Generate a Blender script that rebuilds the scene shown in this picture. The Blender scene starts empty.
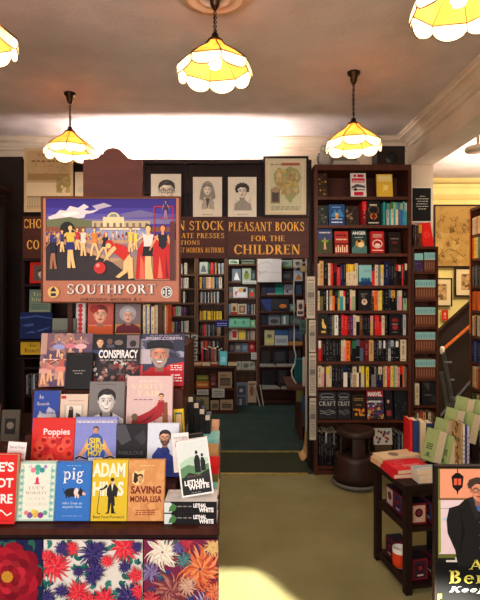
import bpy, math, random, re
from math import sin, cos, pi, radians
from mathutils import Vector, Matrix
random.seed(7)
F = 500.0; CX = 240.0; HY = 290.0; EYE = 1.5
COL = bpy.context.scene.collection

def W(x, y, Y):
    """photo column/row at distance Y -> world point"""
    return ((x-CX)*Y/F, Y, EYE+(HY-y)*Y/F)
def PX(x, Y): return (x-CX)*Y/F
def PZ(y, Y): return EYE+(HY-y)*Y/F

# ------------------------------------------------------------------ colours
def lin(c):
    return tuple(((v/12.92) if v <= .04045 else ((v+.055)/1.055)**2.4) for v in c)
PAL = dict(
 black=(.055,.048,.052), white=(.90,.87,.82), cream=(.84,.76,.62), tan=(.78,.60,.38), orange=(.90,.42,.12),
 red=(.82,.12,.12), maroon=(.42,.08,.10), brown=(.36,.20,.12), yellow=(.92,.78,.20), gold=(.80,.58,.22),
 olive=(.42,.38,.20), green=(.16,.42,.24), sage=(.55,.66,.48), teal=(.22,.58,.58), aqua=(.55,.82,.80),
 blue=(.16,.36,.68), navy=(.08,.11,.28), purple=(.30,.14,.34), pink=(.88,.56,.56), grey=(.48,.46,.44),
 charcoal=(.13,.12,.12), silver=(.70,.69,.67), skin=(.88,.66,.50), page=(.86,.78,.64), lilac=(.62,.60,.82),
 lime=(.66,.74,.46), rust=(.66,.26,.12), slate=(.30,.36,.44), peach=(.93,.70,.54))
def C(c):
    if isinstance(c, str): return PAL[c]
    return c

# ------------------------------------------------------------------ materials
MATS = {}
def nodes(name):
    m = bpy.data.materials.new(name); m.use_nodes = True
    nt = m.node_tree; b = nt.nodes['Principled BSDF']
    return m, nt, b
def paint(name, rough=.5, spec=.3):
    m, nt, b = nodes(name)
    a = nt.nodes.new('ShaderNodeAttribute'); a.attribute_name = 'Col'
    n = nt.nodes.new('ShaderNodeTexNoise'); n.inputs['Scale'].default_value = 60
    tc = nt.nodes.new('ShaderNodeTexCoord'); nt.links.new(tc.outputs['Object'], n.inputs['Vector'])
    mr = nt.nodes.new('ShaderNodeMapRange'); mr.inputs[3].default_value = .9; mr.inputs[4].default_value = 1.06
    nt.links.new(n.outputs['Fac'], mr.inputs[0])
    mx = nt.nodes.new('ShaderNodeVectorMath'); mx.operation = 'SCALE'
    nt.links.new(a.outputs['Color'], mx.inputs[0]); nt.links.new(mr.outputs[0], mx.inputs['Scale'])
    nt.links.new(mx.outputs[0], b.inputs['Base Color'])
    b.inputs['Roughness'].default_value = rough; b.inputs['Specular IOR Level'].default_value = spec
    return m
def tex(name, c1, c2, scale=(1,1,1), nscale=8, rough=.5, bump=0, detail=4, spec=.3, bscale=None, metal=0, coords='Object'):
    m, nt, b = nodes(name)
    tc = nt.nodes.new('ShaderNodeTexCoord'); mp = nt.nodes.new('ShaderNodeMapping')
    mp.inputs['Scale'].default_value = scale
    nt.links.new(tc.outputs[coords], mp.inputs['Vector'])
    n = nt.nodes.new('ShaderNodeTexNoise'); n.inputs['Scale'].default_value = nscale; n.inputs['Detail'].default_value = detail
    nt.links.new(mp.outputs[0], n.inputs['Vector'])
    r = nt.nodes.new('ShaderNodeValToRGB'); r.color_ramp.elements[0].position = .32; r.color_ramp.elements[1].position = .7
    r.color_ramp.elements[0].color = (*lin(c1), 1); r.color_ramp.elements[1].color = (*lin(c2), 1)
    nt.links.new(n.outputs['Fac'], r.inputs[0]); nt.links.new(r.outputs[0], b.inputs['Base Color'])
    b.inputs['Roughness'].default_value = rough; b.inputs['Specular IOR Level'].default_value = spec
    b.inputs['Metallic'].default_value = metal
    if bump:
        n2 = nt.nodes.new('ShaderNodeTexNoise'); n2.inputs['Scale'].default_value = bscale or nscale*4; n2.inputs['Detail'].default_value = 3
        nt.links.new(tc.outputs[coords], n2.inputs['Vector'])
        bp = nt.nodes.new('ShaderNodeBump'); bp.inputs['Strength'].default_value = bump; bp.inputs['Distance'].default_value = .01
        nt.links.new(n2.outputs['Fac'], bp.inputs['Height']); nt.links.new(bp.outputs[0], b.inputs['Normal'])
    return m
M = dict(
 paint=paint('printed_card', .6, .12), gloss=paint('gloss_print', .5, .16),
 wood=tex('dark_stained_wood', (.20,.085,.06), (.28,.13,.09), (1,1,.12), 22, .5, .08, spec=.15),
 case=tex('bookcase_wood', (.255,.12,.075), (.33,.165,.10), (.6,1,.2), 20, .5, .06, spec=.2),
 case2=tex('back_room_bookcase_wood', (.32,.20,.12), (.42,.27,.17), (1,1,.15), 20, .5, .05),
 black=tex('black_wood', (.10,.052,.045), (.15,.075,.062), (1,1,.12), 18, .5, .05, spec=.15),
 orangewood=tex('varnished_orange_wood', (.62,.28,.10), (.75,.38,.15), (1,.2,1), 25, .35, .03),  # orange light falling on the wood is put into this colour
 signwood=tex('sign_board_brown', (.25,.11,.08), (.31,.145,.105), (.2,1,1), 16, .5, .03, spec=.2),
 carpet=tex('olive_carpet', (.55,.52,.34), (.62,.59,.41), (1,1,1), 3.0, .95, .9, 6, .1, 380),
 carpet2=tex('dark_green_carpet', (.17,.22,.19), (.21,.26,.22), (1,1,1), 4.0, .95, .6, 6, .1, 300),
 carpet3=tex('dark_strip_carpet', (.15,.17,.12), (.22,.24,.16), (1,1,1), 60.0, .95, .6, 6, .1, 300),
 brass=tex('brass_strip', (.70,.58,.30), (.85,.72,.40), nscale=30, rough=.35, metal=.7),
 plaster=tex('ceiling_paper', (.76,.71,.68), (.82,.77,.74), nscale=5, rough=.85, bump=.35, bscale=70),
 wallwhite=tex('cream_plaster', (.80,.72,.62), (.86,.79,.68), nscale=4, rough=.8, bump=.1),
 wallyellow=tex('yellow_plaster', (.86,.77,.46), (.90,.82,.52), nscale=4, rough=.8, bump=.1),
 walldark=tex('dark_brown_wall', (.12,.08,.06), (.17,.11,.08), nscale=4, rough=.8),
 wallback=tex('back_room_wall', (.35,.30,.24), (.42,.36,.28), nscale=4, rough=.8),
 bronze=tex('antique_bronze', (.18,.12,.08), (.30,.20,.12), nscale=40, rough=.35, metal=.8),
 lead=tex('lead_came', (.12,.09,.05), (.22,.16,.09), nscale=60, rough=.5),
 stool=tex('brown_steel_enamel', (.17,.10,.08), (.21,.13,.10), nscale=20, rough=.45, spec=.3),
 rubber=tex('grey_rubber', (.35,.34,.33), (.42,.41,.40), nscale=30, rough=.7),
 greymetal=tex('dark_grey_metal', (.36,.37,.40), (.46,.47,.50), nscale=30, rough=.5, metal=.1),
 blackplastic=tex('black_plastic', (.05,.05,.055), (.08,.08,.085), nscale=30, rough=.4),
)
def emis(name, col, s):
    m, nt, b = nodes(name)
    b.inputs['Base Color'].default_value = (*lin(col), 1)
    b.inputs['Emission Color'].default_value = (*lin(col), 1); b.inputs['Emission Strength'].default_value = s
    return m
M['bulb'] = emis('glowing_bulb', (1,.86,.62), 30)
M['tube'] = emis('fluorescent_tube', (1,.93,.92), 420)
def shade_mat(name, col, e):
    m, nt, b = nodes(name)
    nt.nodes.remove(b)
    out = [n for n in nt.nodes if n.type == 'OUTPUT_MATERIAL'][0]
    tr = nt.nodes.new('ShaderNodeBsdfTranslucent'); df = nt.nodes.new('ShaderNodeBsdfDiffuse')
    em = nt.nodes.new('ShaderNodeEmission'); em.inputs[1].default_value = e
    n = nt.nodes.new('ShaderNodeTexNoise'); n.inputs['Scale'].default_value = 9; n.inputs['Detail'].default_value = 5
    r = nt.nodes.new('ShaderNodeValToRGB'); c = lin(col)
    r.color_ramp.elements[0].color = (c[0]*.8, c[1]*.62, c[2]*.4, 1); r.color_ramp.elements[1].color = (*c, 1)
    r.color_ramp.elements[0].position = .3; r.color_ramp.elements[1].position = .6
    tc = nt.nodes.new('ShaderNodeTexCoord'); nt.links.new(tc.outputs['Object'], n.inputs['Vector'])
    nt.links.new(n.outputs['Fac'], r.inputs[0])
    for k in (tr, df, em): nt.links.new(r.outputs[0], k.inputs[0])
    m1 = nt.nodes.new('ShaderNodeMixShader'); m1.inputs[0].default_value = .62
    nt.links.new(tr.outputs[0], m1.inputs[1]); nt.links.new(df.outputs[0], m1.inputs[2])
    ad = nt.nodes.new('ShaderNodeAddShader')
    nt.links.new(m1.outputs[0], ad.inputs[0]); nt.links.new(em.outputs[0], ad.inputs[1])
    nt.links.new(ad.outputs[0], out.inputs[0])
    return m
M['shade_top'] = shade_mat('amber_glass', (.90,.56,.25), .16)
M['shade_low'] = shade_mat('pale_yellow_glass', (1,.93,.72), .42)
def glassy(name, col, alpha, rough=.08):
    m, nt, b = nodes(name)
    b.inputs['Base Color'].default_value = (*lin(col), 1); b.inputs['Alpha'].default_value = alpha
    b.inputs['Roughness'].default_value = rough
    return m
M['glass'] = glassy('cabinet_glass', (.25,.27,.26), .25)
M['film'] = glassy('clear_film', (.8,.8,.8), .12, .15)

# ------------------------------------------------------------------ mesh builder
class MB:
    def __init__(s): s.v = []; s.f = []; s.c = []; s.sm = []
    def poly(s, pts, c, smooth=False):
        n = len(s.v); s.v += [tuple(p) for p in pts]; s.f.append(tuple(range(n, n+len(pts)))); s.c.append(C(c)); s.sm.append(smooth); return s
    def box(s, x0, y0, z0, x1, y1, z1, c=(.5,.5,.5), top=None, front=None, bot=None, right=None, left=None, back=None):
        a=(x0,y0,z0);b=(x1,y0,z0);d=(x1,y1,z0);e=(x0,y1,z0);f=(x0,y0,z1);g=(x1,y0,z1);h=(x1,y1,z1);i=(x0,y1,z1)
        n = len(s.v); s.v += [a,b,d,e,f,g,h,i]
        for q, cc in (((0,3,2,1),bot),((4,5,6,7),top),((0,1,5,4),front),((1,2,6,5),right),((2,3,7,6),back),((3,0,4,7),left)):
            s.f.append(tuple(n+k for k in q)); s.c.append(C(cc or c)); s.sm.append(False)
        return s
    def prism(s, pts, y0, y1, c, cap=None):
        """pts: (x,z) outline, extruded in y"""
        n = len(s.v); k = len(pts)
        s.v += [(p[0], y0, p[1]) for p in pts]+[(p[0], y1, p[1]) for p in pts]
        s.f.append(tuple(range(n, n+k))); s.f.append(tuple(range(n+2*k-1, n+k-1, -1))); s.c += [C(cap or c)]*2; s.sm += [False]*2
        for i in range(k):
            j = (i+1) % k
            s.f.append((n+i, n+k+i, n+k+j, n+j)); s.c.append(C(c)); s.sm.append(False)
        return s
    def prismz(s, pts, z0, z1, c):
        n = len(s.v); k = len(pts)
        s.v += [(p[0], p[1], z0) for p in pts]+[(p[0], p[1], z1) for p in pts]
        s.f.append(tuple(range(n+k-1, n-1, -1))); s.f.append(tuple(range(n+k, n+2*k))); s.c += [C(c)]*2; s.sm += [False]*2
        for i in range(k):
            j = (i+1) % k
            s.f.append((n+i, n+j, n+k+j, n+k+i)); s.c.append(C(c)); s.sm.append(False)
        return s
    def extx(s, pts, x0, x1, c):
        """pts (y,z) outline extruded in x"""
        n = len(s.v); k = len(pts)
        s.v += [(x0, p[0], p[1]) for p in pts]+[(x1, p[0], p[1]) for p in pts]
        s.f.append(tuple(range(n, n+k))); s.f.append(tuple(range(n+2*k-1, n+k-1, -1))); s.c += [C(c)]*2; s.sm += [False]*2
        for i in range(k):
            j = (i+1) % k
            s.f.append((n+i, n+k+i, n+k+j, n+j)); s.c.append(C(c)); s.sm.append(False)
        return s
    def lathe(s, prof, cx=0, cy=0, n=24, c='grey', smooth=True, cols=None):
        b = len(s.v)
        for r, z in prof:
            for k in range(n):
                a = 2*pi*k/n; s.v.append((cx+r*cos(a), cy+r*sin(a), z))
        for i in range(len(prof)-1):
            for k in range(n):
                j = (k+1) % n
                s.f.append((b+i*n+k, b+i*n+j, b+(i+1)*n+j, b+(i+1)*n+k)); s.c.append(C(cols[i] if cols else c)); s.sm.append(smooth)
        return s
    def tube(s, pts, r, c='grey', n=8):
        pts = [Vector(p) for p in pts]; b = len(s.v)
        for i, p in enumerate(pts):
            d = (pts[min(i+1, len(pts)-1)]-pts[max(i-1, 0)]).normalized()
            u = d.cross(Vector((0,0,1)));
            if u.length < .05: u = d.cross(Vector((0,1,0)))
            u.normalize(); w = d.cross(u)
            rr = r[i] if isinstance(r, (list, tuple)) else r
            for k in range(n):
                a = 2*pi*k/n; s.v.append(tuple(p+rr*(cos(a)*u+sin(a)*w)))
        for i in range(len(pts)-1):
            for k in range(n):
                j = (k+1) % n
                s.f.append((b+i*n+k, b+i*n+j, b+(i+1)*n+j, b+(i+1)*n+k)); s.c.append(C(c)); s.sm.append(True)
        for o in (0, (len(pts)-1)*n):
            s.f.append(tuple(b+o+k for k in range(n))); s.c.append(C(c)); s.sm.append(False)
        return s
    def torus(s, cen, R, r, ax='z', c='grey', n=14, m=6, sx=1, sy=1):
        b = len(s.v)
        for i in range(n):
            a = 2*pi*i/n
            for j in range(m):
                q = 2*pi*j/m; x = (R*sx+r*cos(q))*cos(a); y = (R*sy+r*cos(q))*sin(a); z = r*sin(q)
                if ax == 'x': p = (z, x, y)
                elif ax == 'y': p = (x, z, y)
                else: p = (x, y, z)
                s.v.append((cen[0]+p[0], cen[1]+p[1], cen[2]+p[2]))
        for i in range(n):
            for j in range(m):
                i2 = (i+1) % n; j2 = (j+1) % m
                s.f.append((b+i*m+j, b+i2*m+j, b+i2*m+j2, b+i*m+j2)); s.c.append(C(c)); s.sm.append(True)
        return s
    def build(s, name, mat='paint', parent=None, loc=(0,0,0), rot=(0,0,0)):
        me = bpy.data.meshes.new(name); me.from_pydata(s.v, [], s.f)
        ca = me.color_attributes.new('Col', 'FLOAT_COLOR', 'CORNER')
        buf = []
        for f, c in zip(s.f, s.c):
            l = lin(c); buf += [l[0], l[1], l[2], 1.0]*len(f)
        ca.data.foreach_set('color', buf)
        me.polygons.foreach_set('use_smooth', s.sm)
        me.materials.append(M[mat] if isinstance(mat, str) else mat)
        o = bpy.data.objects.new(name, me); COL.objects.link(o)
        o.location = loc; o.rotation_euler = rot
        if parent: o.parent = parent
        return o

def tag(o, label, cat, group=None):
    o['label'] = label; o['category'] = cat
    if group: o['group'] = group
    return o
def thing(name, label, cat, loc=(0,0,0), rot=(0,0,0), group=None):
    o = bpy.data.objects.new(name, None); COL.objects.link(o); o.empty_display_size = .05
    o.location = loc; o.rotation_euler = rot
    return tag(o, label, cat, group)
def struct(o): o['kind'] = 'structure'; return o

# ------------------------------------------------------------------ lettering
TXT = {}
def sans(s, bold=0.0):
    key = (s, bold)
    if key in TXT: return TXT[key]
    cu = bpy.data.curves.new('tmp_text', 'FONT'); cu.body = s; cu.offset = bold; cu.resolution_u = 3
    o = bpy.data.objects.new('tmp_text', cu); COL.objects.link(o)
    dg = bpy.context.evaluated_depsgraph_get(); ev = o.evaluated_get(dg); me = ev.to_mesh()
    vs = [v.co.copy() for v in me.vertices]
    polys = [[(vs[i].x, vs[i].y) for i in p.vertices] for p in me.polygons]
    ev.to_mesh_clear(); bpy.data.objects.remove(o); bpy.data.curves.remove(cu)
    xs = [p[0] for q in polys for p in q] or [0, 1]
    x0 = min(xs)
    polys = [[((x-x0)/.72, y/.72) for x, y in q] for q in polys]
    TXT[key] = (polys, (max(xs)-x0)/.72); return TXT[key]
T_, t_ = .17, .07
def L_(x0,y0,x1,y1,w):
    dx, dy = x1-x0, y1-y0; l = math.hypot(dx, dy) or 1; nx, ny = -dy/l*w/2, dx/l*w/2
    return [[(x0+nx,y0+ny),(x0-nx,y0-ny),(x1-nx,y1-ny),(x1+nx,y1+ny)]]
def A_(cx,cy,rx,ry,a0,a1,T=T_,t=t_):
    out = []; n = max(4, int(abs(a1-a0)/22))
    def pt(a):
        w = t+(T-t)*abs(cos(a)); return (cx+rx*cos(a), cy+ry*sin(a)), (cx+(rx-w)*cos(a), cy+(ry-w)*sin(a))
    for i in range(n):
        a = radians(a0+(a1-a0)*i/n); b = radians(a0+(a1-a0)*(i+1)/n)
        p, q = pt(a); r, s = pt(b); out.append([p, r, s, q])
    return out
def S_(x,y,w=.32): return L_(x-w/2,y+.03 if y < .5 else y-.03,x+w/2,y+.03 if y < .5 else y-.03,.06)
def V_(x,T=T_,y0=0,y1=1): return L_(x,y0,x,y1,T)
def glyph(ch):
    g = {
    'A': lambda:(L_(.1,0,.4,1,t_)+L_(.38,1,.7,0,T_)+L_(.2,.33,.6,.33,t_)+S_(.1,0,.24)+S_(.7,0,.28), .82),
    'B': lambda:(V_(.16)+S_(.16,0)+S_(.16,1)+A_(.24,.76,.32,.25,-90,90)+A_(.24,.28,.38,.28,-90,90), .68),
    'C': lambda:(A_(.46,.5,.4,.51,45,315)+V_(.76,.06,.66,.95)+V_(.76,.05,.1,.24), .84),
    'D': lambda:(V_(.16)+S_(.16,0)+S_(.16,1)+A_(.26,.5,.5,.5,-90,90), .82),
    'E': lambda:(V_(.16)+S_(.16,0)+S_(.16,1)+L_(.1,.97,.58,.97,.06)+L_(.1,.52,.46,.52,.06)+L_(.1,.03,.6,.03,.06)+V_(.57,.05,.8,1)+V_(.59,.05,0,.2)+V_(.46,.05,.42,.62), .68),
    'F': lambda:(V_(.16)+S_(.16,0)+S_(.16,1)+L_(.1,.97,.58,.97,.06)+L_(.1,.5,.46,.5,.06)+V_(.57,.05,.78,1)+V_(.46,.05,.4,.6), .62),
    'G': lambda:(A_(.46,.5,.4,.51,45,330)+V_(.76,.06,.66,.95)+V_(.76,T_,.05,.42)+S_(.76,.45,.28), .9),
    'H': lambda:(V_(.16)+V_(.7)+S_(.16,0)+S_(.16,1)+S_(.7,0)+S_(.7,1)+L_(.16,.5,.7,.5,.06), .88),
    'I': lambda:(V_(.2)+S_(.2,0)+S_(.2,1), .42),
    'J': lambda:(V_(.3,T_,.1,1)+S_(.3,1)+A_(.18,.12,.2,.2,180,360), .46),
    'K': lambda:(V_(.16)+S_(.16,0)+S_(.16,1)+L_(.2,.42,.64,1,t_)+L_(.34,.56,.72,0,T_)+S_(.64,1,.26)+S_(.72,0,.28), .86),
    'L': lambda:(V_(.16)+S_(.16,0)+S_(.16,1)+L_(.1,.03,.6,.03,.06)+V_(.59,.05,0,.24), .66),
    'M': lambda:(V_(.14,t_)+L_(.14,1,.48,.08,T_)+L_(.48,.08,.8,1,t_)+V_(.82)+S_(.14,0,.26)+S_(.82,0)+S_(.1,1,.2)+S_(.86,1,.22), 1.02),
    'N': lambda:(V_(.14,t_)+L_(.16,1,.7,0,T_)+V_(.72,t_)+S_(.14,0,.26)+S_(.72,1,.26)+S_(.1,1,.2), .88),
    'O': lambda:(A_(.46,.5,.42,.51,0,360), .92),
    'P': lambda:(V_(.16)+S_(.16,0)+S_(.16,1)+A_(.24,.73,.36,.28,-90,90), .66),
    'Q': lambda:(A_(.46,.5,.42,.51,0,360)+L_(.5,.1,.8,-.15,.12), .92),
    'R': lambda:(V_(.16)+S_(.16,0)+S_(.16,1)+A_(.24,.74,.34,.27,-90,90)+L_(.36,.5,.68,0,T_)+S_(.7,0,.22), .78),
    'S': lambda:(A_(.34,.745,.26,.265,25,250,.13,.07)+A_(.34,.27,.29,.28,-160,75,.13,.07)+L_(.2,.62,.5,.42,.15)+V_(.57,.05,.72,.96)+V_(.07,.05,.05,.3), .68),
    'T': lambda:(V_(.38)+S_(.38,0)+L_(.04,.97,.72,.97,.06)+V_(.06,.05,.76,1)+V_(.7,.05,.76,1), .76),
    'U': lambda:(V_(.16,T_,.3,1)+V_(.7,t_,.3,1)+A_(.415,.32,.32,.33,180,360,.14)+S_(.16,1)+S_(.7,1,.26), .86),
    'V': lambda:(L_(.1,1,.42,0,T_)+L_(.42,0,.72,1,t_)+S_(.1,1,.3)+S_(.72,1,.24), .82),
    'W': lambda:(L_(.1,1,.36,0,T_)+L_(.36,0,.56,.95,t_)+L_(.54,.95,.8,0,T_)+L_(.8,0,1.04,1,t_)+S_(.1,1)+S_(1.04,1,.24)+S_(.55,1,.24), 1.14),
    'Y': lambda:(V_(.4,T_,0,.5)+L_(.1,1,.4,.46,T_)+L_(.4,.46,.7,1,t_)+S_(.4,0)+S_(.1,1,.28)+S_(.7,1,.24), .8),
    '.': lambda:(L_(.08,.07,.2,.07,.13), .26), ' ': lambda:([], .36), "'": lambda:(L_(.1,.75,.1,1,.08), .2),
    ',': lambda:(L_(.1,.1,.05,-.12,.08), .22),
    '£': lambda:(A_(.45,.7,.24,.28,20,180,.1)+V_(.26,.1,.05,.7)+L_(.05,.05,.65,.05,.09)+L_(.08,.45,.5,.45,.07), .7),
    'a': lambda:(A_(.24,.2,.22,.21,0,360,.12)+V_(.44,.12,0,.45)+A_(.27,.44,.22,.2,0,160,.1)+S_(.5,0,.14), .58),
    'b': lambda:(V_(.14,.13)+A_(.34,.31,.27,.32,0,360,.13)+S_(.1,1,.18), .66),
    'd': lambda:(V_(.5,.13)+A_(.3,.31,.27,.32,0,360,.13)+S_(.46,1,.18)+S_(.56,0,.16), .68),
    'e': lambda:(A_(.31,.31,.27,.33,0,320,.13)+L_(.07,.36,.57,.36,.06), .62),
    'g': lambda:(A_(.27,.4,.22,.23,0,360,.11)+A_(.27,-.14,.27,.17,0,360,.1)+L_(.14,.18,.12,.02,.08)+L_(.42,.58,.58,.62,.08), .6),
    'i': lambda:(V_(.16,.14,0,.6)+S_(.16,0,.28)+S_(.12,.62,.18)+L_(.09,.82,.23,.82,.14), .34),
    'k': lambda:(V_(.14,.13)+S_(.14,0,.26)+L_(.16,.26,.46,.6,.06)+L_(.26,.36,.5,0,.13)+S_(.1,1,.18), .62),
    'l': lambda:(V_(.16,.14)+S_(.16,0,.28)+S_(.12,1,.18), .34),
    'm': lambda:(V_(.14,.13,0,.6)+V_(.46,.13,0,.42)+V_(.78,.13,0,.42)+A_(.34,.4,.18,.22,0,180,.1)+A_(.66,.4,.18,.22,0,180,.1)+S_(.14,0,.24)+S_(.46,0,.24)+S_(.78,0,.24), .94),
    'n': lambda:(V_(.14,.13,0,.6)+V_(.5,.13,0,.42)+A_(.36,.38,.205,.24,0,180,.12)+S_(.14,0,.28)+S_(.5,0,.28)+S_(.1,.62,.16), .68),
    'o': lambda:(A_(.31,.31,.28,.33,0,360,.13), .64),
    'p': lambda:(V_(.14,.13,-.3,.6)+A_(.34,.31,.27,.32,0,360,.13)+S_(.14,-.3,.28)+S_(.08,.62,.16), .66),
    'r': lambda:(V_(.14,.13,0,.6)+A_(.32,.38,.2,.24,20,180,.1)+S_(.14,0,.28), .5),
    's': lambda:(A_(.25,.46,.17,.17,20,250,.09)+A_(.25,.17,.19,.18,-160,75,.09)+L_(.16,.38,.36,.26,.1), .48),
    't': lambda:(V_(.18,.13,.08,.85)+L_(.02,.6,.4,.6,.06)+A_(.3,.14,.185,.16,180,320,.09), .44),
    'u': lambda:(V_(.14,.13,.2,.62)+V_(.5,.13,0,.62)+A_(.32,.22,.24,.24,180,360,.1)+S_(.56,0,.16), .68),
    'h': lambda:(V_(.14,.13)+V_(.5,.13,0,.42)+A_(.36,.38,.205,.24,0,180,.12)+S_(.14,0,.28)+S_(.5,0,.28)+S_(.1,1,.16), .68),
    'f': lambda:(V_(.18,.13,0,.85)+L_(.02,.6,.4,.6,.06)+A_(.32,.84,.2,.2,30,180,.09)+S_(.18,0,.28), .42),
    'w': lambda:(L_(.04,.62,.2,0,.12)+L_(.2,0,.34,.6,.06)+L_(.34,.6,.5,0,.12)+L_(.5,0,.64,.62,.06), .7),
    'y': lambda:(L_(.06,.62,.28,0,.12)+L_(.5,.62,.2,-.28,.06)+S_(.06,.62,.2)+S_(.5,.62,.18), .56),
    }
    return g[ch]() if ch in g else None
def serif(s):
    key = (s, 'serif')
    if key in TXT: return TXT[key]
    out = []; x = 0
    for ch in s:
        r = glyph(ch)
        if r is None:
            p, w = sans(ch); out += [[(a+x, b) for a, b in q] for q in p]; x += w+.1; continue
        out += [[(a+x, b) for a, b in q] for q in r[0]]; x += r[1]+.06
    TXT[key] = (out, max(x-.06, .1)); return TXT[key]

# ------------------------------------------------------------------ flat artwork on the face of a panel
class Art:
    """draws thin coloured shapes on the front (-y) face of a panel of size w x h whose lower centre is the origin"""
    def __init__(s, mb, w, h, y=0.0, eps=2.5e-5, x=None, z=0.0):
        s.mb = mb; s.w = w; s.h = h; s.y = y-1.5e-4; s.e = eps; s.x = -w/2 if x is None else x; s.z = z
    def p(s, pts, c):
        if min(min(q) for q in pts) < 0 or max(max(q) for q in pts) > 1:
            for ax, lim, sg in ((0,0,1),(0,1,-1),(1,0,1),(1,1,-1)):
                out = []
                for i in range(len(pts)):
                    a, b = pts[i-1], pts[i]; da, db = (a[ax]-lim)*sg, (b[ax]-lim)*sg
                    if (da >= 0) != (db >= 0):
                        k = da/(da-db); out.append((a[0]+(b[0]-a[0])*k, a[1]+(b[1]-a[1])*k))
                    if db >= 0: out.append(b)
                pts = out
                if len(pts) < 3: return s
        s.y -= s.e; s.mb.poly([(s.x+u*s.w, s.y, s.z+v*s.h) for u, v in pts], c); return s
    def r(s, u0, v0, u1, v1, c): return s.p([(u0,v0),(u1,v0),(u1,v1),(u0,v1)], c)
    def o(s, u, v, ru, rv=None, c='white', n=16, a0=0, a1=360):
        if rv is None: rv = ru*s.w/s.h
        full = abs(a1-a0) >= 360
        k = n if full else n+1
        return s.p([(u+ru*cos(radians(a0+(a1-a0)*i/n)), v+rv*sin(radians(a0+(a1-a0)*i/n))) for i in range(k)], c)
    def l(s, u0, v0, u1, v1, wd, c):
        """line, width in fraction of w"""
        dx, dy = (u1-u0)*s.w, (v1-v0)*s.h; L = math.hypot(dx, dy) or 1; nx, ny = -dy/L*wd/2, dx/L*wd*s.w/s.h/2
        return s.p([(u0+nx, v0+ny), (u0-nx, v0-ny), (u1-nx, v1-ny), (u1+nx, v1+ny)], c)
    def pl(s, pts, wd, c):
        for a, b in zip(pts, pts[1:]): s.l(a[0], a[1], b[0], b[1], wd, c)
        return s
    def t(s, txt, u, v, hh, c, font='sans', fit=None, bold=0.0, align='c', shear=0, rot=0):
        """text centred at u, baseline v, cap height hh (fraction of h), fitted to width fit (fraction of w)"""
        polys, wd = serif(txt) if font == 'serif' else sans(txt, bold)
        H = hh*s.h; sx = H if fit is None else fit*s.w/wd
        ox = {'c': -wd*sx/2, 'l': 0, 'r': -wd*sx}[align]
        s.y -= s.e; ca, sa = cos(radians(rot)), sin(radians(rot))
        for q in polys:
            pts = []
            for a, b in q:
                X = ox+(a+shear*b)*sx; Z = b*H
                pts.append((s.x+u*s.w+X*ca-Z*sa, s.y, s.z+v*s.h+X*sa+Z*ca))
            s.mb.poly(pts, c)
        return s
    def scrib(s, u0, v0, u1, v1, rows, c, rnd=None, fill=.6):
        """rows of tiny word-like marks"""
        rnd = rnd or random.Random(3); dv = (v1-v0)/rows
        for i in range(rows):
            u = u0+rnd.random()*.05
            while u < u1-.03:
                w = .04+rnd.random()*.08; e = min(u+w, u1)
                s.r(u, v0+i*dv, e, v0+i*dv+dv*fill*.7, c); u = e+.025
        return s
    def face(s, u, v, R, skin='skin', hair='brown', glasses=False, beard=None, long=False, dark=(.12,.08,.07), shirt=None, bald=False, smile=False):
        """head-and-neck portrait: jaw, cheeks, brows, eyes, nose, mouth, ears and a parted head of hair"""
        k = s.w/s.h; h_ = C(hair); hl = tuple(min(1, x*1.25+.04) for x in h_)
        P = lambda a, b: (u+a*R, v+b*R*k)
        if long: s.o(u, v-R*.15*k, R*1.2, R*1.45*k, hair)
        if shirt: s.p([P(-2.1,-2.9), P(-1.9,-1.9), P(-.5,-1.2), P(.5,-1.2), P(1.9,-1.9), P(2.1,-2.9)], shirt)
        sk = C(skin); sd = tuple(x*.84 for x in sk); s2 = tuple(x*.70 for x in sk); sh = tuple(min(1, x*1.07+.02) for x in sk)
        s.p([P(-.42,-1.6), P(-.45,-.5), P(.45,-.5), P(.42,-1.6)], s2)
        s.o(u-R*.84, v-R*.02*k, R*.13, R*.22*k, sd); s.o(u+R*.84, v-R*.02*k, R*.13, R*.22*k, s2)
        if not bald: s.p([P(-.88,.05), P(-.98,.5), P(-.82,.98), P(-.42,1.26), P(.08,1.34), P(.56,1.2), P(.9,.88), P(.98,.4), P(.86,.02), P(0,.3)], hair)
        head = [P(-.80,.35), P(-.82,-.1), P(-.74,-.5), P(-.55,-.85), P(-.28,-1.08), P(0,-1.14), P(.28,-1.08), P(.55,-.85), P(.74,-.5), P(.82,-.1), P(.80,.35), P(.62,.72), P(.25,.92), P(-.25,.92), P(-.62,.72)]
        s.p(head, sk)
        s.p([P(.30,.8), P(.62,.72), P(.80,.35), P(.82,-.1), P(.74,-.5), P(.55,-.85), P(.28,-1.08), P(.42,-.7), P(.52,-.3), P(.5,.2)], sd)
        s.o(u-R*.36, v-R*.28*k, R*.18, R*.14*k, sh, 10); s.o(u-R*.15, v+R*.55*k, R*.3, R*.13*k, sh, 10)
        if not bald:
            s.p([P(-.86,.1), P(-.76,.42), P(-.5,.62), P(-.3,.72), P(.1,.66), P(.5,.7), P(.72,.45), P(.84,.1), P(.92,.6), P(.6,1.1), P(.05,1.26), P(-.5,1.12), P(-.9,.7)], hair)
            s.p([P(-.55,.8), P(-.2,1.08), P(.3,1.1), P(.0,.96)], hl)
        if beard: s.p([P(-.78,-.12), P(-.5,-.3), P(-.2,-.36), P(.2,-.36), P(.5,-.3), P(.78,-.12), P(.72,-.6), P(.42,-1.05), P(0,-1.24), P(-.42,-1.05), P(-.72,-.6)], beard)
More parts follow.
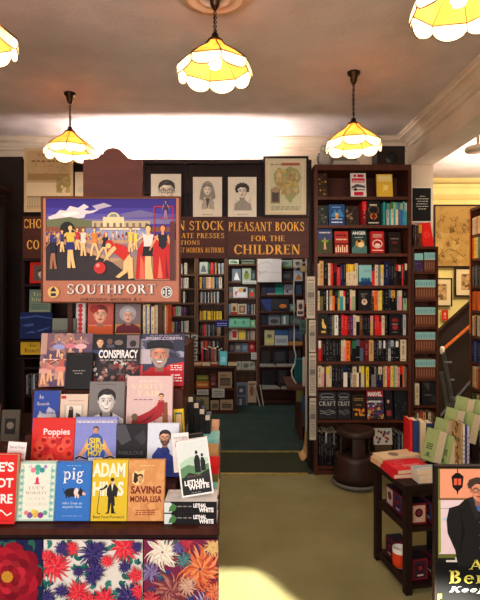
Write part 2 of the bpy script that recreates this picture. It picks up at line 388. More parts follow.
        for e in (-1, 1):
            s.p([P(e*.16,.26), P(e*.34,.34), P(e*.58,.25), P(e*.56,.19), P(e*.34,.27), P(e*.17,.20)], dark)
            s.o(u+e*R*.36, v+R*.05*k, R*.19, R*.12*k, s2, 10)
            s.o(u+e*R*.36, v+R*.04*k, R*.14, R*.065*k, (.90,.88,.85), 8); s.o(u+e*R*.36, v+R*.045*k, R*.065, R*.07*k, dark, 8)
            if glasses:
                q = [(u+e*R*.38+R*.30*cos(2*pi*i/14), v+R*.02*k+R*.24*k*sin(2*pi*i/14)) for i in range(15)]
                s.pl(q, R*.075, dark); s.l(u+e*R*.66, v+R*.06*k, u+e*R*.84, v+R*.08*k, R*.06, dark)
        if glasses: s.l(u-R*.10, v+R*.06*k, u+R*.10, v+R*.06*k, R*.07, dark)
        s.p([P(.02,.1), P(.12,.08), P(.2,-.26), P(.1,-.34), P(-.12,-.34), P(-.06,-.28), P(.06,-.26)], s2)
        lip = (.66,.28,.24) if max(sk)-min(sk) > .1 else s2
        if smile:
            s.p([P(-.42,-.48), P(-.2,-.54), P(.2,-.54), P(.42,-.48), P(.26,-.74), P(0,-.82), P(-.26,-.74)], lip); s.p([P(-.33,-.54), P(.33,-.54), P(.2,-.67), P(-.2,-.67)], (.94,.92,.89))
            s.l(u-R*.5, v-R*.3*k, u-R*.54, v-R*.56*k, R*.05, s2); s.l(u+R*.5, v-R*.3*k, u+R*.54, v-R*.56*k, R*.05, s2)
        else:
            s.p([P(-.32,-.60), P(-.1,-.53), P(0,-.56), P(.1,-.53), P(.32,-.60), P(.12,-.73), P(-.12,-.73)], lip); s.l(u-R*.3, v-R*.60*k, u+R*.3, v-R*.60*k, R*.04, dark)
        s.l(u-R*.1, v-R*.86*k, u+R*.14, v-R*.86*k, R*.05, sd)
        return s
    def fig(s, u, v, hh, suit, skin='skin', hair=(.2,.12,.08), arms=(-60, 60), legs=(-8, 8), lean=0, shorts=None, cap=None):
        """a bather: feet at (u,v), height hh (fraction of h)"""
        k = s.w/s.h; H = hh/k; # height in u-units
        def P(a, b): return (u+(a+lean*b)*H, v+b*H*k)
        for g in legs:
            q = sin(radians(g))
            s.p([P(-.05+q*.02,.5), P(.05+q*.02,.5), P(.03+q*.3,.25), P(.045+q*.5,.0), P(-.03+q*.5,0), P(-.045+q*.3,.25)], skin)
        for g, sd in zip(arms, (-1, 1)):
            a = radians(g); x0 = sd*.09; mx = x0+sin(a)*.2; my = .78-cos(a)*.18
            s.p([P(x0-.025,.8), P(x0+.025,.8), P(mx+.02,my), P(mx+sin(a)*.14+.012,my-cos(a)*.16), P(mx+sin(a)*.14-.012,my-cos(a)*.16), P(mx-.025,my)], skin)
        s.p([P(-.1,.82), P(.1,.82), P(.075,.64), P(.1,.46), P(-.1,.46), P(-.075,.64)], suit)
        if shorts: s.p([P(-.085,.6), P(.085,.6), P(.11,.42), P(-.11,.42)], shorts)
        s.p([P(-.028,.8), P(.028,.8), P(.025,.88), P(-.025,.88)], skin)
        c = P(0,.93); s.o(c[0], c[1]+.01*k*H, .06*H, .07*H*k, cap or hair, 10); s.o(c[0], c[1]-.01*H*k, .048*H, .06*H*k, skin, 10)
        return s

def noisy_bg(a, cols, n, rnd, s0=.03, s1=.12, box=(0,0,1,1)):
    """a mosaic of irregular patches: busy printed pictures"""
    k = a.w/a.h
    for i in range(n):
        u = box[0]+rnd.random()*(box[2]-box[0]); v = box[1]+rnd.random()*(box[3]-box[1]); r = s0+rnd.random()*(s1-s0)
        pts = []
        m = rnd.randint(4, 7); off = rnd.random()*6
        for j in range(m):
            q = off+2*pi*j/m; rr = r*(.5+rnd.random()*.6)
            pts.append((min(max(u+rr*cos(q), box[0]), box[2]), min(max(v+rr*sin(q)*k, box[1]), box[3])))
        a.p(pts, rnd.choice(cols))
# ================================================================== camera
cam = bpy.data.cameras.new('camera'); co = bpy.data.objects.new('camera', cam); COL.objects.link(co)
cam.sensor_fit = 'HORIZONTAL'; cam.sensor_width = 36; cam.lens = F/480*36; cam.shift_y = -10/480
co.location = (0, 0, EYE); co.rotation_euler = (pi/2, 0, 0); cam.clip_start = .02
bpy.context.scene.camera = co

# ================================================================== room shell
CZ = 2.85                                   # ceiling height
BW = 4.50                                   # back wall of the front shop
BR = 6.95                                   # back wall of the back room
def sbox(name, mat, *b): return struct(MB().box(*b).build(name, mat))
sbox('floor', 'carpet', -2.4, -1.2, -.1, 5.2, 4.07, 0)
def floor_piece(name, mat, b): return sbox(name, mat, *b)
floor_piece('floor_threshold', 'carpet3', (-2.4, 4.07, -.1, 1.5, 4.63, 0))
floor_piece('floor_back_room', 'carpet2', (-2.4, 4.63, -.1, 1.5, 7.1, 0))
floor_piece('floor_side_room', 'carpet', (1.5, 4.07, -.1, 5.2, 7.1, 0))
sbox('trim_1', 'brass', -1.2, 4.055, 0, .55, 4.085, .008)
sbox('trim_2', 'brass', -1.2, 4.62, 0, .55, 4.64, .008)
sbox('ceiling', 'plaster', -2.4, -1.2, CZ, 5.2, 6.4, CZ+.1)
sbox('wall_left', 'walldark', -2.5, -1.2, 0, -2.4, 7.1, CZ)
# wall between shop and back room: above the opening, right of it, left of it
sbox('wall_back', 'wallwhite', -1.95, BW, 2.3, 1.5, BW+.1, CZ)
sbox('wall_back_left', 'walldark', -1.95, BW, 0, -1.25, BW+.1, 2.3)
sbox('wall_back_corner', 'walldark', -2.4, BW, 0, -1.95, BW+.1, 2.70)
sbox('wall_back_corner_top', 'wallwhite', -2.4, BW, 2.70, -1.95, BW+.1, CZ)
sbox('wall_back_right', 'wallwhite', .60, BW, 0, 1.5, BW+.1, 2.3)
# pier and beam between the shop and the side room
sbox('wall_right', 'wallwhite', 1.5, 4.40, 0, 1.70, 6.02, CZ)
sbox('ceiling_beam', 'wallwhite', 1.5, -1.2, 2.60, 1.70, 4.40, CZ)
def cornice(name, pts, x0, x1): return struct(MB().extx(pts, x0, x1, 'cream').build(name, 'wallwhite'))
def cprof(y, s): # profile against wall at y facing -y
    return [(y, CZ), (y-.13, CZ), (y-.13, CZ-.012), (y-.115, CZ-.016), (y-.105, CZ-.03), (y-.085, CZ-.034), (y-.06, CZ-.045), (y-.045, CZ-.065), (y-.03, CZ-.07), (y-.026, CZ-.095), (y, CZ-.10)]
cornice('trim_3', cprof(BW, 1), -2.4, 1.5)
mb = MB(); pr = [(p[1], p[0]) for p in [(BW-a, b) for a, b in [(BW-q[0], q[1]) for q in cprof(BW, 1)]]]
pts = [(1.5-(BW-y), z) for y, z in cprof(BW, 1)]
mb.prism(pts, -1.2, BW-.131, 'cream'); struct(mb.build('trim_4', 'wallwhite'))
# side room
sbox('wall_side_room_back', 'wallyellow', 1.7, 6.02, 0, 5.2, 6.12, CZ)
sbox('wall_side_room_right', 'wallyellow', 5.1, -1.2, 0, 5.2, 6.02, CZ)
mb = MB().extx([(6.02, 2.75), (5.90, 2.75), (5.90, 2.73), (5.93, 2.70), (5.95, 2.64), (5.99, 2.60), (6.02, 2.58)], 1.7, 5.1, 'cream'); struct(mb.build('trim_5', 'wallyellow'))
mb = MB().extx([(6.02, 2.53), (5.99, 2.53), (5.985, 2.50), (6.02, 2.48)], 1.7, 5.1, 'cream'); struct(mb.build('trim_6', 'wallyellow'))
# back room
sbox('wall_back_room', 'wallback', -2.4, BR, 0, 1.5, BR+.1, 2.6)
sbox('wall_back_room_right', 'wallback', 1.0, 4.6, 0, 1.1, BR, 2.6)
sbox('wall_back_room_left', 'wallback', -2.0, 4.6, 0, -1.9, BR, 2.6)
sbox('ceiling_back_room', 'wallwhite', -2.4, 4.6, 2.6, 1.5, 7.05, 2.7)

# ================================================================== generic books
def spine_book(name, w, h, d, loc, col, col2=None, style=0, rot=0, lean=0, label='', cat='book', group=None, rnd=random):
    """upright book, spine to the front (-y), origin at bottom centre of the spine"""
    mb = MB(); c = C(col); e = min(.0018, w*.12)
    mb.box(-w/2, 0, 0, -w/2+e, d, h, c); mb.box(w/2-e, 0, 0, w/2, d, h, c)
    mb.box(-w/2+e, 0, 0, w/2-e, e, h, c)
    mb.box(-w/2+e, e, .002, w/2-e, d-.003, h-.003, 'page')
    a = Art(mb, w, h, 0)
    if col2: a.r(0, 0, 1, .62 if style % 2 else .7, col2)
    lum = sum(c)/3; f_ = .35 if lum < .45 else .4; ink = tuple(v*(1-f_)+(.8 if lum < .45 else .1)*f_ for v in c)
    if style >= 2 or True:
        v = .9
        top = .86+rnd.random()*.06
        if not col2 or style > 2:
            cur = top
            while cur > .34:
                l = .04+rnd.random()*.08
                a.r(.34, max(cur-l, .3), .66, cur, ink); cur -= l+.018
                if rnd.random() < .25: cur -= .08
        if rnd.random() < .3: a.r(.3, .05, .7, .05+.03+rnd.random()*.03, ink)
        if rnd.random() < .1: a.r(0, .16, 1, .19, ink)
    o = mb.build(name, 'paint', None, loc, (0, lean, rot))
    return tag(o, label, cat, group)

ORD = ['first','second','third','fourth','fifth','sixth','seventh','eighth','ninth','tenth','eleventh','twelfth','thirteenth','fourteenth','fifteenth','sixteenth','seventeenth','eighteenth','nineteenth','twentieth','twenty-first','twenty-second','twenty-third','twenty-fourth','twenty-fifth','twenty-sixth','twenty-seventh','twenty-eighth','twenty-ninth','thirtieth','thirty-first','thirty-second','thirty-third','thirty-fourth','thirty-fifth','thirty-sixth','thirty-seventh','thirty-eighth']
def an(s): return ('an ' if s[0] in 'aeiou' else 'a ')+s
def spine_row(spec, x0, Yf, zb, hpx, where, group, d=.13, seed=1, jit=.05, kind='book', xmax=None, where_noun='book'):
    """spec: words 'colour[/colour2]width_px' ; '_n' leaves a gap ; suffix t = tall, l = leaning"""
    rnd = random.Random(seed); x = x0; items = []
    for tk in spec.split():
        if tk[0] == '_': x += float(tk[1:]); continue
        m = re.match(r'([a-z]+)(?:/([a-z]+))?([\d.]+)([tls]*)$', tk)
        c1, c2, w, fl = m.group(1), m.group(2), float(m.group(3)), m.group(4)
        items.append((x, w, c1, c2, fl)); x += w
    n = len(items); k = Yf/F
    if xmax and x > xmax:
        f = (xmax-x0)/(x-x0); items = [(x0+(q[0]-x0)*f, q[1]*f)+q[2:] for q in items]
    for i, (x, w, c1, c2, fl) in enumerate(items):
        h = hpx*k*(1-jit*rnd.random()*1.6); h *= 1.12 if 't' in fl else 1; h *= .85 if 's' in fl else 1
        ww = w*k-.0006
        desc = (c1 if not c2 else c1+' and '+c2)
        slim = 'slim ' if w < 2 else ('thick ' if w > 4 else '')
        lab = f"{slim}{desc} {kind if kind == 'magazine' else 'book'}, {ORD[i]} from left {where}"
        spine_book('book', ww, h, d*(.9+.1*rnd.random()), ((x+w/2-CX)*k, Yf+rnd.random()*.006, zb+.0004), c1, c2, rnd.randint(0, 4), 0, 0, lab, 'book', group, rnd)
    return x

def face_book(name, w, h, t, loc, cover, draw, label, group=None, lean=8, rz=0, parts=True, mat='gloss', spinecol=None, cat='book', back=None):
    """a book standing with its cover to the viewer; origin at the bottom centre of the cover. draw(Art) paints the cover"""
    rot = (-radians(lean), 0, radians(rz))
    if parts:
        r = thing(name, label, cat, loc, rot, group)
        mb = MB(); e = .0022; c = C(cover); s = C(spinecol or cover)
        mb.box(-w/2, 0, 0, w/2, e, h, c); mb.box(-w/2, t-e, 0, w/2, t, h, C(back or cover)); mb.box(-w/2, e, 0, -w/2+e, t-e, h, s)
        a = Art(mb, w, h, 0)
        if draw: draw(a)
        mb.build('cover', mat, r)
        pg = MB(); pg.box(-w/2+e, e, .002, w/2-.003, t-e, h-.003, 'page')
        ps = (.72,.64,.50)
        for i in range(1, 4):
            y = e+(t-2*e)*i/4; pg.box(w/2-.003, y-.0006, .002, w/2-.0027, y+.0006, h-.003, ps)
        pg.build('page_block', 'paint', r)
        return r
    mb = MB(); e = .0022; c = C(cover)
    mb.box(-w/2, 0, 0, w/2, e, h, c); mb.box(-w/2+e, e, .001, w/2-.002, t-e, h-.002, 'page'); mb.box(-w/2, t-e, 0, w/2, t, h, c); mb.box(-w/2, e, 0, -w/2+e, t-e, h, c)
    a = Art(mb, w, h, 0)
    if draw: draw(a)
    return tag(mb.build(name, mat, None, loc, rot), label, cat, group)
def face_px(x0, x1, yt, zb, Y, draw, cover, label, name='book', group=None, t=.022, lean=8, parts=True, **kw):
    w = (x1-x0)*Y/F; h = (PZ(yt, Y)-zb-.001-t*sin(radians(lean)))/cos(radians(lean)); cx = PX((x0+x1)/2, Y)
    return face_book(name, w, h, t, (cx, Y, zb+.001+t*sin(radians(lean))), cover, draw, label, group, lean, parts=parts, **kw)

# simple cover designs for the small face-out books -----------------
def D(bg, *ops):
    def f(a):
        a.r(0, 0, 1, 1, bg)
        for o in ops: getattr(a, o[0])(*o[1:])
    return f
def busy(bg, cols, n=26, seed=1, title=None, tc='white', tv=.78, th=.1, s0=.04, s1=.16, fit=.8, bold=.02):
    def f(a):
        a.r(0, 0, 1, 1, bg); noisy_bg(a, cols, n, random.Random(seed), s0, s1)
        if title:
            for i, q in enumerate(title.split('|')): a.t(q, .5, tv-i*th*1.3, th, tc, fit=fit, bold=bold)
    return f

# ================================================================== bookcase builder
def bookcase(name, label, cat, x0, x1, Yf, depth, ztop, shelves, mat='case', side=.025, thick=.032, toe=.09, back=True, backmat=None, header=None):
    """shelves: z of the shelf tops; origin = base centre"""
    cx = (x0+x1)/2; r = thing(name, label, cat, (cx, Yf, 0)); a, b = x0-cx, x1-cx
    MB().box(a, 0, 0, a+side, depth, ztop).build('side_panel', mat, r)
    MB().box(b-side, 0, 0, b, depth, ztop).build('side_panel', mat, r)
    MB().box(a+side, 0, ztop-(header or thick), b-side, depth, ztop).build('top_panel', mat, r)
    if back: MB().box(a+side, depth-.008, 0, b-side, depth, ztop-(header or thick)).build('back_panel', backmat or mat, r)
    for z in shelves:
        MB().box(a+side, .004, z-thick, b-side, depth-.008, z).build('shelf', mat, r)
    if toe: MB().box(a+side, .01, 0, b-side, .03, toe).build('plinth', mat, r)
    return r

# ================================================================== MAIN TALL BOOKCASE
Y0 = 4.05
rowpx = [196.5, 225, 253.5, 285.5, 310.5, 335.5, 361.5, 387.5, 420]
ZR = [PZ(y, Y0) for y in rowpx]
XL, XR = PX(314.5, Y0), PX(411.5, Y0)
bookcase('tall_bookcase', 'tall dark reddish brown bookcase packed with books beside the archway', 'bookcase', XL, XR, Y0, .30, PZ(164.5, Y0), ZR+[.07], 'case', side=.026, thick=.024, toe=.035, header=.045)
YB = Y0+.02
XM = 407.2
G = 'books on the tall bookcase'
CB = (.06,.05,.06)
def small(x0, x1, yt, row, draw, cover, what, lean=7, Y=YB, t=.02, parts=False, yb=None, mat='gloss', group=G):
    return face_px(x0, x1, yt, ZR[row], Y, draw, cover, what, group=group, t=t, lean=lean, parts=parts, mat=mat)
# row 1 : three face-out
small(317.8, 327.5, 173, 0, busy((.2,.14,.10), [(.6,.42,.16),(.3,.2,.1),(.75,.55,.2)], 16, 3), (.2,.14,.1), 'small brown and gold book facing out at left of the topmost shelf')
small(351, 366.5, 172.5, 0, lambda a:(a.r(0,0,1,1,(.90,.86,.80)), a.r(.2,.83,.36,.94,(.78,.10,.24)), a.r(.45,.83,.85,.94,(.78,.10,.24)), a.r(.08,.60,.92,.78,(.78,.10,.24)), a.scrib(.12,.63,.9,.76,1,(.9,.8,.78)), a.p([(.05,.42),(.4,.54),(.9,.46),(.95,.36),(.5,.40),(.05,.34)],(.35,.33,.35)), a.r(.1,.27,.9,.31,(.2,.18,.2)), a.r(.2,.04,.8,.2,(.78,.10,.24)), a.o(.3,.3,.1,c=(.2,.15,.15))), (.9,.86,.8), 'white book with crimson lettering facing out on the topmost shelf')
small(377, 393, 173.5, 0, lambda a:(a.r(0,0,1,1,(.88,.70,.22)), a.r(.05,.66,.95,.95,(.92,.82,.48)), a.scrib(.12,.84,.9,.93,1,(.97,.92,.7)), a.o(.55,.4,.18,c=(.95,.82,.42)), a.l(.35,.2,.7,.5,.03,(.96,.88,.5)), a.l(.4,.55,.65,.25,.02,(.96,.88,.5))), (.88,.70,.22), 'plain golden yellow book facing out on the topmost shelf')
# row 2
small(317.7, 328, 205, 1, busy((.13,.14,.13), [(.3,.34,.3),(.2,.2,.2),(.45,.46,.42)], 22, 5), CB, 'dark grey green book facing out, left end of the second shelf')
small(329, 345, 204, 1, lambda a:(a.r(0,0,1,1,(.12,.28,.48)), a.r(0,0,1,.45,(.10,.22,.40)), a.p([(.1,.4),(.4,.75),(.5,.6),(.7,.8),(.95,.4)],(.25,.50,.68)), a.o(.5,.5,.1,c=(.92,.66,.25)), a.r(.42,.3,.58,.48,(.85,.55,.2)), a.scrib(.15,.10,.85,.24,1,(.85,.9,.95)), a.scrib(.2,.85,.8,.92,1,(.7,.8,.9)), a.r(.15,.27,.85,.3,(.75,.85,.9))), (.12,.28,.48), 'blue book with an orange central figure facing out on the second shelf')
small(346, 359, 206, 1, busy((.14,.10,.09), [(.32,.24,.18),(.22,.16,.13),(.5,.4,.3)], 22, 8), CB, 'dark brown book facing out beside the blue one on the second shelf')
spine_row('red/maroon4', 362.5, YB, ZR[1], 25, 'on the second shelf of the tall bookcase', G, xmax=XM, seed=11, kind='upright book')
small(367, 380.5, 200.5, 1, lambda a:(a.r(0,0,1,1,(.08,.06,.06)), a.o(.5,.62,.42,.2,(.35,.28,.2)), a.o(.5,.62,.33,.15,(.08,.06,.06)), a.scrib(.2,.80,.8,.93,1,(.85,.8,.7)), a.o(.5,.36,.26,.13,(.75,.45,.15)), a.o(.5,.36,.16,.09,(.85,.78,.6)), a.p([(.5,.55),(.7,.36),(.5,.2),(.3,.36)],(.4,.1,.08)), a.scrib(.1,.07,.9,.18,1,(.85,.8,.7))), CB, 'black book with ornate ring emblem facing out on the second shelf', lean=3)
spine_row('teal2 black1.2 teal/silver2.4 olive/teal2.2 green/cream2.4 sage/teal2.2 teal/cream2.6 slate2.2 sage/blue2.4 teal2.2 silver/teal2.4', 383.5, YB, ZR[1], 24, 'at the right end of the second shelf', G, xmax=XM, seed=12, kind='book')
# row 3
small(317.8, 332.5, 228.5, 2, lambda a:(a.r(0,0,1,1,(.20,.25,.42)), a.r(0,0,1,.55,(.22,.25,.14)), a.scrib(.12,.82,.88,.94,1,(.9,.88,.8)), a.fig(.5,.15,.5,(.7,.72,.3),arms=(-90,95)), a.o(.5,.5,.25,.04,(.55,.6,.25))), (.2,.25,.42), 'blue and green illustrated book facing out, left end of third shelf')
small(335, 348.5, 231, 2, lambda a:(a.r(0,0,1,1,(.68,.16,.12)), a.scrib(.1,.78,.9,.93,1,(.2,.05,.05)), a.scrib(.08,.60,.92,.74,1,(.92,.85,.7)), [a.r(.05+i*.16,.05,.13+i*.16,.28+(i%2)*.08,(.92,.85,.72)) for i in range(6)], a.r(0,.4,1,.46,(.3,.08,.06))), (.68,.16,.12), 'red book with cream picket design facing out on the third shelf')
small(352, 367, 229.5, 2, lambda a:(a.r(0,0,1,1,(.12,.22,.22)), a.p([(0,.2),(.4,.5),(1,.3),(1,0),(0,0)],(.3,.45,.42)), a.o(.55,.42,.3,.17,(.80,.55,.22)), a.o(.62,.36,.2,.11,(.9,.82,.6)), a.o(.5,.52,.12,.06,(.1,.1,.1)), a.t('ANGER', .5,.80,.13,(.92,.9,.85),fit=.9,bold=.03), a.scrib(.2,.66,.8,.72,1,(.8,.8,.75))), (.12,.22,.22), 'dark teal book with white capitals and tiger shape on the third shelf')
small(371, 384.5, 231, 2, lambda a:(a.r(0,0,1,1,(.70,.10,.10)), a.o(.5,.42,.38,.2,(.88,.82,.74)), a.o(.5,.42,.31,.155,(.70,.10,.10)), a.o(.5,.36,.2,.08,(.88,.82,.74)), a.scrib(.15,.72,.88,.9,3,(.9,.82,.74)), a.r(.1,.1,.9,.14,(.88,.82,.74))), (.70,.10,.10), 'bright red book with white oval facing out on the third shelf', t=.045)
small(389, 401, 232, 2, lambda a:(a.r(0,0,1,1,(.12,.07,.07)), a.scrib(.15,.66,.85,.8,1,(.5,.42,.4)), a.o(.5,.5,.25,.06,(.4,.12,.1)), a.r(.2,.15,.8,.2,(.3,.12,.1))), CB, 'near black book facing out at right end of third shelf', t=.04)
# spine rows
def face_in(x0, x1, yt, row, draw, what, cover=CB, lean=3): return small(x0, x1, yt, row, draw, cover, what, lean=lean, t=.018)
w4 = 'on the fourth shelf down'
spine_row('cream1.8 tan4t black4.7 cream2.2 red2.5 black1 maroon/black3 red3.4s navy2.5 black3.4 gold/cream2.3 yellow/cream2.3 yellow/cream2.3 gold/cream2.3 cream2.5', 317.7, YB, ZR[3], 22.5, w4, G, xmax=XM, seed=4)
face_in(359, 371.8, 265, 3, lambda a:(a.r(0,0,1,1,(.52,.72,.72)), [a.p([(i*.25-.1,.32-j*.12),(i*.25+.03,.40-j*.12),(i*.25+.15,.32-j*.12),(i*.25+.15,.1-j*.05),(i*.25-.1,.1-j*.05)] if 0<=i*.25-.1 and i*.25+.15<=1 else [(0,0),(.01,0),(0,.01)],(.10,.36-.08*j,.48-.1*j)) for j in range(2) for i in range(5)], a.r(0,0,1,.18,(.08,.2,.36)), a.scrib(.4,.68,.9,.8,2,(.3,.5,.5))), 'pale turquoise book with dark blue waves, facing out on the fourth shelf', (.52,.72,.72))
spine_row('black/red3.2 cream3.4 grey3 yellow/cream3 black1.4 navy4.6t black2 black3 charcoal3 red/black2.5 cream/black2.4 black1.2 red1.6 black1.6 cream/black2.4', 372, YB, ZR[3], 22, 'after the wave cover on the fourth shelf', G, xmax=XM, seed=5)
w5 = 'on the fifth shelf down'
spine_row('cream2 black/olive3.5 black3.5 white1.3 black1.6 gold/cream2.6 black/orange2.5 black3 green/gold2 cream/teal3.6 red/cream2 black4.6 cream/pink2.4 cream/sage3.2', 317.7, YB, ZR[4], 20.8, w5, G, xmax=XM, seed=6)
face_in(358.5, 370.5, 290.5, 4, lambda a:(a.r(0,0,1,1,(.07,.06,.07)), a.o(.5,.42,.24,.16,(.86,.76,.66)), a.o(.5,.45,.12,.08,(.6,.5,.4)), a.o(.4,.7,.18,.09,(.3,.28,.28)), a.scrib(.2,.8,.8,.9,1,(.5,.5,.45))), 'black book with pale round flower facing out on the fifth shelf')
spine_row('charcoal1.6 pink/charcoal1.6 orange4.2 cream2 yellow2 black2.2 black4.4 slate/black2.2 gold/black4.2 black2 silver1.4 cream/pink3.5 black1 black/sage4', 370.8, YB, ZR[4], 20.8, 'after the flower cover on the fifth shelf', G, xmax=XM, seed=7)
w6 = 'on the sixth shelf down'
face_in(317.7, 328, 314, 5, lambda a:(a.r(0,0,1,1,(.10,.09,.08)), a.p([(.45,.35),(.4,.6),(.55,.75),(.65,.55),(.85,.4),(.75,.28)],(.88,.74,.35)), a.r(.35,.1,.8,.2,(.86,.62,.2)), a.o(.5,.72,.08,c=(.85,.7,.4))), 'black book with yellow seated figure at left end of the sixth shelf')
spine_row('black1.6 navy2 olive2.8 white3.8 black2.8 red3 red3.2 maroon3 purple3 cream2.8 cream/black3.4 brown3 black2.4 black2.6 black2.8 pink/tan2.8 black1.6 red2.2 red2 maroon/red2.8 cream3 charcoal2.6', 328.2, YB, ZR[5], 20.8, w6, G, xmax=XM, seed=8)
face_in(389.5, 401, 314, 5, lambda a:(a.r(0,0,1,1,(.08,.06,.07)), a.o(.5,.7,.3,.1,(.5,.1,.14)), a.o(.5,.36,.24,.12,(.62,.12,.16)), a.scrib(.2,.5,.8,.58,1,(.7,.65,.6)), a.scrib(.25,.12,.75,.2,1,(.5,.45,.4))), 'black book with two crimson blots facing out on the sixth shelf')
spine_row('black2.2 silver3.6 charcoal1.5', 401.2, YB, ZR[5], 20.8, 'after the crimson blots on the sixth shelf', G, xmax=XM, seed=9)
w7 = 'on the seventh shelf down'
spine_row('white/red2.6 maroon1.6 black3 charcoal3.4 black3.4 charcoal3.4 black3 black2.2 cream2 cream/pink2.6 orange4.6 black2 green/black3.6 slate/black4 maroon/slate3.6 black1 maroon4.6 tan4.6 black2.6 charcoal2.6 silver/black2.6 black2 white/black2 charcoal2.6 slate/silver2.6 silver/black3 black2 white/black3 black1.8 cream6', 318.5, YB, ZR[6], 21.5, w7, G, xmax=XM, seed=10)
w8 = 'on the eighth shelf down'
spine_row('cream4.2 cream/pink2.4 purple/black2 yellow/cream3 cream2.6 black3.4 charcoal3 black3 charcoal2.6 navy/white4 black3.4 black/silver2 cream/tan4 black/white2.4 cream/black2 yellow/cream3.4 black1.6 yellow3 black2.6 black/grey3 grey2 black2.2 cream/navy4 black.8 tan2 cream2 red3.4 cream1 yellow2 sage2 cream2 pink2.4 red/black3 orange1.4 grey1.6 brown1.6', 317.7, YB, ZR[7], 21.5, w8, G, xmax=XM, seed=13)
# ninth row: face-out books
def chalk(a):
    a.r(0,0,1,1,(.12,.12,.13)); k=(.62,.62,.60)
    a.scrib(.15,.78,.85,.88,1,k); a.t('CRAFT', .5,.48,.17,(.72,.72,.7),'serif',fit=.92)
    for i in range(5):
        q=[(.1+.8*j/10,.18+.06*i+.03*sin(j*.9+i)) for j in range(11)]
        if i<3: a.pl(q,.018,k)
    a.pl([(.5+.4*cos(t*.3),.84+.1*sin(t*.3)) for t in range(12)],.02,k); a.pl([(.1,.7),(.25,.74),(.4,.69),(.6,.74),(.9,.7)],.02,k)
small(318.5, 337, 392.5, 8, chalk, (.12,.12,.13), 'black chalk-lettered book, left of two alike on the lowest display shelf', parts=True, t=.03)
small(338, 350.8, 392.5, 8, chalk, (.12,.12,.13), 'black chalk-lettered book, right of two alike on the lowest display shelf', parts=True, t=.03)
small(352, 366, 395, 8, lambda a:(a.r(0,0,1,1,(.13,.09,.05)), noisy_bg(a,[(.85,.50,.12),(.9,.62,.2),(.6,.3,.08)],14,random.Random(2),.08,.18,(.1,.12,.9,.42)), a.scrib(.15,.75,.85,.88,2,(.72,.55,.3)), a.r(.3,.55,.7,.58,(.6,.45,.2))), (.13,.09,.05), 'black book with orange flames facing out on the lowest display shelf', parts=True, t=.02)
def comic(a):
    a.r(0,0,1,1,(.20,.18,.22)); noisy_bg(a,[(.62,.16,.22),(.2,.35,.3),(.75,.6,.3),(.25,.25,.5),(.8,.75,.7),(.1,.1,.12)],60,random.Random(9),.05,.15,(0,0,1,.66))
    a.r(0,.78,1,1,(.75,.10,.16)); a.t('MARVEL', .5,.81,.14,(.95,.90,.86),fit=.86,bold=.05); a.scrib(.1,.58,.9,.73,1,(.90,.88,.84))
small(367.5, 384, 391.3, 8, comic, (.75,.1,.16), 'colourful comic annual with red banner title on the lowest display shelf', parts=True, t=.02, lean=8)
small(385.5, 393, 391, 8, lambda a:(a.r(0,0,1,1,(.10,.09,.12)), a.face(.45,.62,.2), a.r(.2,.1,.8,.3,(.6,.2,.2))), (.1,.09,.12), 'narrow dark book with portrait, beside the comic annual', parts=True, t=.02)
small(395, 407, 391.5, 8, busy((.09,.10,.11), [(.16,.18,.2),(.2,.22,.24),(.12,.13,.14)], 18, 4), (.09,.1,.11), 'dark slate book facing out, right end of the lowest display shelf', parts=True)
# ground row
ZG = .07
spine_row('black2.6 charcoal2 black2.4 silver/black1.4 black2.4 charcoal2 black2 grey/black1.6 black2.4', 318.5, YB, ZG, 34, 'on the bottom shelf behind the step stool', G, xmax=XM, seed=21, d=.2, kind='magazine')
spine_row('charcoal2.2 black1.8 slate2.2 black1.8 silver1.2 black2', 394, YB, ZG, 33, 'at the right end of the bottom shelf', G, xmax=XM, seed=22, d=.2, kind='magazine')
def letters_cov(a):
    a.r(0,0,1,1,(.80,.78,.72)); rnd=random.Random(5)
    for i in range(16): a.o(.15+.7*rnd.random(),.15+.7*rnd.random(),.07,c=rnd.choice([(.2,.25,.4),(.6,.2,.2),(.3,.45,.5),(.2,.2,.2)]))
face_px(374, 392.5, 429, ZG+.16, YB+.02, letters_cov, (.8,.78,.72), 'pale book with small coloured figures behind the low table', group=G, lean=8)
tag(MB().box(-.068,0,0,.068,.16,.158,(.42,.32,.2),front=(.36,.27,.17)).build('storage_box','paint',None,(PX(384,YB),YB+.01,ZG+.0005)), 'plain brown box holding up a pale book on the bottom shelf', 'box')
face_px(354, 371, 433, ZG, YB+.03, D((.62,.38,.22),('o',.6,.6,.2,None,(.8,.5,.3)),('r',0,.2,1,.26,(.3,.16,.1))), (.62,.38,.22), 'russet brown book behind the step stool on the bottom shelf', group=G, lean=12)
# side hanging papers (left outer side of the tall bookcase)
def newsprint(a):
    a.r(0,0,1,1,(.74,.70,.62)); a.scrib(.1,.9,.9,.96,1,(.2,.18,.16)); a.scrib(.08,.08,.92,.86,22,(.36,.33,.30),random.Random(4)); a.r(.1,.5,.9,.62,(.45,.43,.40))
for i, (yt, yb, x0, x1) in enumerate([(276.5, 318.5, 307, 315), (320, 352, 309, 315.5), (353, 396, 309, 316), (398, 440, 309.5, 316)]):
    w = (x1-x0)*4.03/F; h = (yb-yt)*4.03/F
    mb = MB().box(-w/2, 0, 0, w/2, .004, h, (.72,.68,.60)); newsprint(Art(mb, w, h, 0))
    tag(mb.build('hanging_notice', 'paint', None, (PX((x0+x1)/2, 4.03), 4.03, PZ(yb, 4.03)), (0,0,radians(-8+4*i))), ['buff printed notice with red lines pinned highest beside the archway','narrow printed notice, second from top on the archway post','narrow newspaper strip hanging third from top on archway post','lowest newspaper strip hanging on the archway post'][i], 'notice', 'notices hanging on the archway post')

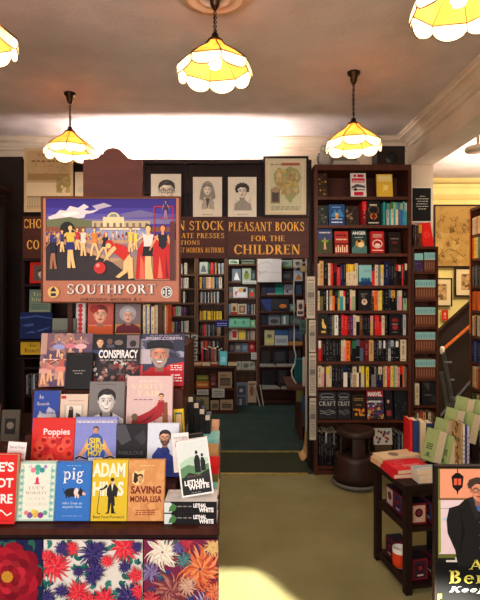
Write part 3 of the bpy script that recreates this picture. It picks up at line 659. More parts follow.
# things on top of the bookcase
ztb = PZ(164.5, Y0)
def owl():
    r = thing('toy_owl', 'small greyish white owl figure perched on top of the bookcase', 'ornament', (PX(325, 4.12), 4.12, ztb))
    MB().lathe([(.001,0),(.045,.002),(.055,.05),(.05,.09),(.036,.11),(.044,.13),(.04,.155),(.02,.17),(.001,.172)], n=18, c=(.62,.60,.56)).build('body', 'paint', r)
    for s in (-1, 1):
        MB().lathe([(.001,-.006),(.014,-.004),(.016,0),(.001,.004)], n=12, c=(.85,.8,.7)).build('eye', 'paint', r, (s*.017,-.042,.138), (pi/2,0,0))
        MB().lathe([(.001,.0),(.018,.02),(.022,.06),(.008,.10),(.001,.105)], n=10, c=(.45,.43,.40)).build('wing', 'paint', r, (s*.048,0,.01))
        MB().lathe([(.01,0),(.001,.02)], n=8, c=(.5,.48,.45)).build('ear_tuft', 'paint', r, (s*.024,0,.162))
    MB().lathe([(.007,0),(.001,.016)], n=8, c=(.3,.24,.15)).build('beak', 'paint', r, (0,-.044,.13), (pi*.62,0,0))
owl()
def speaker():
    r = thing('loudspeaker', 'black loudspeaker box on top of the tall bookcase', 'loudspeaker', (PX(390, 4.15), 4.12, ztb))
    MB().box(-.115,0,0,.115,.16,.17,(.07,.06,.06)).build('cabinet', 'blackplastic', r)
    MB().box(-.105,-.008,.01,.105,-.0005,.16,(.05,.045,.045)).build('grille', 'walldark', r)
    MB().lathe([(.05,0),(.045,.004),(.001,.001)],n=20,c=(.1,.1,.1)).build('woofer', 'blackplastic', r, (0,-.009,.07),(pi/2,0,0))
speaker()
mb = MB().box(0,0,0,.22,.18,.05,(.70,.66,.60)).box(.01,.01,.051,.2,.17,.085,(.45,.42,.38)); tag(mb.build('shoe_box','paint',None,(PX(333,4.12),4.12,ztb)), 'flat pale box with grey lid lying on top of the bookcase','box')

# ================================================================== narrow case with two-tone paperbacks
YN = 4.10
XL2, XR2 = PX(412.0, YN), PX(438.3, YN)
bookcase('narrow_bookcase', 'narrow brown bookcase of two-tone paperbacks beside the stairs', 'bookcase', XL2, XR2, YN, .20, PZ(246.5, YN), [PZ(y, YN) for y in (271.5, 299, 326.5, 351.5, 379, 405.5, 440)], 'case', side=.016, thick=.02, toe=.05)
rnd = random.Random(31)
for ri, (yb, n, x0) in enumerate([(271.5, 5, 423.8), (299, 8, 415), (326.5, 8, 415), (351.5, 8, 415), (379, 8, 415)]):
    zb = PZ(yb, YN)
    for i in range(n):
        w = (2.5 if n == 8 else 2.2)*4.12/F; h = 19*4.12/F
        mb = MB().box(-w/2+.0004, 0, 0, w/2-.0004, .11, h, (.42,.24,.16), top='page'); a = Art(mb, w-.0008, h, 0)
        a.r(0,.64,1,1,(.56,.76,.74)); a.r(.35,.12,.65,.5,(.62,.42,.3)); a.r(.3,.70,.7,.9,(.42,.60,.58)); a.r(0,.61,1,.635,(.8,.75,.65))
        Xc = PX(x0, 4.12)+(i+.5)*w+.001
        tag(mb.build('paperback', 'paint', None, (Xc, 4.115, zb+.0004+(.0 if i < n-1 else 0))), f'turquoise and brown paperback, {ORD[i]} from left on {ORD[ri]} shelf of narrow bookcase', 'book', 'two-tone paperbacks in the narrow bookcase')
def coverteal(a):
    a.r(0,0,1,1,(.18,.20,.42)); a.r(0,.62,1,1,(.56,.76,.74)); a.r(0,0,1,.62,(.25,.14,.2)); noisy_bg(a,[(.2,.28,.6),(.6,.16,.2),(.35,.2,.3),(.12,.14,.36)],14,random.Random(5),.1,.25,(0,0,1,.6))
face_book('paperback', 8.6*4.12/F, 18*4.12/F, .02, (PX(419,4.115), 4.114, PZ(271.5,YN)+.003), (.56,.76,.74), coverteal, 'paperback with turquoise band facing out at top of narrow bookcase', lean=3, parts=False)
face_book('book', 13.6*4.12/F, 22*4.12/F, .02, (PX(428.8,4.115), 4.112, PZ(405.5,YN)+.003), (.10,.09,.09), lambda a:(a.r(0,0,1,1,(.12,.11,.11)), a.p([(.1,1),(.5,.6),(.6,1)],(.26,.25,.24)), a.scrib(.2,.42,.8,.5,1,(.55,.5,.45)), a.p([(.6,.2),(1,.5),(1,.1)],(.2,.19,.18))), 'black book facing out below the two-tone paperbacks', lean=3)
spine_row('cream4.2', 415.2, 4.115, PZ(405.5,YN), 22, 'beside a black cover in the narrow bookcase', None, seed=3, kind='upright book')
spine_row('brown2.4 cream1.6 olive2.4 red2 tan3 black2 cream3 olive2 brown2.4', 414.7, 4.115, PZ(440,YN), 28, 'on the bottom shelf of the narrow bookcase', 'books low in the narrow bookcase', seed=33)
# on top of the narrow case
zt = PZ(246.5, YN)
spine_row('black2.4 brown2 charcoal2 gold/brown3', 412.4, 4.12, zt, 23, 'on top of the narrow bookcase', 'books on top of the narrow bookcase', seed=34)
mbk = face_book('book', 11*4.2/F, 24*4.2/F, .03, (PX(428.6,4.16), 4.16, zt+.006), (.86,.12,.10), lambda a:(a.r(0,0,1,1,(.86,.12,.10)), a.pl([(.5+.25*cos(i*pi/8),.5+.12*sin(i*pi/8)) for i in range(17)],.03,(.95,.35,.3)), a.pl([(.5+.14*cos(i*pi/8),.5+.07*sin(i*pi/8)) for i in range(17)],.03,(.95,.35,.3))), 'bright red book leaning on top of the narrow bookcase', lean=6); mbk.rotation_euler[1] = radians(-7)
# black text poster on the pier
w = 20.5*4.38/F; h = 36*4.38/F; mb = MB().box(-w/2,0,0,w/2,.008,h,(.88,.84,.78)); a = Art(mb, w, h, 0)
a.r(.02,.04,.93,.96,(.09,.09,.09))
for i, wd in enumerate([.3,.62,.56,.6,.6,.42]): a.scrib(.5-wd/2,.72-i*.07,.5+wd/2,.77-i*.07,1,(.80,.76,.68),random.Random(i))
tag(mb.build('quote_sign','paint',None,(PX(422.3,4.38),4.385,PZ(222.5,4.38))), 'black poster with small pale lettering on the cream pier','poster')
# ================================================================== panelling, sign boards and portraits above the archway
YP = 4.20
zs0, zs1, zp1 = PZ(258.5, YP), PZ(217, YP), PZ(160, YP)
pan = thing('archway_panelling', 'long dark brown panelling above the archway, behind the portraits', 'panelling', (0, YP, 0))
MB().box(PX(22,YP), .02, zs0+.002, PX(308.5,YP), .05, zp1-.0355).build('back_board', 'black', pan)
MB().box(PX(22,YP), -.03, zp1-.035, PX(308.5,YP), .07, zp1).build('top_rail', 'black', pan)
MB().box(PX(22,YP), -.012, zs1+.19, PX(308.5,YP), .0195, zs1+.215).build('middle_rail', 'black', pan)
for x in (24, 44, 144, 186, 225, 261, 305): MB().box(PX(x,YP)-.012, 0, zs1+.005, PX(x,YP)+.012, .0195, zp1-.036).build('stile', 'black', pan)
# post at the right end, and left end of the archway
for x, nm in ((312, 'right'), (172, None)):
    if nm: tag(MB().box(PX(309.2,YP), -.02, 0, XL-.004, .12, zp1).build('archway_post','black',None,(0,YP+.01,0)), 'dark upright post between the archway and the tall bookcase', 'post')
def signboard(x0, x1, lines, label):
    w = PX(x1,YP-.03)-PX(x0,YP-.03); h = zs1-zs0; r = thing('sign_board', label, 'sign', (PX((x0+x1)/2,YP-.03), YP-.03, zs0), group='painted sign boards over the archway')
    MB().box(-w/2,0,0,w/2,.022,h).build('board','signwood',r)
    fr = MB()
    for b in ((-w/2,-.006,0,w/2,-.0003,.012),(-w/2,-.006,h-.012,w/2,-.0003,h),(-w/2,-.006,.0125,-w/2+.012,-.0003,h-.0125),(w/2-.012,-.006,.0125,w/2,-.0003,h-.0125)): fr.box(*b)
    fr.build('moulding','signwood',r)
    for (s, xc, yb, hp, fw) in lines:
        mb = MB(); a = Art(mb, w, h, 0)
        u = (xc-x0)/(x1-x0); v = (258.5-yb)/(258.5-217)
        a.t(s, u, v, hp/(258.5-217), (.95,.70,.32), 'serif', fit=fw/(x1-x0))
        mb.build('gilt_lettering','paint',r)
signboard(226.5, 308.7, [('PLEASANT BOOKS',266.5,231.5,9,76),('FOR THE',268,241.5,5.5,34),('CHILDREN',267,254.5,9.5,67)], 'brown sign board lettered in gold, PLEASANT BOOKS FOR THE CHILDREN')
signboard(140, 226, [('N STOCK',201,230.5,9,46),('ATE PRESSES',203,238.5,5,43),('TIONS',190,245,4.2,20),('ST MODERN AUTHORS',202,252.8,5,44)], 'brown sign board with gold words STOCK and PRESSES, right of the beach poster')
signboard(23, 139.5, [('CHO',32.5,228.6,9,19),('CO',33,249.5,9,13)], 'brown sign board with gold letters CHO and CO, left of the beach poster')

def sketch(kind):
    ink = (.22,.20,.19); pp = (.88,.84,.76)
    def f(a):
        a.r(0,0,1,1,pp)
        if kind == 0:
            a.p([(.15,.12),(.25,.32),(.42,.38),(.62,.38),(.8,.3),(.92,.12)],(.74,.70,.64)); a.face(.52,.60,.29,skin=(.86,.81,.73),hair=(.26,.25,.24),glasses=True,dark=ink,smile=True)
        elif kind == 1:
            a.o(.5,.68,.22,.22,(.58,.55,.50)); a.p([(.27,.7),(.22,.45),(.36,.4),(.4,.6)],(.55,.52,.47)); a.p([(.73,.7),(.78,.48),(.64,.4),(.6,.6)],(.55,.52,.47))
            a.face(.5,.68,.15,skin=(.88,.83,.75),hair=(.50,.47,.43),dark=ink); a.p([(.3,.18),(.34,.42),(.46,.5),(.5,.2)],(.70,.66,.6)); a.p([(.54,.2),(.56,.5),(.7,.42),(.74,.18)],(.70,.66,.6)); a.p([(.44,.46),(.5,.2),(.58,.46)],(.3,.28,.26))
        else:
            a.p([(.2,.16),(.25,.34),(.42,.42),(.6,.42),(.8,.32),(.84,.16)],(.62,.59,.54)); a.face(.5,.64,.2,skin=(.86,.81,.74),hair=(.2,.18,.18),dark=ink); [a.o(.5+.21*cos(q),.70+.13*sin(q),.055,.035,(.25,.23,.22),8) for q in [i*pi/7-.4 for i in range(10)]]
        rnd = random.Random(kind)
        for i in range(26):
            u=.2+.6*rnd.random(); v=.14+.3*rnd.random(); a.l(u,v,u+.08*(rnd.random()-.3),v+.06,.006,(.45,.42,.38))
        a.scrib(.3,.05,.7,.08,1,(.5,.47,.43),rnd)
    return f
def flat(name, x0, x1, yt, yb, Y, draw, label, cat, t=.006, col='white', mat='paint', frame=None, group=None, fw=.012, lean=0):
    w = (x1-x0)*Y/F; h = (yb-yt)*Y/F; loc = (PX((x0+x1)/2,Y), Y, PZ(yb,Y))
    if frame is None:
        mb = MB().box(-w/2,0,0,w/2,t,h,col); draw(Art(mb,w,h,0)); o = mb.build(name,mat,None,loc,(-radians(lean),0,0)); return tag(o,label,cat,group)
    r = thing(name, label, cat, loc, (-radians(lean),0,0), group); mb = MB()
    for b in ((-w/2,0,0,w/2,.02,fw),(-w/2,0,h-fw,w/2,.02,h),(-w/2,0,fw,-w/2+fw,.02,h-fw),(w/2-fw,0,fw,w/2,.02,h-fw)): mb.box(*b)
    mb.build('frame', frame, r)
    mb = MB().box(-w/2+fw,.008,fw,w/2-fw,.018,h-fw,col); draw(Art(mb,w-2*fw,h-2*fw,.008,z=fw)); mb.build('print',mat,r)
    return r
YS = YP-.055
flat('sketch_picture',151,181,174,216.8,YS,sketch(0),'pencil portrait of a smiling person in round glasses, leftmost of three','picture',group=None)
flat('sketch_picture',193,222,177,216.8,YS,sketch(1),'pencil portrait of a person with long pale hair, middle of three','picture')
flat('sketch_picture',228,256.5,177,216.8,YS,sketch(2),'pencil portrait of a dark curly-haired person, rightmost of three','picture')
flat('sketch_picture',75,86,172,216,YS,D('cream',('o',.5,.6,.3,None,(.75,.7,.62)),('l',.3,.3,.7,.4,.05,(.5,.45,.4))),'pale drawing half hidden left of the brown crest board','picture')
def countymap(a):
    a.r(0,0,1,1,(.80,.74,.60)); a.r(.07,.05,.93,.95,(.84,.78,.66)); a.r(.1,.07,.9,.93,(.76,.74,.60))
    a.p([(.2,.72),(.32,.84),(.48,.80),(.6,.86),(.8,.80),(.88,.66),(.80,.55),(.84,.4),(.7,.3),(.62,.2),(.5,.3),(.44,.42),(.3,.5),(.22,.6)],(.60,.60,.40))
    noisy_bg(a,[(.78,.66,.34),(.70,.64,.42),(.56,.56,.38),(.74,.62,.40),(.66,.52,.36),(.62,.60,.42),(.80,.70,.50)],90,random.Random(11),.035,.08,(.27,.36,.80,.80))
    rnd=random.Random(2)
    for i in range(110):
        u=.24+.58*rnd.random(); v=.32+.48*rnd.random(); a.l(u,v,u+.05*(rnd.random()-.5),v+.04*(rnd.random()-.5),.008,(.35,.33,.22))
    a.r(.14,.2,.36,.46,(.52,.46,.36)); a.r(.17,.23,.33,.4,(.30,.28,.25)); a.o(.25,.44,.09,.05,(.6,.52,.42))
    a.r(.4,.87,.84,.92,(.62,.36,.26)); a.scrib(.12,.88,.4,.92,1,(.6,.4,.3)); a.scrib(.14,.09,.86,.16,3,(.5,.44,.36))
flat('framed_map',263,308.5,156,216.8,YS-.005,countymap,'framed green and ochre county map above the archway sign','picture',frame='black',fw=.018,col='cream')
def oldprint(a):
    a.r(0,0,1,1,(.78,.66,.50)); a.r(.05,.04,.95,.96,(.72,.60,.42)); a.t('STREET', .52,.87,.05,(.55,.40,.24),'serif',fit=.5); a.scrib(.14,.78,.9,.84,1,(.52,.38,.22))
    rnd=random.Random(8)
    for i in range(70):
        u=.1+.8*rnd.random(); v=.48+.34*rnd.random(); a.l(u,v,u+.07*(rnd.random()-.5),v+.02*(rnd.random()-.5),.012,(.48,.36,.22))
    a.r(.08,.5,.92,.60,(.62,.48,.30)); a.r(.05,.10,.95,.46,(.84,.74,.58)); noisy_bg(a,[(.60,.52,.30),(.68,.58,.36),(.56,.48,.28)],26,random.Random(4),.04,.09,(.66,.3,.95,.66))
    a.r(.06,.08,.94,.24,(.66,.56,.42)); a.r(.06,.23,.94,.25,(.56,.47,.34))
    for i in range(16): a.r(.08+i*.054,.1,.105+i*.054,.22,(.76,.66,.50))
flat('street_picture',24,73,148,212,YS-.02,oldprint,'large yellowed old print with border at far left above the sign','picture',t=.012,col=(.7,.58,.42))

# fluorescent strip behind the panelling
st = thing('strip_light','glowing white strip light hidden behind the archway panelling','light',(PX(178,YP),YP+.17,zp1-.09))
L = (265-92)*YP/F
MB().box(-L/2,-.03,-.04,L/2,.03,-.002,'white').build('mounting_rail','paint',st)
MB().tube([(-L/2+.03,0,.018),(L/2-.03,0,.018)],.016,'white',10).build('tube','tube',st)
for s in (-1,1): MB().box(s*(L/2-.03)-.014,-.02,-.0015,s*(L/2-.03)+.014,.02,.04,'silver').build('holder','paint',st)

# ================================================================== pendant lamps
def pendant(X, Y, ztop, R, label, first=[None]):
    H = .245
    if first[0] is None:
        r = thing('pendant_lamp', label, 'lamp', (X,Y,CZ), group='scalloped glass pendant lamps')
        MB().lathe([(.001,-.0005),(.042,-.001),(.040,-.014),(.026,-.028),(.020,-.06),(.010,-.075),(.001,-.076)],n=24).build('ceiling_cup','bronze',r)
        drop = CZ-ztop
        ch = MB(); n = 14; L = (drop-.10)
        for i in range(n):
            z = -.075-L*(i+.5)/n; ch.torus((0,0,z), .007, .0022, 'x' if i%2 else 'y', sx=1, sy=1.35*L/n/.018 if False else 1.5)
        ch.tube([(.004,0,-.07),(-.004,.003,-.07-L*.5),(.003,0,-.07-L)],.0025).build('chain','bronze',r)
        top = MB().lathe([(.001,-drop+.02),(.014,-drop+.018),(.018,-drop-.002),(.035,-drop-.012),(.036,-drop-.02),(.001,-drop-.021)],n=20); top.build('lamp_holder','bronze',r)
        z0 = -drop-.012; N = 8; zc = z0-.118; rc = R*.97
        up = MB(); lo = MB(); ld = MB()
        for i in range(N):
            a0 = 2*pi*i/N+.2; a1 = 2*pi*(i+1)/N+.2
            P = lambda rr, a, z: (rr*cos(a), rr*sin(a), z)
            # upper amber panel: slightly bowed, in strips
            prof = [(.03, z0-.004), (R*.32, z0-.034), (R*.66, z0-.074), (rc, zc)]
            for (ra,za),(rb,zb) in zip(prof, prof[1:]): up.poly([P(ra,a0,za),P(ra,a1,za),P(rb,a1,zb),P(rb,a0,zb)],'gold')
            ld.tube([P(q[0]+.002,a0,q[1]+.001) for q in prof],.0028,n=6)
            ld.tube([P(rc,a0,zc),P(rc,a1,zc)],.0026,n=6)
            # lower petal: flares then tucks in, scalloped hem
            M_ = 8
            def rim(t, s):  # t across, s down 0..1
                a = a0+(a1-a0)*t; chord = cos((a1-a0)/2)/cos(a-(a0+a1)/2)
                bulge = 1+.10*sin(pi*t)*s
                depth = (.034+.026*sin(pi*t)**.6)*s
                rr = (rc+(R*1.04-rc)*sin(pi*min(s*1.1,1)*.6)-R*.06*s*s)*chord*bulge
                return P(rr, a, zc-depth)
            for j in range(M_):
                for k in range(4):
                    q = [rim(j/M_,k/4),rim((j+1)/M_,k/4),rim((j+1)/M_,(k+1)/4),rim(j/M_,(k+1)/4)]
                    lo.poly(q,'cream',True)
            ld.tube([rim(0,k/4) for k in range(5)],.0026,n=6)
            ld.tube([rim(j/M_,1) for j in range(M_+1)],.0026,n=6)
        up.build('upper_shade','shade_top',r); lo.build('scalloped_skirt','shade_low',r); ld.build('lead_lines','lead',r)
        MB().lathe([(.001,z0-.01),(.014,z0-.015),(.015,z0-.05),(.028,z0-.085),(.030,z0-.105),(.022,z0-.125),(.001,z0-.132)],n=18).build('bulb','bulb',r)
        first[0] = r; r['drop'] = drop; del r['drop']; first.append(drop)
    else:
        src = first[0]; r = src.copy(); COL.objects.link(r); r.location = (X,Y,CZ); tag(r,label,'lamp','scalloped glass pendant lamps')
        dz = (CZ-ztop)-first[1]
        for ch in list(src.children):
            c = ch.copy(); COL.objects.link(c); c.parent = r
            if ch.name.startswith('chain'): c.scale.z = (first[1]+dz)/first[1]
            elif not ch.name.startswith('ceiling_cup'): c.location.z -= dz
            c.name = re.sub(r'\.\d+$','',ch.name)
    li = bpy.data.lights.new('bulb_light','POINT'); li.energy = LAMP; li.color = (1,.86,.70); li.shadow_soft_size = .03
    lo_ = bpy.data.objects.new('bulb_light',li); COL.objects.link(lo_); lo_.location = (X,Y,ztop-.012-.15)
    return r
LAMP = 9.5
pendant(PX(353.5,3.10),3.10,2.545,.17,'amber pendant lamp hanging in front of the tall bookcase')
pendant(PX(70,3.43),3.43,2.60,.17,'amber pendant lamp hanging above the old street print, far left')
pendant(PX(215,2.27),2.27,2.645,.172,'amber pendant lamp under the ceiling rose, upper centre')
pendant(PX(459,1.80),1.80,2.665,.17,'amber pendant lamp cut by the top right corner of view')
pendant(PX(-27,2.03),2.03,2.665,.17,'amber pendant lamp at the left edge, only its rim showing')
# ceiling rose
rc = thing('ceiling_rose','white moulded plaster ceiling rose above the central pendant','ceiling rose',(PX(215,2.27),2.27,CZ))
mb = MB().lathe([(.06,-.001),(.06,-.03),(.075,-.033),(.085,-.018),(.11,-.014),(.122,-.026),(.135,-.024),(.145,-.01),(.17,-.012),(.182,-.001)],n=40,c='cream')
mb.build('moulding','wallwhite',rc)
lf = mb
for i in range(20):
    a = 2*pi*i/20
    for r0, s in ((.097,.011),(.16,.012)):
        lf.lathe([(.0005,-.034),(s*.6,-.030),(s,-.02),(s,-.008)],cx=r0*cos(a),cy=r0*sin(a),n=8,c='cream')


# ================================================================== left glazed cabinet and far-left shelves
cab = thing('glazed_cabinet','dark glazed cabinet with dentil cornice along the left wall','cabinet',(-2.13,3.3,0))
zc = 2.26
MB().box(-.25,-1.0,0,-.235,.82,zc).build('back_panel','black',cab)
MB().box(-.235,.79,0,.20,.82,zc).build('side_panel','black',cab)
MB().box(-.235,-1.0,0,.20,-.97,zc).build('side_panel','black',cab)
MB().box(-.235,-.97,0,.20,.79,.08).build('plinth','black',cab)
MB().box(-.235,-.97,zc-.03,.20,.79,zc).build('top_panel','black',cab)
cn = MB().prism([(-.25,zc),(.21,zc),(.22,zc+.02),(.25,zc+.04),(.26,zc+.07),(-.25,zc+.07)],-1.02,.84,'black'); cn.build('cornice','black',cab)
dn = MB()
for i in range(44): dn.box(.2005,-.98+i*.042,zc-.035,.222,-.98+i*.042+.022,zc-.004)
dn.build('dentils','black',cab)
for k,(y0,y1) in enumerate([(-.965,-.39),(-.385,.20),(.205,.785)]):
    d = MB().box(.2002,y0,.10,.22,y0+.05,zc-.04).box(.2002,y1-.05,.10,.22,y1,zc-.04).box(.2002,y0+.05,.10,.22,y1-.05,.15).box(.2002,y0+.05,zc-.09,.22,y1-.05,zc-.04).build('door','black',cab)
    MB().box(.207,y0+.05,.15,.212,y1-.05,zc-.09).build('pane','glass',d)
    MB().lathe([(.001,0),(.012,.008),(.010,.018),(.001,.02)],n=10).build('knob','bronze',d,(.221,y0+.025,1.1),(0,pi/2,0))
zsh = [.42,.78,1.13,1.46,1.77,2.02]
for z in zsh: MB().box(-.235,-.97,z-.02,.18,.79,z).build('shelf','black',cab)
rnd = random.Random(5); cols=['slate','brown','navy','olive','maroon','charcoal','green','grey']
for si, z in enumerate(zsh[:-1]):
    for bi, y in enumerate([3.78,3.92,4.03]):
        c = rnd.choice(cols); w=.10; h=.2
        mb = MB().box(-.01,-w/2,0,.01,w/2,h,c); mb.poly([(.0104,-w/2+.01,h*.55),(.0104,w/2-.01,h*.55),(.0104,w/2-.01,h*.9),(.0104,-w/2+.01,h*.9)],rnd.choice(['tan','sage','slate','rust','grey']))
        tag(mb.build('book','paint',None,(-2.0,y,z+.001)), f'dim {c} book behind cabinet glass, {["nearest","middle","farthest"][bi]} on its {ORD[4-si]} shelf down','book','books behind the cabinet glass')
# shelf unit in the far left corner, faces the viewer
YU = 4.16
CBK=bookcase('corner_bookcase','black corner bookcase between glazed cabinet and beach poster','bookcase',PX(21.5,YU),PX(120,YU),YU,.30,zs0-.003,[PZ(y,YU) for y in (284,318,341.5,367,395,430)],'black',side=.025,thick=.02,toe=.06)
def kj(a): a.r(0,0,1,1,(.75,.15,.10)); a.r(.22,.12,.9,.85,(.35,.30,.28)); a.face(.6,.45,.17,skin=(.75,.7,.66),hair=(.15,.13,.12))
flat('red_bordered_print',29.5,48,262,283.2,YU+.03,kj,'red bordered portrait print on the corner bookcase, half hidden by poster','picture',col=(.75,.15,.1),t=.01,lean=4)
YT = YU+.03
flat('book',29,50,289.5,317.2,YT+.01,lambda a:(a.r(0,0,1,1,(.42,.50,.44)), a.t('Tre', .4,.78,.12,(.80,.74,.52),'serif',fit=.5), a.t('Islands', .5,.60,.1,(.80,.74,.52),'serif',fit=.8), a.scrib(.1,.3,.9,.5,3,(.28,.34,.30)), a.r(0,.16,1,.26,(.55,.60,.48)), a.scrib(.15,.06,.9,.14,1,(.75,.7,.5))),'tall sage green book with yellow title on the corner bookcase','book',t=.03,mat='gloss',col=(.42,.5,.44),lean=3)
def bluebag(a):
    a.r(0,0,1,1,(.08,.13,.30))
    for p in ([(0,.8),(.5,.88),(1,.78),(1,.74),(.5,.82),(0,.74)],[(.05,.5),(.4,.58),(.45,.5),(.2,.45)],[(.5,.3),(.95,.45),(.9,.38),(.6,.26)],[(.15,.2),(.4,.3),(.5,.22)]): a.p(p,(.22,.32,.56))
flat('book',19.5,51.5,312,338.8,YU-.055,bluebag,'wide glossy dark blue book lying forward at the far left','book',t=.02,mat='gloss',col=(.08,.13,.30),lean=4)
flat('book',20.6,40,342,354.6,YU-.05,lambda a:(a.r(0,0,1,1,(.80,.62,.14)), a.t('Alan', .62,.62,.28,(.2,.16,.08),'serif',fit=.4), a.t('Bennett', .6,.18,.34,(.12,.12,.2),'serif',fit=.78)),'mustard yellow book with dark serif title at the far left','book',t=.02,col=(.8,.62,.14),mat='gloss',lean=0)
lx_=PX(30,YU)-PX(70.75,YU)
for yy,nm in ((339.2,'upper_ledge'),(356.4,'lower_ledge')): MB().box(lx_-.08,-.075,PZ(yy,YU)-.012,lx_+.17,-.0005,PZ(yy,YU)).build(nm,'black',CBK)
spine_row('grey2 charcoal3 slate2 silver1.6 charcoal3 brown3 grey2 olive3 charcoal4 slate3',26.2,YU+.03,PZ(395,YU),20,'on the dark lower shelf of the corner bookcase','dim books in the corner bookcase',seed=41)
spine_row('grey2 brown3 slate2 sage2 charcoal3 silver2 grey2 olive3 charcoal4 slate3 navy3 grey2',46,YU+.03,PZ(341.5,YU),18,'behind the blue book on the corner bookcase','dim books in the corner bookcase',seed=42)
flat('book',52,76,318.6,334,3.4,lambda a:(a.r(0,0,1,1,(.33,.34,.30)), a.r(0,.5,1,1,(.42,.43,.38)), noisy_bg(a,[(.5,.5,.44),(.3,.3,.28)],10,random.Random(1),.1,.2)),'dull grey green book lying behind the display, below the poster','book',t=.03) if False else None

# low dark table at the far left with dim books
lt = thing('side_table','low dark side table in shadow at the far left','table',(-1.62,3.16,0))
MB().box(-.28,-.5,.56,.42,.5,.60).build('table_top','black',lt)
for sx in (-.26,.38):
    for sy in (-.48,.44): MB().box(sx,sy,0,sx+.04,sy+.04,.5595).build('leg','black',lt)
MB().box(-.26,-.48,.2,.42,.48,.225).build('lower_shelf','black',lt)
for i,(x0,x1,yt,yb,Y,c) in enumerate([(0,18,411,443,2.90,(.36,.33,.28)),(31,46,372,398,3.3,(.2,.2,.22)),(-14,-2,405,446,2.88,(.3,.2,.2))]):
    if i==1: continue
    face_px(x0,x1,yt,.60,Y,lambda a,c=c:(a.r(0,0,1,1,c), a.r(.2,.3,.8,.75,(.16,.15,.14)), a.o(.5,.55,.2,c=(.5,.45,.38)), a.scrib(.1,.08,.9,.2,1,(.5,.45,.4))),c,['dim buff booklet standing on the dark side table, far left',None,'dim red booklet outside left edge of view'][i],t=.012)

# ================================================================== back room shelving
YBR = 6.60
def zb_(y): return PZ(y, YBR)
bayrows = dict(A=[274.3,288.2,302.8,316,332.5,348], B=[273.8,288.5,303,319.8,336,352], Cc=[264,281.3,297.8,314.3,327.6,340,352.3,370], Dd=[267.5,281,294.8,311.3,325.3,345.5,364,386])
def bay(name, x0, x1, key, label, mat='case2', base=404):
    return bookcase(name,label,'bookcase',PX(x0,YBR),PX(x1,YBR),YBR,.26,zb_(257.5)+.06,[zb_(y) for y in bayrows[key]],mat,side=.024,thick=.02,toe=.05)
bay('back_room_bookcase',162,196.2,'A','back room bookcase at left, partly behind the beach poster')
bay('back_room_bookcase',196.5,226,'B','back room bookcase with a row of yellow books, left of centre')
bay('back_room_bookcase',226.3,257.8,'Cc','back room bookcase of face-out books, centre of the back wall')
bay('back_room_bookcase',258.1,305,'Dd','dark back room bookcase behind the hanging cable','case')
YB2 = YBR+.02
GA, GB = 'books in the left back room bookcase', 'books in the back room bookcase with yellow row'
A = ['charcoal1.6 black2.4 white1 black3 charcoal2 white.9 black2 cream2.4','cream2 charcoal2 black1.4 brown2.4 purple1.6 pink1.4 charcoal1.2 silver1.4 cream3.4','sage1.8 charcoal2.2 maroon1.4 cream1 red1.6 charcoal1.8 black2 cream1.6 charcoal2','charcoal1.2 red2.2 grey1.4 sage2.4 silver2.4 brown2.2 purple3 charcoal1','tan3 navy1.2 slate1.6 charcoal1.4 maroon1.6 black1 silver1.8 charcoal1.2 silver1.8 cream2.4','charcoal2 grey2 black2 silver1.4 charcoal2 brown2 black2']
for i, s in enumerate(A): spine_row('black2.6 '+s,168.8,YB2,zb_(bayrows['A'][i]),[11.5,11.5,11.5,10,11.5,11.5][i],f'on shelf {["one","two","three","four","five","six"][i]} of the left back-room bookcase',GA,seed=60+i,xmax=195)
B = ['_8.5 green1.5 charcoal1 red3 charcoal1.6 gold1.2 black2 silver1.8 charcoal1.4 silver2','gold2.2 charcoal1.4 slate1.6 charcoal1 tan2 pink1 cream1.6 gold2.8 silver1.2 charcoal1.8 slate1.6 charcoal1 cream3.2','charcoal1 tan1.2 slate1.6 charcoal1.4 silver1 black2.2 silver1 charcoal2 tan1.2 charcoal1.6 silver1.4 black1.6 silver2 charcoal1.4','gold1.8 charcoal.9 gold2 yellow1.6 charcoal1 gold1.4 yellow2.2 _.8 gold1.6 charcoal1 yellow1.4 charcoal1 yellow1.6 gold1.8 yellow2','charcoal2 brown2 red2.2 grey1.2 charcoal1.6 silver1 charcoal3 slate1.4 charcoal2 brown1.4 tan2 silver1','charcoal1.4 silver.8 tan1.6 charcoal1.2 red1.6 rust1.4 charcoal1.6 red1 charcoal2 grey1.4 cream1 black2 slate1.6 charcoal1.6']
for i, s in enumerate(B): spine_row(s,199.6,YB2,zb_(bayrows['B'][i]),[11.5,12,11.5,9,12,11.5][i],f'on shelf {["one","two","three","four","five","six"][i]} of the second back-room bookcase',GB,seed=80+i)
def sm2(x0,x1,yt,row,key,draw,cover,label,lean=6,g='face-out books in the back room'):
    lo_x,hi_x={'B':(199.3,223.8),'Cc':(228.8,255.3),'Dd':(260.8,302.4)}[key]; x0=max(x0,lo_x); x1=min(x1,hi_x)
    return face_px(x0,x1,yt,zb_(bayrows[key][row]),YB2,draw,cover,label,group=g,lean=3,parts=False,t=.012,mat='paint')
sm2(199.5,207.6,262,0,'B',D((.70,.70,.62),('p',[(.15,.15),(.3,.6),(.5,.8),(.7,.6),(.85,.15)],(.38,.38,.38)),('o',.5,.7,.12,None,(.55,.52,.48))),'grey','small pale green card with grey figure, top of second back-room bookcase')
gr=(.45,.55,.35)
sm2(226+2,239,259.5,0,'Cc',D((.74,.76,.66),('o',.4,.45,.3,.3,gr),('o',.7,.35,.2,.2,(.3,.4,.25))),'cream','wide pale book with green landscape at top of the centre bookcase')
sm2(241,254.5,259.8,0,'Cc',D((.26,.27,.22),('r',.05,.05,.95,.4,(.45,.48,.36)),('r',0,.8,1,1,(.6,.6,.5))),'charcoal','wide dark green book at top of the centre bookcase')
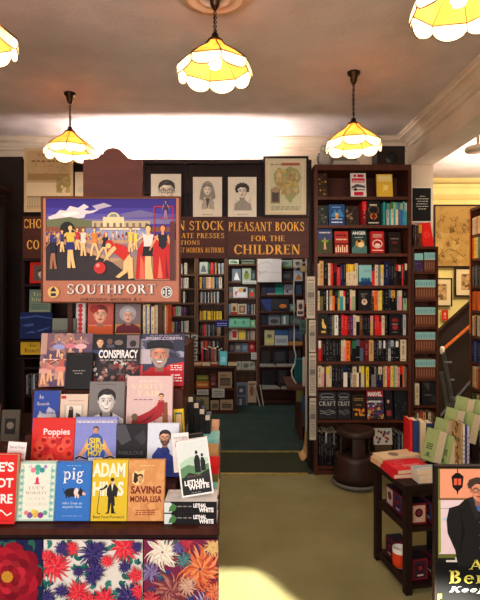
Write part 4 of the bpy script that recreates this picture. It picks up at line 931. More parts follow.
sm2(232,241,269,1,'Cc',D((.42,.46,.48),('p',[(.2,.1),(.45,.75),(.55,.75),(.85,.1)],(.90,.88,.84)),('o',.5,.72,.1,None,(.8,.6,.5))),'slate','grey book with white gowned figure, second shelf of centre bookcase')
sm2(242,251,268.5,1,'Cc',D((.66,.68,.56),('o',.5,.45,.28,.3,(.48,.52,.22)),('o',.5,.72,.14,.1,(.35,.3,.2))),'sage','book with olive figure, second shelf of centre bookcase')
sm2(251.4,256,270,1,'Cc',D((.24,.28,.26),('r',.2,.2,.8,.7,(.4,.45,.42))),'charcoal','narrow dark green book at right of the second centre shelf')
sm2(228,232.4,287,2,'Cc',D((.40,.42,.34),('r',.1,.1,.9,.5,(.6,.4,.4))),'olive','narrow olive book at left of the third centre shelf')
sm2(233,247.5,287,2,'Cc',D((.84,.80,.76),('o',.25,.4,.12,.2,(.8,.35,.35)),('o',.55,.72,.2,.2,(.85,.66,.35)),('o',.8,.7,.12,.2,(.3,.3,.3)),('r',.25,.1,.9,.45,(.88,.86,.84))),'cream','wide white picture book with coloured animals, third centre shelf')
sm2(248.6,256,288,2,'Cc',D((.36,.40,.36),('o',.5,.32,.35,.28,(.82,.28,.18)),('o',.5,.7,.15,.12,(.8,.65,.5))),'charcoal','dark book with orange red figure, third centre shelf')
sm2(227.8,230.6,304,3,'Cc',D((.4,.55,.66)),'slate','slim pale blue book at left of the fourth centre shelf')
sm2(231,237.4,303.5,3,'Cc',D((.74,.64,.46),('o',.5,.5,.25,.25,(.48,.25,.16)),('r',0,0,1,.2,(.65,.2,.16))),'tan','tan book with red foot, fourth centre shelf')
sm2(237.8,246.6,304,3,'Cc',D((.72,.68,.58),('r',.15,.12,.85,.85,(.5,.36,.3)),('o',.5,.5,.2,.25,(.72,.55,.4))),'cream','framed-look buff book with brown figure, fourth centre shelf')
spine_row('slate1.5 purple1.4 charcoal1.2 silver1.2 charcoal1.2 cream1.2',247.6,YB2,zb_(bayrows['Cc'][3]),10,'at the right of the fourth centre shelf',None,xmax=255,seed=99)
sm2(228.9,250,317.5,4,'Cc',D((.40,.66,.52),('r',.03,.1,.97,.9,(.46,.72,.58)),('o',.3,.5,.06,.2,(.3,.55,.42)),('o',.7,.5,.06,.2,(.3,.55,.42))),'sage','long mint green box-like book, fifth centre shelf',lean=3)
sm2(250.6,256.6,320,4,'Cc',D((.50,.70,.52),('o',.5,.5,.2,.2,(.8,.8,.6))),'sage','small mint green book beside the long one, fifth centre shelf')
sm2(228.4,231,330.5,5,'Cc',D((.7,.68,.62)),'cream','slim pale card at left of the sixth centre shelf')
sm2(231.3,238,329.5,5,'Cc',D((.82,.76,.66),('r',.15,.2,.8,.8,(.70,.16,.16))),'cream','cream book with crimson block, sixth centre shelf')
sm2(238.6,245.6,330,5,'Cc',D((.84,.70,.42),('r',.1,.15,.8,.75,(.90,.76,.20))),'gold','golden yellow book, sixth centre shelf')
spine_row('slate1.4 tan1.2 slate1.6 sage1.2 tan1.2 pink1.4 silver1.2',246.6,YB2,zb_(bayrows['Cc'][5]),10,'at the right of the sixth centre shelf',None,xmax=255,seed=98)
sm2(229.5,234.5,343,6,'Cc',D((.28,.25,.25),('r',.2,.2,.8,.7,(.4,.35,.32))),'charcoal','small dark book, seventh centre shelf, left')
sm2(235,241,343,6,'Cc',D((.42,.40,.40),('r',.2,.3,.8,.7,(.6,.58,.55))),'grey','small grey book, seventh centre shelf')
sm2(241.6,248,343,6,'Cc',D((.40,.46,.54),('r',.2,.3,.8,.7,(.5,.56,.62))),'slate','small slate blue book, seventh centre shelf')
sm2(248.6,255,341.5,6,'Cc',D((.62,.16,.18),('o',.5,.5,.25,.2,(.85,.5,.45))),'red','small crimson book, seventh centre shelf, right')
for i,(x0,x1) in enumerate([(227.5,241.5),(242,256.5)]):
    sm2(x0,x1,361.5,7,'Cc',D((.66,.64,.56),('o',.3,.5,.2,.3,(.4,.42,.36)),('l',.1,.2,.9,.7,.03,(.45,.45,.38)),('o',.7,.6,.12,.2,(.5,.48,.42))),'cream',['pale card with dark drawing at left, eighth centre shelf','pale card with dark drawing at right, eighth centre shelf'][i])
flat('hanging_card',251,256.5,352.5,359.5,YBR-.01,D((.82,.80,.76),('scrib',.1,.1,.9,.9,3,(.4,.4,.4))),'small white card hanging from the centre bookcase','card',t=.002)
flat('shelf_label',242.5,256.5,280.6,284,YBR-.008,D((.80,.78,.72),('scrib',.1,.2,.9,.8,1,(.5,.5,.5))),'white label strip on second shelf edge, centre bookcase','label',t=.002)
flat('leaning_picture',236,247.5,383,410.5,YBR-.09,lambda a:(a.r(0,0,1,1,(.42,.44,.48)), a.r(.12,.55,.88,.9,(.26,.28,.32)), a.r(.12,.1,.88,.5,(.28,.29,.33)), a.o(.45,.72,.16,c=(.66,.64,.62)), a.r(.3,.18,.5,.42,(.62,.60,.6))),'tall grey picture leaning on the floor below the centre bookcase','picture',t=.008,lean=6)
flat('leaning_picture',247.8,256.5,381.5,402.5,YBR-.05,lambda a:(a.r(0,0,1,1,(.66,.58,.46)), a.o(.45,.55,.25,.25,(.50,.32,.24)), a.r(.1,.8,.9,.9,(.45,.38,.3))),'tall buff picture leaning beside the grey one','picture',t=.008,lean=6)
# dark bay D
dd = [
 (276,292,260,0,D((.60,.64,.56),('r',.05,.05,.95,.2,(.30,.52,.28)),('o',.5,.55,.3,.25,(.45,.5,.45))),'green footed landscape book, top of dark bookcase'),
 (293,303.5,259.5,0,D((.78,.72,.62),('o',.5,.5,.25,.25,(.4,.34,.3))),'cream book with dark figure, top of dark bookcase'),
 (281.5,292,271,1,D((.20,.19,.20),('r',.2,.3,.8,.7,(.34,.32,.32))),'small black book, second shelf of dark bookcase'),
 (294.5,303.5,270,1,D((.70,.72,.72),('p',[(.1,.1),(.5,.7),(.9,.3),(.9,.1)],(.72,.45,.25)),('r',0,.7,1,1,(.55,.65,.75))),'pale blue book with orange shape, second shelf of dark bookcase'),
 (260.9,266.5,284,2,D((.20,.20,.24)),'dark book, left end of third shelf, dark bookcase'),
 (267,275,284,2,D((.17,.20,.30),('r',0,0,1,.15,(.6,.45,.45))),'dark navy book, third shelf of dark bookcase'),
 (275.3,283.3,283.5,2,D((.14,.46,.38),('r',0,0,1,.2,(.3,.6,.5))),'emerald green book, third shelf of dark bookcase'),
 (283.8,292.5,284,2,D((.42,.40,.44),('r',0,0,1,.4,(.62,.58,.58)),('o',.4,.3,.15,.12,(.25,.22,.24))),'mauve grey book, third shelf of dark bookcase'),
 (296,302,284.5,2,D((.20,.26,.34)),'dark blue book, right of the cable, third shelf'),
 (260.9,271.5,298.5,3,D((.20,.24,.42),('p',[(0,0),(.6,0),(0,.8)],(.16,.17,.2))),'dark blue landscape book, fourth shelf of dark bookcase'),
 (272,289,298.5,3,D((.22,.21,.22),('o',.65,.4,.22,.16,(.78,.45,.18)),('r',0,0,1,.15,(.14,.13,.13))),'dark book with glowing orange centre, fourth shelf of dark bookcase'),
 (290,295.5,304,3,D((.42,.50,.42),('r',.2,.3,.8,.7,(.6,.64,.56))),'small grey green card, fourth shelf of dark bookcase'),
 (260.9,268,315,4,D((.16,.16,.20)),'near black book, left end of fifth shelf, dark bookcase'),
 (268.5,280,314,4,D((.46,.46,.48),('o',.5,.35,.35,.2,(.28,.26,.26)),('r',0,.7,1,1,(.32,.34,.38))),'grey landscape book, fifth shelf of dark bookcase'),
 (281,289,314,4,D((.40,.48,.46),('r',.3,.1,.55,.8,(.82,.82,.80))),'book with a white vertical shape, fifth shelf of dark bookcase'),
 (290,302,315,4,D((.32,.34,.33),('o',.5,.4,.3,.25,(.45,.46,.42))),'dim green grey book, fifth shelf of dark bookcase'),
 (264.5,274.5,330,5,D((.74,.68,.50),('r',.1,.15,.9,.4,(.8,.76,.4)),('o',.5,.6,.25,.12,(.4,.4,.3))),'cream and yellow book, sixth shelf of dark bookcase'),
 (275,288,329.5,5,D((.72,.72,.70),('r',0,.62,1,1,(.22,.34,.52)),('r',.1,.15,.9,.4,(.55,.58,.6))),'white and blue book, sixth shelf of dark bookcase'),
 (288.5,302.5,328,5,D((.28,.34,.44),('r',0,0,1,.22,(.72,.48,.24)),('p',[(0,.22),(.5,.5),(1,.22)],(.20,.22,.26))),'dark blue book with orange foot, sixth shelf of dark bookcase'),
 (260.9,270,350,6,D((.19,.18,.18)),'black album, left end of seventh shelf, dark bookcase'),
 (273,287,349,6,D((.17,.17,.18),('r',.2,.2,.8,.8,(.24,.24,.25))),'black album, middle of seventh shelf, dark bookcase'),
 (289,301,350,6,D((.22,.21,.22)),'black album, right of seventh shelf, dark bookcase'),
 (262,275,370.5,7,D((.19,.19,.20)),'dim album, left of the lowest shelf, dark bookcase'),
 (278,287,370,7,D((.26,.25,.26),('r',.2,.2,.8,.8,(.33,.32,.33))),'dim grey album, middle of the lowest shelf, dark bookcase')]
for (x0,x1,yt,row,dr,lab) in dd: sm2(x0,x1,yt,row,'Dd',dr,'charcoal',lab,g='face-out books in the dark bookcase')
for i,(x0,x1,row,n) in enumerate([(260,275,6,2),(276,300,6,2),(262,280,7,3),(281,300,7,2)]):
    for j in range(n):
        w=(x1-x0)*YBR/F*(1-.1*j)
        mb=MB().box(-w/2,0,0,w/2,.10,.012,(.52,.50,.46),front=(.62,.60,.55)); tag(mb.build('magazine','paint',None,(PX((x0+x1)/2,YBR),YBR+.002 if False else YBR-.0,zb_(bayrows['Dd'][row])+.0005+.0125*j)) if False else mb.build('magazine','paint',None,(PX((x0+x1)/2,YBR-.06)-.01*j,YBR-.115,zb_(bayrows['Dd'][row])-.018+.0125*j)),f'{["lower","middle","upper"][j]} grey magazine lying {["left","right"][i%2]} on shelf edge {["seven","eight"][i//2]} of dark bookcase','magazine','magazines lying in the dark bookcase')
tag(MB().box(PX(258.5,YBR),-.125,-.03,PX(304.5,YBR),-.0005,-.0185).build('shelf_extension','case',None,(0,YBR,zb_(bayrows['Dd'][6])-.0)),'narrow dark ledge projecting under upper loose magazines in the back room','ledge')
tag(MB().box(PX(258.5,YBR),-.125,-.03,PX(304.5,YBR),-.0005,-.0185).build('shelf_extension','case',None,(0,YBR,zb_(bayrows['Dd'][7])-.0)),'narrow dark ledge projecting under lower loose magazines in the back room','ledge')
for i,(x,rz) in enumerate([(259,14),(262.5,9)]):
    tag(MB().box(-.008,0,0,.008,.12,.26,(.66,.62,.56)).build('folder','paint',None,(PX(x+1,YBR-.15),YBR-.16,.0005),(0,radians(-rz),0)),['grey folder leaning leftmost on the back room floor','grey folder leaning right of another on the back floor'][i],'folder','folders leaning on the back room floor')
flat('wall_chart',257.5,281.5,258.8,282,YBR-.03,lambda a:(a.r(0,0,1,1,(.86,.80,.76)), a.pl([(.35+.25*cos(i*.5)-.02*i,.75-.02*i+.15*sin(i*.5)) for i in range(14)],.012,(.55,.48,.46)), a.l(.05,.45,.95,.4,.01,(.6,.52,.5)), a.l(.1,.3,.1,.44,.02,(.3,.26,.26)), a.l(.05,.62,.9,.66,.008,(.65,.6,.58)), a.scrib(.5,.08,.9,.1,1,(.5,.45,.45))),'large white line-drawn chart hanging on the dark back room bookcase','chart',t=.003)
# counter in the back room
YK = 6.05
bk = bookcase('low_counter','low brown counter with shelves of boxed sets in the back room','counter',PX(168,YK),PX(236.5,YK),YK,.38,PZ(366,YK),[PZ(388.5,YK)],'case',side=.03,thick=.025,toe=.04)
zk = PZ(366,YK)
spine = 0
sepia = lambda a:(a.r(0,0,1,1,(.70,.60,.48)), a.r(.14,.14,.88,.62,(.36,.31,.27)), [a.r(.18+.14*i,.2,.26+.14*i,.5,(.52,.45,.38)) for i in range(5)], a.r(.2,.72,.6,.78,(.5,.3,.25)))
zs = PZ(388.5,YK)
face_px(218,232,372,zs,YK+.03,sepia,(.72,.62,.50),'square sepia photograph book on the counter upper shelf',lean=3,parts=False,mat='paint')
face_px(196,208.8,397,.04,YK+.03,lambda a:(a.r(0,0,1,1,(.66,.60,.46)), a.o(.4,.55,.25,.28,(.36,.38,.28)), a.o(.7,.3,.1,c=(.4,.3,.2))),(.66,.6,.46),'tall buff book with green figure at the foot of the counter',lean=3,parts=False,mat='paint')
face_px(210.5,218.8,400.5,.04,YK+.03,sepia,(.72,.62,.50),'small sepia photograph book, left of two at counter foot',lean=3,parts=False,mat='paint')
face_px(220,233,400,.04,YK+.03,sepia,(.72,.62,.50),'square sepia photograph book, right of two at counter foot',lean=3,parts=False,mat='paint')
face_px(196,209,381.5,zs,YK+.02,D((.74,.34,.16),('r',.1,.3,.9,.7,(.86,.66,.4)),('r',0,.85,1,1,(.8,.5,.2))),'orange','orange boxed set on the counter upper shelf',lean=1,parts=False,mat='paint')
face_px(196.5,208.5,375.2,PZ(381,YK+.03)+.004,YK+.03,D((.42,.52,.24),('r',.1,.3,.9,.7,(.7,.6,.3))),'olive','olive green box resting on the orange boxed set',lean=1,parts=False,mat='paint')
face_px(186.5,194,374,zs,YK+.03,D((.42,.36,.30),('r',.2,.5,.8,.8,(.6,.5,.4)),('r',.2,.15,.8,.4,(.55,.48,.4))),'brown','dim brown book left of the orange boxed set',lean=2,parts=False,mat='paint')
face_px(210,216.5,374,zs,YK+.03,D((.40,.20,.18),('r',.2,.2,.8,.4,(.6,.4,.35)),('r',.2,.5,.8,.8,(.5,.3,.28))),'maroon','dim maroon book right of the orange boxed set',lean=2,parts=False,mat='paint')
face_px(182,186.5,395,.04,YK+.02,D((.66,.55,.42)),'tan','narrow tan folder at the left foot of the counter',lean=1,parts=False,mat='paint')
for i,(x0,x1,yt,yb) in enumerate([(197,208.5,389.5,395),(212,224.5,388.5,397.5)]):
    flat('shelf_card',x0,x1,yt,yb,YK-.006,D((.78,.76,.70),('scrib',.1,.15,.9,.85,3,(.4,.38,.36))),['small white card on the counter shelf edge, left','larger white card on the counter shelf edge, right'][i],'card',t=.002)
# on the counter : sloping rack of white cards, teal cards, books
rk = thing('card_rack','stepped rack of pale cards standing on the back room counter','rack',(PX(189.5,YK+.1),YK+.15,zk))
for i in range(4):
    z=.04+i*.085; MB().box(-.10,.02*i,0 if i==0 else z-.004,.10,.02*i+.018,z).build('step','case',rk)
    for s in (-1,1):
        MB().box(s*.05-.04,.02*i+.001 if False else .02*i+.004,z+.0005,s*.05+.04,.02*i+.012,z+.065,(.70,.68,.62),front=(.74,.72,.66)).box(s*.05-.025,.02*i+.002,z+.02,s*.05+.025,.02*i+.0035,z+.05,(.35,.34,.32)).build('card','paint',rk)
face_px(178.5,190,351,zk,YK+.03,D((.40,.74,.74),('r',.1,.2,.9,.4,(.5,.8,.8))),'teal','small bright turquoise card, left, on the back room counter',lean=10,parts=False,mat='paint')
face_px(219.5,227,351.5,zk,YK+.03,D((.40,.74,.76),('r',.2,.2,.8,.6,(.6,.85,.85))),'teal','small bright turquoise card, right, on the back room counter',lean=14,parts=False,mat='paint')
rnd = random.Random(77)
for i,(x0,x1,c) in enumerate([(193.5,201,'tan'),(202,210,'cream'),(211,218,'rust'),(228,237,'cream')]):
    w=(x1-x0)*YK/F; tag(MB().box(-w/2,0,0,w/2,.12,.022,c,front=c,right='page',top=C(c)).box(-w/2+.002,.004,.0225,w/2-.004,.11,.04,'page',top='brown').build('book_pile','paint',None,(PX((x0+x1)/2,YK),YK+.02,zk+.0005)),f'low {c} book lying {ORD[i]} from left along the back room counter','book','books lying on the back room counter')
spine_row('red1.4 charcoal1.4 black1.6 maroon1.6 brown1.6 charcoal2 red1.6 slate2 tan1.6 black2 grey2 black2',201.5,YK+.17,zk,17,'at the back of the low counter','books upright along the low counter',seed=51,jit=.12)
flat('shelf_sign',215.5,228.5,320.5,327,YBR-.05,D((.14,.13,.40),('scrib',.1,.2,.9,.8,2,(.6,.6,.75))),'small indigo sign projecting from the back room shelves','sign',t=.004)
# roll, cable, desk, magazines at the right of the archway
tag(MB().tube([(-.14,0,0),(.14,0,0)],.032,(.80,.70,.52),16).build('paper_roll','paint',None,(PX(306,4.75),4.75,PZ(269,4.75))),'cream roll of paper fixed across the right of the archway','roll') if False else None
pr_ = thing('sconce','cream cylindrical wall lamp at upper right of the archway','lamp',(PX(306.5,4.40),4.40,PZ(268.8,4.40)))  # plain cream paper roll, gives no light
MB().tube([(-.055,0,0),(.055,0,0)],.028,(.84,.74,.54),18).build('shade','paint',pr_)
MB().tube([(.0551,0,0),(.075,0,0)],.01,'brown',10).build('bracket','bronze',pr_)
cb=[(PX(x,4.9),4.9+.02*sin(i),PZ(y,4.9)) for i,(x,y) in enumerate([(306,262),(300,264),(294.5,270),(293.5,290),(294,310),(294,330),(294,348),(296,356),(295,364),(291.5,371),(292.5,378),(296,383)])]
tag(MB().tube(cb,.0075,(.80,.78,.74),8).build('hanging_cable','paint'),'twisted white cable hanging down the right of the back room','cable')
dk = thing('wall_desk','small brown desk shelf at the right of the back room','desk',(PX(300,5.0),5.0,0))
zd = PZ(387,4.95)
MB().box(-.13,-.06,zd-.03,.36,.55,zd).build('desk_top','case',dk)
MB().box(.0,.02,0,.03,.5,zd-.031).build('side_panel','case',dk)
MB().box(.31,.02,0,.34,.5,zd-.031).build('side_panel','case',dk)
flat('paper_sheet',302.5,312.5,357,386,5.0,D((.84,.78,.72),('l',.3,.05,.28,.9,.02,(.7,.64,.58))),'tall blank white sheet standing on the back room desk','paper',t=.004,lean=0)
tag(MB().box(-.05,0,0,.05,.09,.24,(.10,.34,.36)).build('teal_file','paint',None,(PX(300,5.2),5.2,zd+.0005)),'dark teal file box on the back room desk','file')
for i,(x,y0,y1,c) in enumerate([(301,390,404,(.42,.40,.2)),(306,396,412,(.2,.3,.45)),(309,404,425,(.45,.42,.22))]):
    tag(MB().box(-.035,0,0,.035,.01,(y1-y0)*4.8/F,c).build('hanging_leaflet','paint',None,(PX(x,4.9),4.99 if i==0 else 4.97-.03*i,PZ(y1,4.9))),['olive leaflet pinned under the desk, highest','blue leaflet pinned under the desk, middle','olive leaflet pinned under the desk, lowest'][i],'leaflet','leaflets under the desk')
for i,(x,yt,yb,c1,c2) in enumerate([(300.5,300,316,(.80,.72,.66),(.3,.28,.3)),(304.5,304,318,(.62,.16,.14),(.15,.1,.1)),(303,320,334,(.28,.40,.36),(.2,.3,.28))]):
    flat('hanging_magazine',x-3.5,x+3.5,yt,yb,4.5+.03*i,D(c1,('o',.5,.6,.3,.2,c2),('r',.1,.1,.9,.3,c2)),['pale magazine pinned right of the hanging cable','red magazine pinned right of the hanging cable','green magazine pinned right of the hanging cable'][i],'magazine',t=.003)
# curled tan card by the archway post
pts=[]; mb=MB()
pr=[(0,.0),(-.03,.02),(-.055,.03),(-.05,.06),(-.02,.12),(0,.2),(.0,.26)]
path=[(PX(300.5,4.4),.012),(PX(303,4.4),.004),(PX(306,4.4),.03),(PX(307.6,4.4),.10),(PX(308.2,4.4),.22)]
for (a,b),(c_,d) in zip(path,path[1:]): mb.poly([(a,4.38,b),(c_,4.38,d),(c_,4.62,d),(a,4.62,b)],'tan',True); mb.poly([(a,4.383,b-.003),(c_+.003,4.383,d-.003),(c_+.003,4.617,d-.003),(a,4.617,b-.003)],'tan',True)
tag(mb.build('curled_card','paint'),'curled tan card sheet standing at the foot of the archway post','card')

# ================================================================== stairs, pictures and bookcase in the side room
YW = 6.0
def bigmap(a):
    a.r(0,0,1,1,(.66,.52,.27)); rnd=random.Random(4); noisy_bg(a,[(.62,.48,.24),(.70,.57,.31),(.64,.50,.26),(.68,.55,.30)],60,rnd,.04,.10)
    for k in range(34):
        u,v=rnd.random(),rnd.random(); q=[(u,v)]
        for i in range(14):
            u=min(max(u+.07*(rnd.random()-.5),.01),.99); v=min(max(v+.10*(rnd.random()-.5),.01),.99); q.append((u,v))
        a.pl(q,.005,(.42,.30,.15))
    for i in range(40): a.o(rnd.random()*.96+.02,rnd.random()*.96+.02,.006,c=(.38,.26,.14),n=6)
flat('wall_map',434,516,204.5,267.5,YW-.03,bigmap,'very large framed antique map on the yellow stairwell wall','picture',frame='black',fw=.018,col='tan')
def smallmap(a): a.r(0,0,1,1,(.84,.76,.58)); a.r(.2,.2,.8,.82,(.66,.52,.32)); noisy_bg(a,[(.5,.38,.22),(.74,.6,.4),(.4,.3,.2)],24,random.Random(6),.04,.12,(.22,.22,.78,.8))
flat('framed_print',430,452.3,278,306.5,YW-.03,smallmap,'small framed brown print, lower left on the yellow wall','picture',frame='black',fw=.014,col='cream')
flat('framed_print',455,484,267.8,296.5,YW-.03,smallmap,'framed brown print under the big map, beside the right bookcase','picture',frame='black',fw=.016,col='cream')
flat('small_red_picture',441.6,448.2,310,320.5,YW-.02,lambda a:(a.r(0,0,1,1,(.74,.16,.10)), a.o(.5,.62,.2,.15,(.85,.55,.4)), a.p([(.25,.15),(.35,.45),(.65,.45),(.75,.15)],(.85,.4,.3))),'tiny red picture above the banister on yellow wall','picture',t=.01)
sc = thing('staircase','enclosed dark brown staircase rising to the right','staircase',(0,5.72,0))
def SP(x,y,Y=5.72): return (PX(x,Y),PZ(y,Y))
ln = lambda x,dy: (PX(x,5.72),PZ(334-(x-437)*.905+dy,5.72))
MB().prism([ln(425,2),ln(560,2),(ln(560,0)[0],0),(ln(425,0)[0],0)],0,.04,'brown').build('spandrel_panel','walldark',sc)
MB().prism([ln(425,-1),ln(560,-1),ln(560,2.5),ln(425,2.5)],-.03,-.001,'green').build('dark_green_string','black',sc)
MB().prism([ln(425,-2.4),ln(560,-2.4),ln(560,-1.1),ln(425,-1.1)],-.04,.05,'green').build('capping','black',sc)
lo2 = lambda x,dy: (PX(x,5.72),PZ(404-(x-449)*1.15+dy,5.72))
MB().prism([lo2(440,0),lo2(520,0),lo2(520,1.6),lo2(440,1.6)],-.035,-.001,'grey').build('lower_string','greymetal',sc)
MB().tube([(PX(441,5.55),-.17,PZ(351,5.55)),(PX(520,5.55),-.17,PZ(351-79*.86,5.55))],.017,'tan',10).build('handrail','orangewood',sc)  # handrail's orange lighting is carried by its wood colour
for x in (450,480): MB().tube([(PX(x,5.6),-.17,PZ(351-(x-441)*.86,5.55)),(PX(x,5.6),-.005,PZ(354-(x-441)*.86,5.6))],.008,n=8).build('handrail_bracket','bronze',sc)
lad = thing('folded_steps','two dark grey folded ladder rails with a white cap, by the stairs','ladder',(PX(446,5.2),5.2,0))
z1=PZ(352,5.2)
for (xa,xb,zt_) in ((443.2,452,z1),(441.5,446.5,PZ(372,5.2))):
    MB().tube([(PX(xa,5.2)-PX(446,5.2),0,zt_),(PX(xb+4,5.2)-PX(446,5.2),-.06,.0)],.022,n=10).build('rail','greymetal',lad)
for i in range(4): MB().tube([(-.03+.03*i,-.02-.01*i,.75-.18*i),(.05+.02*i,-.02-.01*i,.75-.18*i)],.01,n=8).build('rung','greymetal',lad)
MB().lathe([(.001,.04),(.016,.036),(.024,.016),(.022,-.016),(.018,-.04),(.001,-.042)],n=16,c='white').build('cap','paint',lad,(PX(442.3,5.2)-PX(446,5.2),0,z1+.02))
# side-room bookcase at the right edge, its open front facing left
YR=4.6; XF=PX(470,YR)
zr=[PZ(y,YR) for y in (235.5,259,286,310,335,361,386,412,440)]
SB=bookcase('side_bookcase','tall bookcase cut by the right edge of view, in front of stairs','bookcase',-.5,.5,0,.24,PZ(209,YR),zr,'case',side=.018,thick=.022,toe=.06)
SB.location=(XF,YR-.5,0); SB.rotation_euler=(0,0,-pi/2)
MB().box(-.5,-.006,1.1,-.482,-.0005,2.2).build('edge_strip','orangewood',SB)['label']='varnished orange edge strip'  # thin strip added to paint the orange light along the case edge
rr=['cream silver tan cream grey brown slate cream','orange yellow cream green tan orange cream','grey charcoal slate charcoal grey black','orange orange rust orange orange rust orange orange','cream tan charcoal cream silver tan','navy blue navy navy blue slate','tan cream tan rust brown tan','green charcoal olive cream brown','black grey navy brown cream']
rn=random.Random(140)
for i,s_ in enumerate(rr):
    u=-.48
    for k,c in enumerate(s_.split()):
        w=rn.uniform(.026,.044); h=(.165,.19,.19,.175,.19,.19,.19,.19,.19)[i]*rn.uniform(.92,1)
        spine_book('book',w-.001,h,.13,(XF+.012,YR-.5-(u+w/2),zr[i]+.0005),c,None,rn.randint(0,4),-pi/2,0,f'{c} spine, {ORD[k]} from the far end, {ORD[i]} shelf of the side bookcase','book','books in the side bookcase',rn)
        u+=w
# hanging ceiling fixture in the side room (white, by the top right corner)
hl = thing('ceiling_fitting','small white ceiling light fitting in the side room, top right','light',(PX(478,3.9),3.9,0))
MB().lathe([(.001,PZ(152,3.9)),(.09,PZ(151.5,3.9)),(.10,PZ(149,3.9)),(.09,PZ(147,3.9)),(.001,PZ(146.9,3.9))],n=20,c='white').build('diffuser','wallwhite',hl)
MB().tube([(0,0,PZ(146.8,3.9)),(0,0,CZ-.0005)],.012,'cream').build('stem','wallwhite',hl)
# ================================================================== step stool
ks = thing('step_stool','round brown two-step library stool in front of the tall bookcase','stool',(PX(355.5,3.865),3.865,0))
MB().lathe([(.001,.012),(.165,.012),(.178,.02),(.178,.03),(.17,.04)],n=36).build('rubber_rim','rubber',ks)
MB().lathe([(.001,.0355),(.168,.036),(.166,.10),(.158,.20),(.155,.225),(.148,.235),(.001,.236)],n=36).build('lower_step','stool',ks)
for a0 in (0,120,240):
    mb=MB()
    pts=[]
    for k in range(7):
        a=radians(a0-90-24+48*k/6); pts.append((.118*cos(a),.118*sin(a)))
    for k in range(6,-1,-1):
        a=radians(a0-90-24+48*k/6); pts.append((.105*cos(a),.105*sin(a)))
    mb.prismz(pts,.2365,.385,'brown')
    mb.build('upright','stool',ks)
MB().lathe([(.001,.3855),(.142,.386),(.146,.395),(.146,.42),(.138,.43),(.12,.432),(.115,.428),(.001,.428)],n=36).build('top_step','stool',ks)
for k in range(3):
    a=radians(90+120*k); MB().tube([(.12*cos(a)-.01,.12*sin(a),.014),(.12*cos(a)+.01,.12*sin(a),.014)],.014,n=10).build('castor','rubber',ks)

# ================================================================== low table on the right
TH=radians(10.3); tb=thing('low_display_table','dark open-shelved low table of books, lower right','table',(PX(406,2.45),2.45,0),(0,0,TH))
TD,TW,TZ=.36,1.05,.545
def TL(u,v,z):  # table local -> world
    return (PX(406,2.45)+u*cos(TH)-v*sin(TH), 2.45+u*sin(TH)+v*cos(TH), z)
MB().box(-.015,-.015,TZ-.03,TW+.015,TD+.015,TZ).build('table_top','black',tb)
for x in (0,TW-.034):
    for y in (0,TD-.034): MB().box(x,y,0,x+.034,y+.034,TZ-.0305).build('leg','black',tb)
for z in (.325,.045): MB().box(.004,.004,z-.018,TW-.004,TD-.004,z).build('shelf','black',tb)
for y in (.02,TD-.035): MB().box(.0455,y,TZ-.07,TW-.0455,y+.015,TZ-.0305).build('apron','black',tb)
for z in (.325,.045): MB().box(.006,.0455,z+.0003,.016,TD-.0455,z+.018).build('side_lip','black',tb)
MB().box(TW*.52,.03,.0455,TW*.54,TD-.03,.306).build('divider','black',tb)
# boxed mugs
def mugbox(u,v,z,rz,main,label,s=1.0):
    loc=TL(u,v,z+.0008); r=thing('boxed_mug',label,'box',loc,(0,0,TH+radians(rz)),group='boxed mugs on the low table')
    W_,H_=.085*s,.105*s
    MB().box(-W_/2,-W_/2,0,W_/2,W_/2,H_,(.42,.09,.12),top=(.12,.10,.14),right=(.12,.10,.14)).build('carton','paint',r)
    for k,(ax) in enumerate((0,-pi/2)):
        mb=MB(); a=Art(mb,W_,H_,-W_/2-.0002)
        a.r(.1,.1,.9,.9,main); a.o(.5,.55,.26,c=(.10,.09,.14)); a.o(.5,.55,.16,c=(.5,.12,.16)); a.r(.3,.18,.7,.25,(.75,.7,.66))
        mb.build('printed_panel','paint',r,(0,0,0),(0,0,ax))
    return r
mugbox(.09,.262,.325,0,(.72,.66,.60),'pale fronted mug carton farthest back on the upper shelf of low table')
mugbox(.09,.172,.325,0,(.16,.18,.34),'navy fronted mug carton, middle of the upper shelf of low table')
mugbox(.092,.082,.325,0,(.80,.62,.52),'cream fronted mug carton nearest the corner, upper shelf of low table')
mugbox(.20,.07,.325,0,(.18,.24,.36),'slate blue mug carton at the front of the upper shelf, low table')
mugbox(.09,.265,.045,0,(.18,.12,.14),'dark mug carton at the back of the lower shelf, low table')
mugbox(.098,.085,.045,4,(.22,.12,.15),'dark mug carton nearest the corner, lower shelf of low table')
mugbox(.215,.08,.045,0,(.16,.14,.18),'dark grey mug carton at the front of the lower shelf, low table')
for i,z in enumerate((.325,.045)):
    r=thing('dark_gift_box',['large black gift box with crimson roundel, upper shelf','large black gift box with crimson roundel, lower shelf'][i],'box',TL(.41,.20,z+.0008),(0,0,TH))
    MB().box(-.11,-.12,0,.11,.12,.155,(.09,.07,.08)).build('carton','paint',r)
    mb=MB(); a=Art(mb,.22,.155,-.1202); a.o(.5,.6,.12,c=(.55,.10,.18)); a.o(.5,.6,.07,c=(.12,.08,.09)); a.r(.38,.25,.62,.32,(.6,.56,.54)); mb.build('printed_panel','paint',r)
mg=thing('mug','white mug with an orange red band on the lower shelf of low table','mug',TL(.062,.178,.046))
MB().lathe([(.001,0),(.034,.001),(.036,.004),(.038,.028),(.038,.075),(.038,.098),(.0355,.098),(.0345,.03),(.001,.008)],n=28,cols=['white','white',(.85,.25,.10),(.85,.25,.10),'white','white','white','white']).build('body','gloss',mg)
MB().torus((.05,0,.05),.024,.005,'y','white',16,8,sx=.75).build('handle','gloss',mg)
